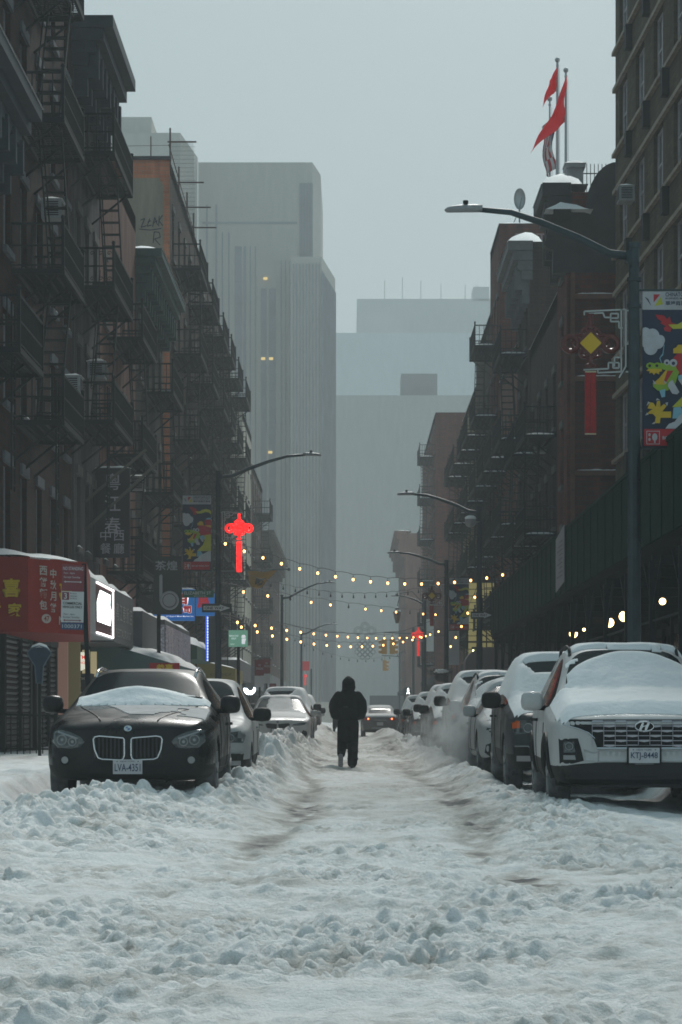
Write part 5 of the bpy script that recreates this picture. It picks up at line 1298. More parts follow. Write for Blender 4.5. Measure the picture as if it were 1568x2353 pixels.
def street_lamp(x, y, label, top=7.2, sg=1, arm=2.5, rise=.48, on=None, ban=None, knotz=None, knotdx=.577, ring=()):
    """sg = direction the arm reaches (+1 towards +x)"""
    t = thing('street_lamp', (x, y, 0), label, 'street lamp', 'street lamps with long arms')
    q = M().tube([(x, y, -.1), (x, y, top)], [.105, .068], 10); q.tube([(x, y, 0), (x, y, .9)], [.15, .12], 10); q.tube([(x, y, top), (x, y, top + .06)], .085, 10)
    for z in (3.3, 4.1, top - .45, top - .8): q.tube([(x, y, z), (x, y, z + .05)], .095, 10)
    q.build('pole', POLE, t, smooth=False)
    pts = [(0, -.12), (.16, -.08), (.36, .25 * rise), (.60, .66 * rise), (.80, .93 * rise), (1.0, rise)]
    L = arm - .48
    q = M().tube([(x + sg * L * a, y, top + b) for a, b in pts], [.058, .056, .052, .046, .04, .034], 8); q.bar((x, y, top - .25), (x + sg * .08, y, top - .05), .12); q.build('arm', POLE, t, smooth=True)
    q = M(); xs = [0, .10, .30, .42, .47, .5]; hh = [.062, .072, .066, .050, .030, .006]; vs = []; n = 10; X0 = x + sg * (L - .03); Z0 = top + rise
    for i, (a, h_) in enumerate(zip(xs, hh)):
        for k in range(n):
            an = 2 * math.pi * k / n; vs.append((X0 + sg * a, y + math.cos(an) * .10 * min(1, h_ / .035), Z0 + (math.sin(an) * h_ if math.sin(an) > 0 else math.sin(an) * min(h_, .03)) - .01 * a))
    fs = [(i * n + k, i * n + (k + 1) % n, (i + 1) * n + (k + 1) % n, (i + 1) * n + k) for i in range(5) for k in range(n)] + [tuple(range(n))[::-1], tuple(5 * n + k for k in range(n))]
    q.add(vs, fs); hd = q.build('lamp_head', HEADM, t, smooth=True)
    M().tube([(X0 + sg * .22, y, Z0 + .03), (X0 + sg * .22, y, Z0 + .075), (X0 + sg * .22, y, Z0 + .08), (X0 + sg * .22, y, Z0 + .12)], [.022, .022, .036, .036], 10).build('photocell', BLACK, hd)
    if on is not None: knot(t, x + knotdx * (1 if on[1] > 0 else -1), y, on[2], on[0], -on[1] * 1 if False else (1 if on[1] < 0 else -1))
    if ban: banner(t, x + ban[0], y, ban[1])
    return t
def board(parent, name, x0, x1, z0, z1, y, m_, th=.02):
    return M().prism(rect(x0, x1, z0, z1), CAMF(0, y, 0), th).build(name, m_, parent)
SIGNW = mat('sign_white', (.45, .46, .47), .5); SIGNG = mat('sign_green', (.012, .11, .065), .5); SIGNK = mat('sign_black', (.012, .014, .016), .5); SIGNR = mat('sign_maroon', (.16, .02, .03), .5)
def one_way(parent, x0, x1, z0, z1, y, dirn=1, txt='ONE WAY'):
    q = M(); mt = CAMF(0, y, 0); w = x1 - x0; h = z1 - z0; q.prism(rect(x0, x1, z0, z1), mt, .01, 0)
    a = [(.05, .25), (.60, .25), (.60, .10), (.95, .5), (.60, .90), (.60, .75), (.05, .75)]; a = [(x0 + (u if dirn > 0 else 1 - u) * w, z0 + v * h) for u, v in a]
    if dirn < 0: a = a[::-1]
    q.prism(a, mt @ Matrix.Translation((0, 0, .004)), .003, 1)
    put_text(q, txt, mt, x0 + w * (.42 if dirn > 0 else .58), z0 + h / 2, w * .66, h * .34, 0, .02, .007); q.build('one_way_sign', [SIGNK, SIGNW], parent)
lr = street_lamp(3.73, 32.0, 'nearest street lamp, right side, its long arm reaching left above a dark red knot', 7.2, -1, 2.52, .50, on=(0, -1, 5.93), ban=(.11, 6.62))
ll = street_lamp(-3.7, 66.7, 'left street lamp with a glowing red knot, green street name and one way sign', 7.7, 1, 2.85, .5, on=(1, 1, 6.18), ban=(-.98, 7.08))
q = M(); mt = CAMF(0, 66.6, 0); q.prism(rect(-4.68, -3.82, 4.26, 4.46), mt, .01, 0); put_text(q, 'ELIZABETH ST', mt, -4.26, 4.385, .74, .085, 1, .01); put_text(q, '伊利沙白街', mt, -4.2, 4.30, .34, .04, 1); q.build('street_name_sign', [SIGNG, SIGNW], ll)
one_way(ll, -4.14, -3.32, 3.85, 4.09, 66.55)
l2 = street_lamp(3.68, 70, 'second lamp on the right with a one way sign and a snow capped dome', 7.0, -1, 2.4, .42)
one_way(l2, 3.42, 4.06, 3.80, 4.02, 69.85)
q = M(); q.ball((3.42, 69.95, 6.62), .17, 14, 9); q.tube([(3.68, 69.95, 6.6), (3.42, 69.95, 6.6)], .03, 6); o = q.build('camera_dome', HEADM, l2, smooth=True)
q = M(); q.ball((3.42, 69.95, 6.72), .17, 14, 7, squash=(1, 1, .5)); q.build('snow_cap', SNOW, o, smooth=True)
l3 = street_lamp(3.72, 95.6, 'third lamp on the right with an unlit knot and a dragon banner', 7.1, -1, 2.35, .35, on=(0, -1, 5.75), ban=(.11, 6.45))
street_lamp(-3.7, 127, 'hazy left street lamp with its arm above the string lights', 7.3, 1, 2.8, .7)
street_lamp(-3.6, 171, 'farthest faint left street lamp', 6.9, 1, 2.6, .6)
l5 = street_lamp(4.05, 135, 'hazy right street lamp with a small glowing red knot', 7.4, -1, 1.9, .3, on=(2, -1, 5.55), knotdx=.36)
q = M().tube([(-3.5, 206, 0), (-3.5, 206, 5)], .07, 6); pl = thing('sign_pole', (-3.5, 206, 0), 'faint pole with a red board and a dim red knot far down the left', 'sign'); q.build('pole', POLE, pl)
M().prism(rect(-4.25, -3.65, 4.85, 5.65), CAMF(0, 205.8, 0), .05).build('red_board', mat('faded_red_board', (.36, .03, .04), .6, emit=(.5, .02, .03), es=.25), pl)
q = M(); q.prism(rect(-4.08, -3.94, 3.6, 4.25), CAMF(0, 205.8, 0), .06).ball((-4.0, 205.8, 4.4), .15, 8, 6); q.build('lucky_knot', KNOT_ON2, pl)
# pendant lamp with a cap of snow
t = thing('pendant_lamp', (4.1, 141, 0), 'teardrop pendant lamp with a cap of snow hanging over the road', 'pendant lamp')
M().tube([(4.1, 141, 0), (4.1, 141, 7.9)], .06, 8).tube([(4.1, 141, 7.6), (3.5, 141, 8.25), (2.8, 141, 8.15), (2.62, 141, 7.4)], .025, 6).build('pole', POLE, t)
M().tube([(2.62, 141, 7.3), (2.62, 141, 7.0), (2.62, 141, 6.95), (2.62, 141, 6.4)], [.08, .27, .22, .10], 12).build('lamp_shade', mat('brown_shade', (.12, .07, .05), .5), t)
M().tube([(2.62, 141, 6.99), (2.62, 141, 7.15), (2.62, 141, 7.32)], [.27, .18, .05], 12).build('snow_cap', SNOW, t, smooth=True)
# traffic signals
TY = mat('signal_yellow', (.46, .22, .03), .5)
def signal(x, y, z, label, heads, polex):
    t = thing('traffic_signal', (polex, y, 0), label, 'traffic light', 'traffic lights over the road')
    M().tube([(polex, y, 0), (polex, y, z + 1.4)], .09, 8).build('pole', POLE, t)
    M().tube([(polex, y, z + .95), (x - .3, y, z + 1.05)], .05, 6).build('mast_arm', POLE, t)
    for (dx, ry) in heads:
        q = M(); c = x + dx; q.box(c - .2, c + .2, y - .18, y + .18, z - .55, z + .55); q.bar((c, y, z + .55), (c, y, z + 1.0), .05)
        for k in range(3):
            zz = z + .36 - k * .36
            q.tube([(c + (.2 if ry > 0 else -.2), y, zz), (c + (.42 if ry > 0 else -.42), y, zz - .02)], .13, 8)
            q.tube([(c, y - .18, zz), (c, y - .2, zz)], .13, 10)
        q.build('signal_head', TY, t)
signal(2.65, 178, 6.1, 'yellow traffic light pair hanging over the road', [(-.3, -1), (.3, 1)], 4.5)
signal(3.35, 250, 6.2, 'second faint yellow traffic light hanging lower and farther', [(0, 1)], 4.9)
t = thing('walk_signal', (4.2, 195, 0), 'small lit white walking man signal on the right', 'walk signal')
M().tube([(4.2, 195, 0), (4.2, 195, 3)], .05, 6).box(4.2, 4.75, 194.9, 195.2, 2.7, 3.3).build('housing', POLE, t)
MAN = mat('walking_man_lit', (.8, .8, .8), .5, emit=(.9, 1, .95), es=5)
q = M(); F = CAMF(4.5, 194.85, 2.75); q.prism(disc(0, .44, .05, 10), F, .01).prism([(-.05, .2), (.05, .2), (.07, .38), (-.07, .38)], F, .01).prism([(-.05, .2), (-.14, .02), (-.08, .02), (.02, .2)], F, .01).prism([(0, .2), (.07, .02), (.13, .02), (.05, .2)], F, .01); q.build('walking_man', MAN, t)
# wire ornament of rings hanging mid street
t = thing('wire_ornament', (.25, 118, 4.2), 'unlit ornament of wire rings hanging over the middle of the street', 'ornament')
q = M(); WR = mat('dark_wire', (.03, .03, .032), .6)
def rg(cx, cz, r, tr=.008, y=118): q.tube([(cx + r * math.cos(a), y, cz + r * math.sin(a)) for a in [k * math.pi / 9 for k in range(18)]], tr, 4, closed=True)
for i in range(-2, 3):
    for j in range(-2, 3):
        if abs(i) + abs(j) <= 3: rg(.62 + (i - j) * .13, 4.25 + (i + j) * .13, .105)
q.build('ring_panel', WR, t); q = M()
for s in (-1, 0, 1): rg(.62 + s * .33, 5.15 + (.22 if s == 0 else 0), .20); rg(.62 + s * .33, 5.15 + (.22 if s == 0 else 0), .12)
q.tube([(-3.7, 118, 5.6), (-1.5, 118, 5.1), (.62, 118, 5.0), (2.5, 118, 5.15), (4, 118, 5.7)], .012, 4); q.tube([(.62, 118, 4.75), (.62, 118, 5.0)], .012, 4); q.build('ring_scrolls', WR, t)

# ------------------------------------------------------------------ string lights
BULB = mat('warm_bulb', (1, .7, .4), .4, emit=(1.0, .46, .14), es=5.5); BULBOFF = mat('dead_bulb', (.04, .04, .04), .3)
def string_light(label, A, Bp, sag, n, y0f=.02, off=(), r=.034, skipf=None):
    A = Vector(A); Bp = Vector(Bp); t = thing('string_light', A, label, 'string lights', 'festoon strings across the street')
    def P(u): p = A.lerp(Bp, u); return Vector((p.x, p.y, p.z - sag * 4 * u * (1 - u) + .025 * math.sin(u * 2 * math.pi * n) * 0 ))
    q = M(); K = n * 3
    q.tube([P(k / K) + Vector((0, 0, .035 * abs(math.sin(k * math.pi / 3)))) for k in range(K + 1)], .008, 4); q.build('cable', WR, t)
    so_ = M().tube([(0, 0, 0), (0, 0, -.06), (0, 0, -.065), (0, 0, -.10)], [.006, .006, .02, .018], 6); bu = M().ball((0, 0, -.14), r, 10, 8, squash=(1, 1, 1.25))
    ms = mb = None
    for k in range(1, n):
        p = P(k / n); lit = k not in off
        if ms is None:
            so_.v = [(a, b, c) for a, b, c in so_.v]
            s = so_.build('socket', BLACK, t, origin=None); ms = s.data; s.location = p - A
            # mesh was written relative to A: redo in its own origin
            for v in ms.vertices: v.co = v.co + A
            b = bu.build('bulb', BULB, s, smooth=True); mb = b.data
            for v in mb.vertices: v.co = v.co + A
            mbo = mb.copy(); mbo.materials[0] = BULBOFF
            if not lit: b.data = mbo
        else:
            s = bpy.data.objects.new('socket', ms); col.objects.link(s); s.parent = t; s.location = p - A
            b = bpy.data.objects.new('bulb', mb if lit else mbo); col.objects.link(b); b.parent = s
    return t
string_light('nearest lit string of bulbs, highest of all across the street', (-3.9, 64.5, 5.95), (6.4, 73, 5.95), 1.05, 21)
string_light('string of dead dark bulbs under the highest lit one', (-3.7, 84, 5.9), (4.2, 95, 6.4), .62, 19, off=set(range(0, 19)))
string_light('lit string in the middle with two dark bulbs among the warm ones', (-3.75, 67, 4.7), (5.3, 110, 5.7), .18, 15, off={3, 10, 6})
string_light('low lit string sagging deepest, in front of the wire rings', (-3.75, 67.5, 3.85), (4.2, 128, 5.4), .32, 20)
string_light('lowest lit string, farthest bulbs dotted close together', (-3.8, 72, 3.95), (4.1, 105, 4.95), .78, 19)
string_light('short lit string running along the right kerb past the second lamp', (3.75, 69.5, 5.1), (3.72, 96, 3.6), .15, 6)
string_light('thin dead string in the haze beyond the wire rings', (-3.6, 130, 5.5), (4.2, 150, 5.5), 1.2, 16, off=set(range(16)))

# ------------------------------------------------------------------ left shop fronts
AWR = mat('red_awning_cloth', (.27, .014, .006), .7, var=.18, vs=3); GOLD = mat('yellow_letters', (.62, .42, .02), .6); LETW = mat('white_letters', (.50, .44, .40), .6)
t = thing('shop_awning', (-6.6, 45, 2.5), 'red bakery awning with yellow characters and a round 47, snow on top', 'awning')
pts = [(-9.4, 44), (-5.9, 44), (-5.02, 45.7), (-5.42, 50.0), (-6.58, 50.2), (-6.58, 46), (-9.4, 46)]
n = len(pts); q = M(); vs = [(x, y, z) for z in (2.53, 3.90) for x, y in pts]
q.add(vs, [(i, (i + 1) % n, (i + 1) % n + n, i + n) for i in range(n)] + [(0, 1, 5, 6)[::-1], (1, 2, 3, 4)[::-1], (1, 4, 5)[::-1], (n, n + 1, n + 5, n + 6), (n + 1, n + 2, n + 3, n + 4), (n + 1, n + 4, n + 5)]); aw = q.build('canopy', AWR, t)
FA = CAMF(-5.9, 43.99, 2.53); q = M()
put_text(q, '喜', FA, -.30, .80, .33, .34, 0, .03); put_text(q, '餅', FA, -.64, .40, .30, .28, 0, .03); put_text(q, '家', FA, -.24, .40, .26, .25, 0, .03); put_text(q, '囍', FA, -.75, .80, .33, .34, 0, .03)
dB = Vector((.88, 1.7, 0)); FB_ = frame_mtx(Vector((-5.9, 44, 2.53)) + Vector((.01, -.006, 0)), dB, (0, 0, 1))
put_text(q, '喜', FB_, 1.22, .78, .50, .34, 0, .03); put_text(q, '囍', FB_, 1.22, .40, .40, .3, 0, .03); q.build('yellow_characters', GOLD, aw)
q = M()
for i, ch in enumerate('西餅麵包'): put_text(q, ch, FB_, .46, 1.14 - i * .21, .25, .17, 0, .02)
for i, ch in enumerate('中秋月餅'): put_text(q, ch, FB_, .78, 1.10 - i * .21, .20, .17, 0, .02)
put_text(q, 'NICE', FB_, 1.22, .24, .50, .16, 0, .02); q.prism(disc(.56, .26, .15, 20, .085), FB_ @ Matrix.Translation((0, 0, .006)), .004, 0); put_text(q, '47', FB_, .56, .26, .17, .10, 1, .02, .010)
q.build('white_characters', [LETW, AWR], aw)
q = M(); vs = []; fs = []   # rounded snow load on the awning
bxs = np.linspace(-9.3, -5.05, 26); bys = np.linspace(44.05, 50.0, 22)
for j, y in enumerate(bys):
    for i, x in enumerate(bxs):
        lim = -5.9 + .88 * (y - 44) / 1.7 if y < 45.7 else -5.03 - .40 * (y - 45.7) / 4.3
        xx = min(x, lim - .0); e = min(1, max(0, (lim - x) / .9)) ** .6 * min(1, (y - 44) / .35 + .02) ** .5
        vs.append((xx, y, 3.89 + .30 * e * (1 - .55 * (x + 9.3) / 4.3) + .02 * math.sin(x * 5 + y * 3)))
W_ = len(bxs)
for j in range(len(bys) - 1):
    for i in range(W_ - 1): fs.append((j * W_ + i, j * W_ + i + 1, (j + 1) * W_ + i + 1, (j + 1) * W_ + i))
q.add(vs, fs); q.build('snow_cover', SNOW, aw, smooth=True)
def box_awning(name, label, X, ya, yb, z0, z1, m_, snow=.14, face=None, slope=0.0):
    t = thing(name, (XL, (ya + yb) / 2, z0), label, 'awning'); q = M()
    vs = [(XL + .02, ya, z0), (X, ya, z0), (X, ya, z1 - slope), (XL + .02, ya, z1), (XL + .02, yb, z0), (X, yb, z0), (X, yb, z1 - slope), (XL + .02, yb, z1)]
    q.add(vs, [(0, 1, 2, 3), (7, 6, 5, 4), (1, 5, 6, 2), (2, 6, 7, 3), (0, 4, 5, 1)]); c = q.build('canopy', m_, t)
    if snow:
        q = M(); N = 14; vs = []; fs = []
        for j in range(N + 1):
            for i in range(9):
                u = i / 8; v = j / N; e = (min(1, u / .25) * min(1, (1 - u) / .12 + .0)) ** .5 if 0 < u < 1 else 0; e2 = min(1, min(v, 1 - v) * 9) ** .5
                vs.append((XL + (X - XL) * u, ya + (yb - ya) * v, z1 - slope * u + snow * e * e2 * (1 + .2 * math.sin(v * 9 + ya)) - .004))
        for j in range(N):
            for i in range(8): fs.append((j * 9 + i, j * 9 + i + 1, (j + 1) * 9 + i + 1, (j + 1) * 9 + i))
        q.add(vs, fs); q.build('snow_cover', SNOW, c, smooth=True)
    return t, c
def street_face(X, y0, z0, left=True): return frame_mtx((X, y0, z0), (0, 1, 0), (0, 0, 1))   # reads along +y, faces +x
LITW = mat('bright_sign_panel', (.9, .95, .95), .4, emit=(.85, 1.0, .97), es=3.5); GREYC = mat('grey_canvas', (.085, .09, .098), .75, var=.2, vs=2)
t, c = box_awning('shop_sign_box', 'white box sign with a glaring lit panel next to the red awning', -5.55, 51.0, 56.0, 2.75, 3.95, mat('white_canvas', (.33, .36, .38), .6), .20)
F = street_face(-5.545, 52.3, 2.78); q = M(); q.prism(rect(0, 3.6, .04, 1.1), F, .02, 0)
q.prism([(.25, .28), (3.0, .28), (3.3, .60), (2.9, .74), (3.0, .98), (.8, .98), (.4, .8), (.2, .7)], F @ Matrix.Translation((0, 0, .012)), .008, 1)
for r_ in (rect(0, 3.62, 1.09, 1.13), rect(3.52, 3.62, .02, 1.13), rect(0, 3.6, .01, .045)): q.prism(r_, F @ Matrix.Translation((0, 0, .03)), .02, 2)
q.build('lit_panel', [mat('plum_panel', (.10, .03, .04), .5), LITW, mat('lit_tube', (.9, .9, .9), .4, emit=(1, .93, .92), es=2.5)], c)
t, c = box_awning('shop_awning', 'grey awning with faint characters beside the glaring lit sign', -5.55, 56.3, 61.2, 2.72, 3.95, GREYC, .14)
q = M(); F = street_face(-5.548, 56.3, 2.72)
for i, ch in enumerate('粤江春飯店'): put_text(q, ch, F, .8 + i * .85, .75, .7, .42)
put_text(q, 'RESTAURANT', F, 2.4, .25, 3.8, .2); q.build('characters', mat('dim_letters', (.36, .36, .35), .6), c)
box_awning('shop_awning', 'short grey awning before the tinsel covered one', -5.4, 62.2, 67.4, 2.75, 3.7, GREYC, .12)
TIN = mat('tinsel', (.40, .40, .46), .3, metal=.5, var=.9, vs=14, emit=(.5, .5, .6), es=.06)
t, c = box_awning('shop_awning', 'awning hung with shimmering silver tinsel strips', -5.35, 69.0, 79.5, 2.55, 3.75, GREYC, .14)
q = M(); rr_ = random.Random(3)
for k in range(70): y = 69.1 + k * .148; q.box(-5.34, -5.32 + rr_.random() * .02, y, y + .10, 2.45 + rr_.random() * .25, 3.6)
q.prism(rect(-6.5, -5.36, 2.5, 3.6), CAMF(0, 68.99, 0), .01); q.build('tinsel_strips', TIN, c)
t, c = box_awning('shop_awning', 'low sloping awning buried in a smooth slab of snow', -4.55, 60.5, 73.5, 2.15, 2.95, mat('teal_canvas', (.05, .11, .12), .7), .20, slope=.62)
t, c = box_awning('shop_awning', 'green domed awning past the tinsel one', -5.2, 81, 88.5, 2.9, 3.75, mat('green_canvas', (.02, .09, .055), .7), .22, slope=.4)
t, c = box_awning('shop_awning', 'mustard yellow awning with dim lettering', -4.45, 92, 98, 2.3, 3.3, mat('mustard_canvas', (.30, .24, .06), .7), .05, slope=.5)
q = M(); put_text(q, 'KOK SHOP', CAMF(-5.0, 91.99, 2.45), 0, .12, .8, .12); q.build('lettering', mat('ochre_letters', (.12, .10, .03), .7), c)
t, c = box_awning('shop_awning', 'hazy dark awning, farthest of the left row', -5.2, 112, 124, 2.7, 3.6, GREYC, .15)
# projecting signs that face down the street
def blade(name, label, x0, x1, z0, z1, y, m_, arms=True):
    t = thing(name, (XL, y, z0), label, 'sign'); b = M().box(x0, x1, y - .07, y + .07, z0, z1).build('panel', m_, t)
    if arms:
        q = M()
        for z in (z0 + .2 * (z1 - z0), z0 + .85 * (z1 - z0)): q.bar((XL, y, z), (x0 + .05, y, z), .035)
        q.build('bracket', IRON, t)
    return t, b
t, b = blade('shop_sign', 'tall dark vertical sign with grey characters 粤江春 under crossed braces', -6.58, -5.70, 5.06, 7.36, 62, mat('plum_black_sign', (.022, .018, .024), .6))
q = M(); F = CAMF(0, 61.925, 0)
for i, ch in enumerate('粵江春'): put_text(q, ch, F, -6.14, 7.0 - i * .56, .40, .42)
for i, (a, b_) in enumerate(('中西', '餐廳')): put_text(q, a, F, -6.32, 5.62 - i * .33, .27, .27); put_text(q, b_, F, -5.98, 5.62 - i * .33, .27, .27)
q.build('characters', mat('grey_mauve_letters', (.55, .50, .55), .6), b)
q = M(); snow_cap(q, -6.58, -5.70, 61.93, 62.07, 7.36, .05, 3); q.build('snow_cap', SNOW, b)
q = M(); q.bar((-6.7, 60.5, 6.35), (-5.2, 61, 7.72), .065); q.bar((-6.68, 60.5, 5.65), (-4.85, 61, 7.45), .065); q.build('brace', mat('weathered_brace', (.10, .095, .08), .7), t)
t = thing('shop_sign', (-4.95, 62.5, 0), 'black square sign with 茶煌 characters and a round letter b mark', 'sign')
b = M().box(-5.13, -4.40, 62.4, 62.5, 3.62, 5.12).build('panel', SIGNK, t); q = M(); F = CAMF(0, 62.39, 0)
put_text(q, '茶煌', F, -4.80, 4.88, .58, .25, 0, .01)
q.prism([(-4.98, 3.95), (-4.90, 3.95), (-4.90, 4.62), (-4.93, 4.66), (-4.98, 4.62)], F, .006)
ring_ = M(); q.tube([(-4.72 + .215 * math.cos(a), 62.385, 3.98 + .215 * math.sin(a)) for a in [k * math.pi / 14 for k in range(28)]], .034, 6, closed=True); q.prism(disc(-4.72, 3.98, .165, 24), F, .006)
q.build('characters', mat('grey_letters', (.34, .34, .36), .6), b); M().tube([(-5.0, 62.45, .2), (-5.0, 62.45, 3.62)], .05, 8).build('post', IRON, t)
BLUEL = mat('lit_blue_panel', (.02, .12, .35), .4, emit=(.01, .13, .40), es=.4); REDC = mat('lit_red_characters', (.45, .02, .02), .5, emit=(.45, .01, .01), es=.35); WHL = mat('lit_white', (.8, .8, .8), .5, emit=(.8, .85, .9), es=.5)
t, b = blade('market_sign', 'lit blue market sign with red 公司 characters behind the street name', -5.82, -4.86, 4.0, 4.9, 74.5, BLUEL)
q = M(); F = CAMF(0, 74.42, 0); put_text(q, '百', F, -5.25, 4.60, .42, .34, 0, .05); put_text(q, '公司', F, -5.22, 4.28, .52, .24, 0, .05); q.build('red_characters', REDC, b)
q = M(); put_text(q, '57 Bayard Meat Market Inc.', F, -5.3, 4.06, .85, .055, 0, .02, .003); put_text(q, '百', F, -5.25, 4.60, .44, .36, 0, .09, .001); put_text(q, '公司', F, -5.22, 4.28, .54, .26, 0, .08, .001); q.build('white_edging', WHL, b)
M().box(-6.5, -4.86, 74.43, 74.6, 3.93, 4.13).build('lower_strip', BLUEL, b); q = M(); snow_cap(q, -5.82, -4.86, 74.43, 74.57, 4.9, .07, 9); q.build('snow_cap', SNOW, b)
t, b = blade('market_sign', 'second smaller blue sign half behind the first blue one', -5.25, -4.62, 4.35, 5.1, 81, BLUEL); q = M(); put_text(q, '局', CAMF(0, 80.92, 0), -5.0, 4.8, .4, .4, 0, .05); q.build('red_characters', REDC, b)
NB = mat('neon_blue', (.02, .08, .5), .4, emit=(.02, .10, .9), es=.55)
t, b = blade('neon_sign', 'narrow vertical blue neon sign either side of the left lamp pole', -5.22, -4.72, 2.9, 5.2, 86, SIGNK)
q = M(); q.box(-5.22, -5.12, 85.9, 85.92, 2.95, 5.1); q.build('blue_tube', NB, b); q = M()
for k in range(22): q.box(-4.82 + .03 * (k % 2), -4.76 + .03 * (k % 2), 85.88, 85.92, 2.95 + k * .1, 3.02 + k * .1); q.box(-5.16, -5.12, 85.87, 85.9, 2.95 + k * .1, 3.02 + k * .1)
q.build('lit_letters', mat('neon_white', (.7, .8, 1), .4, emit=(.6, .8, 1), es=1.1), b)
t = thing('lit_sign', (-3.3, 70, 0), 'small lit green drink sign with a white cup on a thin post', 'sign'); M().tube([(-3.3, 70, 0), (-3.3, 70, 3.0)], .045, 8).build('post', IRON, t)
b = M().box(-3.58, -3.03, 69.95, 70.05, 3.0, 3.48).build('panel', mat('lit_green', (.12, .3, .2), .5, emit=(.11, .25, .19), es=.55), t); q = M(); F = CAMF(0, 69.94, 0)
put_text(q, 'Before Cold', F, -3.43, 3.32, .25, .05); put_text(q, '甜品茶', F, -3.43, 3.24, .14, .05); put_text(q, 'open', F, -3.47, 3.07, .12, .03); q.prism([(-3.2, 3.08), (-3.11, 3.08), (-3.08, 3.24), (-3.2, 3.24)], F, .004).prism([(-3.21, 3.26), (-3.09, 3.26), (-3.09, 3.31), (-3.13, 3.35), (-3.2, 3.33)], F, .004); q.build('cup_and_words', WHL, b)
# yellow flag with a dark lion mask on a level pole
t = thing('flag', (XL, 100, 7), 'yellow pennant with a dark lion mask hanging from a level pole', 'flag'); M().tube([(XL, 100, 6.95), (-2.65, 100, 7.06)], .028, 6).ball((-2.62, 100, 7.06), .07, 8, 6).build('pole', STEEL, t)
vs, fs = flag_surface([(-4.35, 100, 7.0), (-4.2, 100, 6.3), (-3.75, 100, 6.32), (-3.1, 100, 7.03)], 12, .04); q = M().add(vs, fs); q.mi = [1 if (3 < k // 12 < 9 and 3 < k % 12 < 9 and (k * 7) % 11 not in (3,)) else 0 for k in range(144)]
q.build('cloth', [mat('ochre_cloth', (.38, .20, .02), .8), mat('lion_mask_dark', (.06, .06, .05), .8)], t, smooth=True)
# parking sign, leaning post
t = thing('parking_sign', (-3.56, 32.7, 0), 'leaning post with maroon and white NO STANDING parking signs', 'sign')
M().bar((-3.53, 32.7, 0), (-3.63, 32.7, 3.06), .06, .04).build('post', IRON, t)
F = frame_mtx((-3.94, 32.66, 2.17), (1, 0, -.03), (.02, 0, 1)); W3 = .305
b = M().prism(rect(0, W3, .52, .88), F, .006).build('red_panel', SIGNR, t); q = M()
put_text(q, 'NO STANDING', F, W3 / 2, .825, .27, .045, 0, .01); put_text(q, '7am - 6pm', F, .10, .76, .15, .032); put_text(q, 'Except Sunday', F, .14, .705, .22, .034); q.prism([(.03, .645), (.055, .66), (.055, .65), (.25, .65), (.25, .66), (.275, .645), (.25, .63), (.25, .64), (.055, .64), (.055, .63)][::-1], F @ Matrix.Translation((0, 0, .004)), .003); q.build('lettering', SIGNW, b)
b = M().prism(rect(0, W3, .10, .515), F, .006).build('white_panel', SIGNW, t); q = M(); q.prism(rect(.01, .105, .40, .505), F @ Matrix.Translation((0, 0, .003)), .002, 1); put_text(q, '3', F, .057, .452, .04, .08, 2, .02, .006)
for i, s_ in enumerate(('hour', 'metered', 'parking')): put_text(q, s_, F, .165, .49 - i * .035, .09, .022)
put_text(q, 'COMMERCIAL', F, W3 / 2, .355, .26, .036, 0, .02); put_text(q, 'VEHICLES ONLY', F, W3 / 2, .305, .27, .034, 0, .02); put_text(q, '7am - 6pm', F, .11, .205, .15, .03); put_text(q, 'Except Sunday', F, .14, .165, .22, .03)
q.prism([(.03, .125), (.055, .14), (.055, .13), (.25, .13), (.25, .14), (.275, .125), (.25, .11), (.25, .12), (.055, .12), (.055, .11)][::-1], F @ Matrix.Translation((0, 0, .004)), .003, 1); q.build('lettering', [SIGNK, SIGNR, SIGNW], b)
b = M().prism(rect(0, W3, .0, .095), F, .006).build('blue_panel', mat('sign_navy', (.015, .045, .12), .5), t); q = M(); put_text(q, '1000371', F, W3 / 2, .045, .26, .05); q.build('lettering', SIGNW, b)
# blue fan shaped board on its bracket
t = thing('fan_sign', (-5.22, 40, .3), 'dark blue fan shaped board with a snow cap before the shutters', 'sign')
fan = [(-.05, -.38), (.05, -.38), (.07, -.10), (.19, .10), (.19, .14), (.13, .20), (0, .24), (-.13, .20), (-.19, .14), (-.19, .10), (-.07, -.10)]
F = CAMF(-5.18, 40, 1.92); b = M().prism(fan, F, .05).build('panel', mat('deep_blue_board', (.010, .035, .065), .5, var=.3, vs=9), t)
q = M(); q.tube([F @ Vector((x, z, .01)) for x, z in fan], .012, 5, closed=True); q.build('edge', mat('steel_blue_edge', (.10, .15, .19), .5), b); q = M()
q.tube([F @ Vector((x, z, -.02)) for x, z in ((-.17, .165), (-.1, .225), (0, .25), (.1, .225), (.17, .165))], [.006, .03, .04, .03, .006], 7); q.build('snow_cap', SNOW, b, smooth=True)
M().bar((-5.18, 40.05, .2), (-5.18, 40.05, 1.7), .05).build('post', IRON, t)
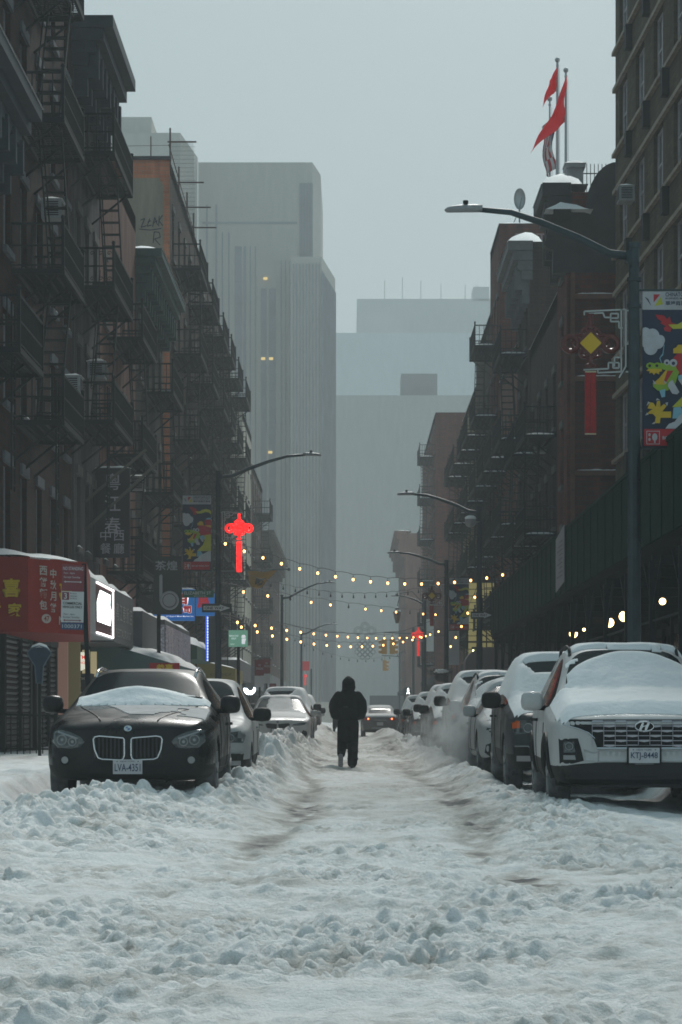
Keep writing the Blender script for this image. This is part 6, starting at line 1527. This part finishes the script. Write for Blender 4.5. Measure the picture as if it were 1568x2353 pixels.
# shutters, door, ATM signs, railing
SHUT = mat('steel_shutter', (.055, .065, .07), .6, metal=.3, var=.35, vs=1.5)
def shutter(ya, yb, z0, z1, label, X=XL):
    q = M(); n = int((z1 - z0) / .11)
    for k in range(n): z = z0 + k * .11; q.add([(X + .03, ya, z), (X + .03, yb, z), (X + .075, yb, z + .055), (X + .075, ya, z + .055), (X + .03, yb, z + .108), (X + .03, ya, z + .108)], [(0, 1, 2, 3), (3, 2, 4, 5)])
    q.box(X, X + .10, ya - .12, ya, z0, z1).box(X, X + .10, yb, yb + .12, z0, z1).box(X, X + .12, ya - .12, yb + .12, z1, z1 + .3)
    tag(q.build('roller_shutter', SHUT), label, 'shutter', 'roller shutters of closed shops')
shutter(44.2 + 1.2, 49.0, .3, 2.5, 'roller shutter under the left end of the red awning'); shutter(50.0, 53.2, .3, 2.5, 'roller shutter left of the pink lit door jamb')
shutter(64, 68, .3, 2.7, 'roller shutter under the short grey awning'); shutter(76, 80, .3, 2.6, 'roller shutter under the tinsel awning'); shutter(105, 110, .3, 2.6, 'hazy roller shutter past the mustard awning')
t = thing('shop_door', (XL, 54.6, .3), 'pale pink lit door jamb between the shutters and the cash machine', 'door')
M().box(XL, XL + .30, 53.5, 53.62, .3, 2.75).build('jamb', mat('pink_door_panel', (.42, .26, .22), .6, emit=(.42, .22, .17), es=.16), t); M().box(XL, XL + .05, 53.63, 56.2, .3, 2.7).build('door_leaf', INTERIOR, t)
M().box(XL + .02, XL + .34, 55.6, 55.7, .3, 2.75).build('second_jamb', mat('olive_lit_jamb', (.20, .18, .10), .6, emit=(.3, .25, .12), es=.10), t)
t = thing('atm_sign', (XL, 56.9, 2.1), 'lit white sign with red ATM lettering over the machine', 'sign')
b = M().prism([(-6.62, 2.15), (-6.42, 2.05), (-6.22, 2.15), (-6.22, 2.50), (-6.62, 2.50)], CAMF(0, 56.9, 0), .08).build('panel', mat('lit_cream', (.7, .7, .6), .5, emit=(.75, .75, .62), es=.7), t); q = M(); F = CAMF(0, 56.89, 0)
put_text(q, 'ATM', F, -6.40, 2.38, .22, .09, 0, .02); put_text(q, 'CHANGE', F, -6.41, 2.25, .28, .06, 0, .01); q.build('lettering', mat('red_lit_letters', (.5, .03, .02), .5, emit=(.8, .05, .03), es=.5), b)
t = thing('cash_machine', (XL, 57, .3), 'dark cash machine with white ATM letters and torn stickers', 'cash machine')
b = M().box(-6.62, -6.15, 57, 57.6, .3, 2.0).build('cabinet', SIGNK, t); q = M(); F = CAMF(0, 56.99, 0); put_text(q, 'ATM', F, -6.42, 1.88, .22, .07, 0, .02); q.prism(rect(-6.52, -6.4, 1.68, 1.78), F, .004); q.prism([(-6.55, 1.2), (-6.42, 1.22), (-6.36, 1.3), (-6.38, 1.45), (-6.35, 1.55), (-6.45, 1.6), (-6.55, 1.56), (-6.52, 1.42)], F, .004); q.build('stickers', LETW, b)
t = thing('storefront', (XL, 60, .3), 'recessed lit shop entrance beyond the cash machine', 'shop front'); M().box(XL, XL + .04, 58, 63, .3, 2.7).build('glazing', INTERIOR, t)
for i, (y_, w_) in enumerate(((58.6, .10), (60.2, .16), (61.6, .08))): M().box(XL + .05, XL + .22, y_, y_ + w_, 1.2, 2.6).build('lit_post', mat('warm_lit_post', (.5, .42, .25), .6, emit=(.6, .5, .28), es=.35), t)
t = thing('railing', (-5.2, 43, .3), 'black iron railing round the basement steps, left of the nearest car', 'railing')
q = M(); q.bar((-6.75, 42, 1.05), (-5.15, 42, 1.0), .04); q.bar((-6.75, 42, .45), (-5.15, 42, .42), .03); q.bar((-5.15, 42, 1.0), (-5.15, 47.5, 1.0), .04); q.bar((-5.15, 42, .42), (-5.15, 47.5, .42), .03)
q.build('rails', IRON, t); q = M()
for k in range(15): x = -6.7 + k * .11; q.box(x - .009, x + .009, 41.99, 42.01, .28, 1.02)
for k in range(30): y = 42.1 + k * .18; q.box(-5.16, -5.14, y - .009, y + .009, .28, 1.0)
q.build('bars', IRON, t)
for x_ in (-6.75, -5.15): M().bar((x_, 42, .2), (x_, 42, 1.12), .07).build('post', IRON, t)
# red lucky banner over the pavement, behind the black car
t = thing('red_banner', (-4.9, 48, 0), 'red cloth banner with gold characters, just above the black car roof', 'banner')
b = M().box(-4.03, -3.43, 47.95, 48, 1.88, 2.05).build('cloth', mat('bright_red_cloth', (.34, .012, .02), .7), t); q = M(); put_text(q, '恭喜', CAMF(0, 47.94, 0), -3.72, 1.965, .34, .12, 0, .03); q.build('characters', GOLD, b); M().bar((-4.0, 48, .2), (-4.0, 48, 1.9), .03).bar((-3.46, 48, .2), (-3.46, 48, 1.9), .03).build('stake', IRON, t)
# sign posts in the distance
for i, (px, Y, z0, z1, lb, mm) in enumerate(((597, 84, 2.0, 2.95, 'maroon parking sign on a dark post by the white saloon', SIGNR), (613, 97, 2.3, 3.3, 'second maroon parking sign post, a little farther', SIGNR), (628, 112, 1.9, 2.5, 'short dim red notice post in the haze', SIGNR), (486, 108, 4.0, 4.9, 'red and white number 3 parking sign left of the lamp pole', SIGNR))):
    X = (px - VX) * Y / FPX; t = thing('parking_sign', (X, Y, 0), lb, 'sign', 'parking sign posts'); M().tube([(X, Y, 0), (X, Y, z1)], .035, 6).build('post', IRON, t)
    b = M().box(X - .17, X + .15, Y - .05, Y - .03, z0 + .4, z1).build('panel', mm, t); M().box(X - .17, X + .15, Y - .05, Y - .03, z0, z0 + .39).build('white_panel', SIGNW, t)
    q = M(); put_text(q, 'NO\nSTANDING', CAMF(X, Y - .055, 0), 0, z1 - .25, .26, .2); q.build('lettering', SIGNW, b)
q = M(); t = thing('moon_sign', (-3.9, 88, 1.7), 'small glaring crescent shaped lamp sign low on the left', 'sign')
q.prism([(.22 * math.cos(a), .22 * math.sin(a)) for a in [math.pi * (.95 + k * .1) for k in range(12)]] + [(.12 * math.cos(a) + .03, .14 * math.sin(a) + .07) for a in [math.pi * (2.0 - k * .1) for k in range(10)]], CAMF(-3.74, 88, 1.98), .05); q.build('crescent', mat('cold_white_light', (.9, .95, 1), .5, emit=(.8, .9, 1), es=4), t); M().bar((-3.74, 88, 0), (-3.74, 88, 1.8), .05).build('post', IRON, t)
# hazy shop bands on the far left
for i, (ya, yb, z0, z1, X_, lb) in enumerate(((146, 158, 2.6, 4.0, -5.8, 'dim fascia under the pale beige house'), (160, 175, 2.4, 3.8, -5.6, 'dim fascia under the hazy brown house'), (178, 215, 2.5, 4.0, -5.9, 'long dim fascia of the far house'))):
    tag(M().box(XL + .1, X_, ya, yb, z0, z1).build('shop_fascia', mat('dim_fascia', (.10, .11, .12), .8, var=.3)), lb, 'fascia')
# air conditioners
def aircon(x, y, z, label, sg=1):
    t = thing('air_conditioner', (x, y, z), label, 'air conditioner', 'window air conditioners')
    M().box(x, x + sg * .42, y - .3, y + .3, z, z + .42).build('case', mat('aircon_case', (.34, .35, .36), .6, var=.2, vs=8), t); q = M()
    for k in range(7): q.box(x + sg * .06, x + sg * .36, y - .31, y - .302, z + .06 + k * .045, z + .08 + k * .045)
    q.box(x + sg * .422, x + sg * .425, y - .26, y + .26, z + .05, z + .36); q.build('grille', BLACK, t); q = M(); snow_cap(q, min(x, x + sg * .42), max(x, x + sg * .42), y - .3, y + .3, z + .42, .07, int(y)); q.build('snow_cap', SNOW, t)
aircon(-6.5, 59.6, 9.3, 'boxy white air conditioner beside the big ladder on the grey house'); aircon(-6.5, 50.8, 11.4, 'air conditioner under the top left balcony')
aircon(-6.5, 70.9, 7.6, 'air conditioner on the pinkish house'); aircon(-6.5, 54.3, 8.2, 'air conditioner on the tall brick tenement with a cap of snow', 1); aircon(7.72, 66.4, 15.1, 'air conditioner jutting from the tan apartment block', -1)
aircon(-6.5, 81.9, 11.6, 'small air conditioner below the green cornice'); aircon(6.4, 80, 9.7, 'white air conditioner between the right balconies', -1)

# ------------------------------------------------------------------ right: sidewalk shed and what is under it
SHG = mat('shed_green_plywood', (.003, .024, .016), .85, var=.5, vs=2.0, spec=.08)
t = thing('sidewalk_shed', (5.6, 50, 0), 'dark green plywood sidewalk shed running along the right pavement', 'sidewalk shed')
q = M(); q.box(4.16, 4.20, 24, 72.7, 3.42, 4.62)
for k in range(41): y = 24 + k * 1.21; q.box(4.145, 4.16, y, y + .05, 3.42, 4.62)
q.box(4.20, 7.4, 72.62, 72.7, 3.42, 4.62); q.box(4.14, 4.24, 24, 72.75, 4.62, 4.68); q.build('parapet', SHG, t)
M().box(4.2, 7.55, 24, 72.6, 3.30, 3.42).build('deck', mat('shed_deck', (.006, .007, .006), .9, spec=.1), t)
q = M()
for k in range(16): M().bar((4.25, 25 + k * 3.1, 3.22), (7.4, 25 + k * 3.1, 3.22), .08, .14).build('joist', IRON, t)
for k in range(16):
    for x in (4.25, 7.0): M().bar((x, 25 + k * 3.1, .1), (x, 25 + k * 3.1, 3.2), .075).build('post', IRON, t)
for k in range(15): q = M(); y = 25 + k * 3.1; q.bar((4.27, y, 2.5), (4.27, y + 1.0, 3.2), .04).bar((4.27, y + 3.1, 2.5), (4.27, y + 2.1, 3.2), .04).bar((4.27, y, 2.35), (4.27, y + 3.1, 2.35), .03).build('cross_brace', IRON, t)
SHL = mat('shed_lamp', (1, .85, .6), .4, emit=(1, .70, .32), es=5)
for (x, y, r_) in ((5.76, 63, .11), (5.9, 55.5, .11), (5.85, 52, .115), (5.8, 45.2, .065), (5.75, 60, .04), (5.8, 38, .06)):
    q = M(); q.tube([(x, y, 3.3), (x, y, 3.22)], .05, 8); o = q.build('lamp_holder', BLACK, t); M().ball((x, y, 3.14), r_, 12, 8).build('bulb', SHL, o, smooth=True)
nt_ = thing('paper_notice', (4.13, 48, 3.6), 'tall white paper notice tied to the green shed panels', 'notice')
q = M(); q.add([(4.12, 47.1, 3.62), (4.12, 49.0, 3.50), (4.12, 49.0, 4.56), (4.12, 47.1, 4.72), (4.135, 47.1, 3.62), (4.135, 49.0, 3.50), (4.135, 49.0, 4.56), (4.135, 47.1, 4.72)], [(0, 1, 2, 3), (7, 6, 5, 4), (0, 4, 5, 1), (1, 5, 6, 2), (2, 6, 7, 3), (3, 7, 4, 0)]); b = q.build('sheet', mat('wet_paper', (.27, .26, .28), .8, var=.15, vs=3), nt_)
q = M()
for k in range(9): q.box(4.112, 4.118, 47.4, 48.6 - .3 * (k % 3), 3.75 + k * .085, 3.775 + k * .085)
q.build('print', mat('faint_print', (.16, .15, .16), .8), b)
def shopfront(ya, yb, label, lit):
    t = thing('storefront', (7.55, (ya + yb) / 2, .3), label, 'shop front', 'dark shop fronts under the shed'); q = M().box(7.5, 7.56, ya, yb, .9, 2.9); q.build('glazing', GLASS, t); q = M()
    for k in range(4): y = ya + (yb - ya) * k / 3; q.box(7.42, 7.5, y - .05, y + .05, .2, 3.1)
    q.box(7.42, 7.5, ya, yb, 2.9, 3.1).box(7.4, 7.56, ya, yb, .2, .9); q.build('frame', IRON, t)
    for (y, z, w_, h_) in lit: M().box(7.44, 7.48, y, y + w_, z, z + h_).build('lit_notice', mat('amber_notice', (.8, .7, .4), .5, emit=(1, .75, .35), es=1.5), t)
shopfront(44.5, 50, 'dark shop front with small amber lights, right edge', [(45, 2.1, .5, .1), (46.5, 1.7, .12, .3), (48, 2.3, .3, .1)]); shopfront(51, 57, 'dark shop front behind the snowy cars', [(53, 2.3, .4, .08)]); shopfront(58, 66, 'dark shop front at the far end of the shed', [(60, 1.8, .2, .5)])
NY = mat('neon_yellow', (.9, .9, .6), .4, emit=(.95, 1, .55), es=3.2)
t = thing('neon_sign', (4.4, 84, 0), 'narrow glaring yellow white neon sign beyond the shed', 'sign'); M().box(4.15, 4.55, 84.05, 84.15, 1.9, 3.4).build('panel', SIGNK, t); q = M(); q.tube([(4.2, 84, 3.3), (4.22, 84, 2.6), (4.26, 84, 2.0)], .03, 6)
for k in range(9): q.box(4.3, 4.42, 83.98, 84.02, 2.0 + k * .1, 2.05 + k * .1)
q.build('neon_letters', NY, t); M().bar((4.5, 84.1, 0), (4.5, 84.1, 1.9), .06).build('post', IRON, t)
t = thing('arched_canopy', (6.4, 78, 0), 'mauve arched canopy between the shed and the neon sign', 'canopy')
q = M(); ar = [(-.75, 0)] + [(.75 * math.cos(a), .75 + .55 * math.sin(a)) for a in [math.pi - k * math.pi / 12 for k in range(13)]] + [(.75, 0)]; q.prism(ar[::-1], CAMF(4.35, 77, 1.9), 1.6); q.build('cloth', mat('mauve_canvas', (.16, .13, .14), .8), t); M().bar((3.65, 77.2, 0), (3.65, 77.2, 2.0), .05).bar((5.05, 77.2, 0), (5.05, 77.2, 2.0), .05).build('leg', IRON, t)
t = thing('round_awning', (6.45, 98, 2.3), 'snow covered rounded awning beyond the neon sign', 'awning'); q = M().box(4.7, 6.45, 96, 101, 2.1, 2.5); c = q.build('valance', mat('brown_canvas', (.16, .10, .08), .8), t)
q = M(); q.ball((5.55, 98.5, 2.45), 1.0, 16, 8, squash=(1, 2.6, .75)); q.build('snow_cover', SNOW, c, smooth=True)
t = thing('lit_shop_wall', (4.8, 110, 0), 'yellow lit narrow wall seen through fire escape ladders', 'wall'); M().box(5.25, 6.4, 109, 109.3, 3.2, 7.0).build('panel', mat('lit_cream_wall', (.42, .38, .16), .7, emit=(.4, .35, .14), es=.35), t)
q = M()
for k in range(14): q.bar((5.1, 108.8, 3.1 + k * .3), (6.4, 108.8, 3.1 + k * .3), .03)
for x in (5.15, 5.8, 6.3): q.bar((x, 108.8, 3), (x, 108.8, 7.2), .03)
q.build('ladder', IRON, t)
for i, (y, z, lb) in enumerate(((150, 5.0, 'faint vertical shop sign past the right lamp with the lit knot'), (104, 3.2, 'pale narrow vertical sign next to the third right lamp'))):
    t = thing('shop_sign', (5, y, z), lb, 'sign'); w_ = .45; x = 4.6 if i == 0 else 4.15; M().box(x, x + w_, y, y + .1, z, z + 2.0).build('panel', mat('pale_sign', (.4, .42, .44), .7), t); M().bar((x, y + .05, z + 1), (6.5, y + .05, z + 1), .05).build('bracket', IRON, t)
t = thing('hanging_basket', (3.72, 95.3, 2.5), 'snowy hanging flower basket on the third right lamp', 'basket'); q = M(); rr_ = random.Random(5)
for k in range(60): a = rr_.random() * 6.28; r_ = .45 * rr_.random() ** .5; x, y, z = 3.5 + r_ * math.cos(a), 95.2 + .25 * math.sin(a) * r_, 2.62 + .22 * rr_.random(); q.prism([(-.05, 0), (.05, -.01), (.02, .07)], frame_mtx((x, y, z), (math.cos(a), .3, .4 * rr_.random()), (0, .2, 1)), .004)
q.ball((3.5, 95.3, 2.52), .26, 10, 7, squash=(1, .8, .7)); q.build('plants', mat('withered_plants', (.06, .05, .045), .9), t); q = M(); q.ball((3.5, 95.25, 2.76), .26, 10, 6, squash=(1.2, .8, .35)); q.build('snow_cap', SNOW, t, smooth=True)
q = M()
q.box(-6, 6, 0, 0, 0, 0) if False else None
# low grey van-like block of parked plant at the street's end
tag(M().box(1.9, 5.6, 262, 266, .1, 3.2).build('box_truck', mat('dim_truck_paint', (.12, .12, .13), .6)), 'faint boxy truck shape at the end of the street', 'truck')

# ------------------------------------------------------------------ steam by the right cars
def steam(x, y, z, r, sq, dens, label):
    m = bpy.data.materials.new('steam'); m.use_nodes = True; n = m.node_tree; n.nodes.clear(); v = n.nodes.new('ShaderNodeVolumePrincipled'); o = n.nodes.new('ShaderNodeOutputMaterial')
    v.inputs['Color'].default_value = (.93, .95, .96, 1); tc = n.nodes.new('ShaderNodeTexCoord'); ln = n.nodes.new('ShaderNodeVectorMath'); ln.operation = 'LENGTH'; n.links.new(tc.outputs['Object'], ln.inputs[0])
    mr = n.nodes.new('ShaderNodeMapRange'); mr.inputs[1].default_value = 1.0; mr.inputs[2].default_value = .25; mr.inputs[3].default_value = 0; mr.inputs[4].default_value = 1; n.links.new(ln.outputs['Value'], mr.inputs[0])
    t_ = n.nodes.new('ShaderNodeTexNoise'); t_.inputs['Scale'].default_value = 2.4; t_.inputs['Detail'].default_value = 4; n.links.new(tc.outputs['Object'], t_.inputs['Vector'])
    m2 = n.nodes.new('ShaderNodeMapRange'); m2.inputs[1].default_value = .42; m2.inputs[2].default_value = .68; m2.inputs[3].default_value = 0; m2.inputs[4].default_value = dens; n.links.new(t_.outputs['Fac'], m2.inputs[0])
    mu = n.nodes.new('ShaderNodeMath'); mu.operation = 'MULTIPLY'; n.links.new(mr.outputs[0], mu.inputs[0]); n.links.new(m2.outputs[0], mu.inputs[1]); n.links.new(mu.outputs[0], v.inputs['Density']); n.links.new(v.outputs[0], o.inputs['Volume'])
    b = M().ball((0, 0, 0), 1, 14, 10).build('steam', m, origin=(0, 0, 0)); b.location = (x, y, z); b.scale = (r * sq[0], r * sq[1], r * sq[2]); tag(b, kind='stuff')
steam(1.95, 40.2, .75, .85, (.75, 1.3, 1.0), 5.0, '')
steam(1.6, 44, .55, .8, (.9, 1.4, .75), 2.6, '')
# ------------------------------------------------------------------ people
def remeshed(m, name, material, parent, vox=.014, smooth_it=4):
    me = bpy.data.meshes.new('tmp'); me.from_pydata(m.v, [], m.f); me.update()
    o = bpy.data.objects.new('tmp', me); col.objects.link(o)
    r = o.modifiers.new('r', 'REMESH'); r.mode = 'VOXEL'; r.voxel_size = vox; s = o.modifiers.new('s', 'SMOOTH'); s.iterations = smooth_it; s.factor = .6
    out = eval_mesh(o); bpy.data.objects.remove(o)
    out.materials.clear(); out.materials.append(material); out.polygons.foreach_set('use_smooth', [True] * len(out.polygons))
    out.name = name; p = bpy.data.objects.new(name, out); col.objects.link(p)
    if parent: p.parent = parent
    return p
def limb(m, pts, rs, n=14):
    """fat tapered limb through joints, ends rounded"""
    P = []; Q = []
    for (a, b), (ra, rb) in zip(zip(pts, pts[1:]), zip(rs, rs[1:])):
        for k in range(5): u = k / 5; P.append(Vector(a).lerp(Vector(b), u)); Q.append(ra + (rb - ra) * u)
    P.append(Vector(pts[-1])); Q.append(rs[-1]); m.tube(P, Q, n); 
    for p, r in zip(pts, rs): m.ball(p, r, n, 9)
def ell(m, c, rx, ry, rz, n=20): m.ball(c, 1, n, 14, squash=(rx, ry, rz))
def person(x, y, z, label, S, far=False):
    """S: scheme of materials; walks away from the camera (+y ahead); his left foot lifted behind"""
    t = thing('person', (0, 0, 0), label, 'person')
    vx = .014 if not far else .03
    b = M()     # the body under the clothes
    ell(b, (0, .03, 1.615), .078, .10, .12); ell(b, (0, .135, 1.60), .016, .025, .02); 
    for s in (-1, 1): ell(b, (s * .08, .03, 1.61), .014, .02, .032); ell(b, (s * .03, .118, 1.635), .014, .012, .010)
    ell(b, (0, .122, 1.558), .026, .012, .010)
    limb(b, [(0, 0, 1.40), (0, .015, 1.53)], [.062, .058]); ell(b, (0, 0, 1.28), .18, .12, .20); ell(b, (0, 0, 1.02), .15, .11, .18)
    for s in (-1, 1):
        limb(b, [(s * .18, 0, 1.40), (s * .275, -.03, 1.14), (s * .17, .17, .99)], [.055, .042, .03])
        h = Vector((s * .12, .20, .98)); limb(b, [(s * .17, .17, .99), h], [.03, .032], 8)
        for k in range(4): limb(b, [h + Vector((0, 0, .025 - k * .018)), h + Vector((-s * (.035 + .008 * (k in (1, 2))), .02, .022 - k * .018)), h + Vector((-s * (.06 + .01 * (k in (1, 2))), .005, .018 - k * .018))], [.010, .009, .008], 6)
        limb(b, [h + Vector((s * .01, .015, .03)), h + Vector((-s * .02, .035, .05))], [.011, .009], 6)
    lk = [(-.095, 0, .90), (-.105, .05, .50), (-.13, -.20, .27)]; rk = [(.095, 0, .90), (.09, .03, .48), (.075, .02, .10)]
    limb(b, lk, [.085, .055, .04]); limb(b, rk, [.085, .055, .04])
    body = remeshed(b, 'body', S['skin'], t, vx)
    j = M()     # puffy jacket
    ell(j, (-.005, 0, 1.29), .225, .165, .235); ell(j, (0, .0, 1.06), .205, .16, .22); ell(j, (0, 0, 1.40), .19, .12, .10); ell(j, (0, .01, .90), .175, .14, .09)
    for s in (-1, 1):
        limb(j, [(s * .18, 0, 1.39), (s * .255, -.02, 1.27), (s * .275, -.03, 1.14), (s * .255, .02, 1.03), (s * .16, .15, .985)], [.095, .098, .088, .082, .062])
        for k in range(3): ell(j, (s * (.27 + .004 * k), -.03 + .01 * k, 1.25 - k * .075), .088 + .003 * (k % 2), .095, .030)
    limb(j, [(0, -.015, 1.44), (0, 0, 1.50)], [.135, .115])
    jk = remeshed(j, 'jacket', S['jacket'], t, vx, 3)
    h = M(); ell(h, (.01, .01, 1.625), .128, .145, .13); ell(h, (.012, .0, 1.56), .132, .13, .10); ell(h, (.0, -.03, 1.50), .125, .11, .07); limb(h, [(.005, -.02, 1.66), (.005, .06, 1.70)], [.10, .075])
    hd = remeshed(h, 'hood', S['jacket'], t, vx, 3)
    if not far:
        q = M(); vs, fs, x0, x1, y0, y1 = text_geo('US-ARC'); 
        bt = BVHTree.FromPolygons([v.co for v in jk.data.vertices], [tuple(p.vertices) for p in jk.data.polygons])
        def onb(u, w): 
            r = bt.ray_cast(Vector((u, -2, w)), Vector((0, 1, 0))); return Vector((u, (r[0].y if r[0] else -.15) - .003, w))
        sx = .085 / (x1 - x0); q.add([onb(-.045 + (v.x - (x0 + x1) / 2) * sx, 1.185 + (v.y - (y0 + y1) / 2) * sx * .9) for v in vs], fs); q.build('back_print', mat('pale_print', (.12, .17, .19), .7), jk)
        q = M(); q.tube([onb(.21 * math.sin(a), .865 + .012 * math.cos(a * 2)) for a in [(-1.0 + k * .2) for k in range(11)]], .008, 5); q.build('hem', S['jacket'], jk)
    p = M()     # loose trousers
    ell(p, (0, 0, .88), .19, .14, .13)
    limb(p, [(-.085, .0, .86), (-.095, .03, .66), (-.108, .06, .50), (-.12, -.04, .40), (-.13, -.19, .30)], [.122, .114, .102, .092, .080])
    limb(p, [(.085, 0, .86), (.092, .02, .66), (.092, .03, .48), (.088, .015, .28), (.080, .01, .125)], [.124, .112, .104, .098, .096])
    for s, zz in ((.09, .2), (.088, .34), (.09, .5)): ell(p, (s, .015, zz), .110, .105, .03)
    ell(p, (-.105, -.0, .45), .088, .085, .03)
    remeshed(p, 'trousers', S['trousers'], t, vx, 2)
    # planted right shoe
    q = M(); ell(q, (.082, .06, .052), .050, .135, .045); ell(q, (.078, -.02, .075), .045, .06, .06); ell(q, (.085, .13, .04), .052, .06, .035); sh = remeshed(q, 'shoe', S['shoe'], t, .010, 2)
    q = M(); q.box(.036, .128, -.075, .19, .0, .022); remeshed(q, 'sole', S['shoe'], sh, .008, 3)
    # lifted left shoe: toe down, sole towards the camera
    q = M(); limb(q, [(-.135, -.21, .28), (-.14, -.215, .18), (-.145, -.20, .085)], [.052, .048, .046]); sh = remeshed(q, 'shoe', S['shoe'], t, .010, 2)
    q = M(); so_ = [(-.045, .105), (-.048, .04), (-.040, -.02), (-.050, -.08), (-.035, -.125), (0, -.14), (.035, -.125), (.052, -.08), (.040, -.02), (.046, .04), (.042, .105), (0, .125)]
    mt = frame_mtx((-.14, -.272, .175), (1, 0, 0), (0, -.12, 1)); q.prism(so_, mt, .022); so2 = q.build('sole', S['sole'], sh)
    q = M()
    for k in range(7): q.prism(rect(-.03, .03, -.115 + k * .034, -.105 + k * .034), mt @ Matrix.Translation((0, 0, .003)), .003)
    q.build('tread', S['tread'], so2)
    t.location = (x, y, z); return t
blk = mat('black_cloth', (.006, .008, .009), .9, spec=.15, bump=.3, bs=30)
person(-.08, 45.9, gz(.0, 45.9) - .0, 'hooded person in a puffy black jacket walking away down the road', dict(skin=mat('skin', (.35, .22, .17), .6), jacket=blk, trousers=mat('black_trousers', (.005, .007, .008), .9, spec=.15), shoe=mat('dark_shoe', (.02, .022, .025), .6), sole=mat('pale_sole', (.27, .26, .27), .7, var=.3, vs=20), tread=mat('worn_tread', (.15, .145, .15), .8)))
person(-.58, 96, gz(-.58, 96), 'second person in dark maroon, mostly hidden behind the hooded walker', dict(skin=MATS['skin'], jacket=mat('maroon_cloth', (.06, .025, .025), .9), trousers=mat('brown_trousers', (.04, .03, .03), .9), shoe=MATS['dark_shoe'], sole=MATS['dark_shoe'], tread=MATS['dark_shoe']), far=True)
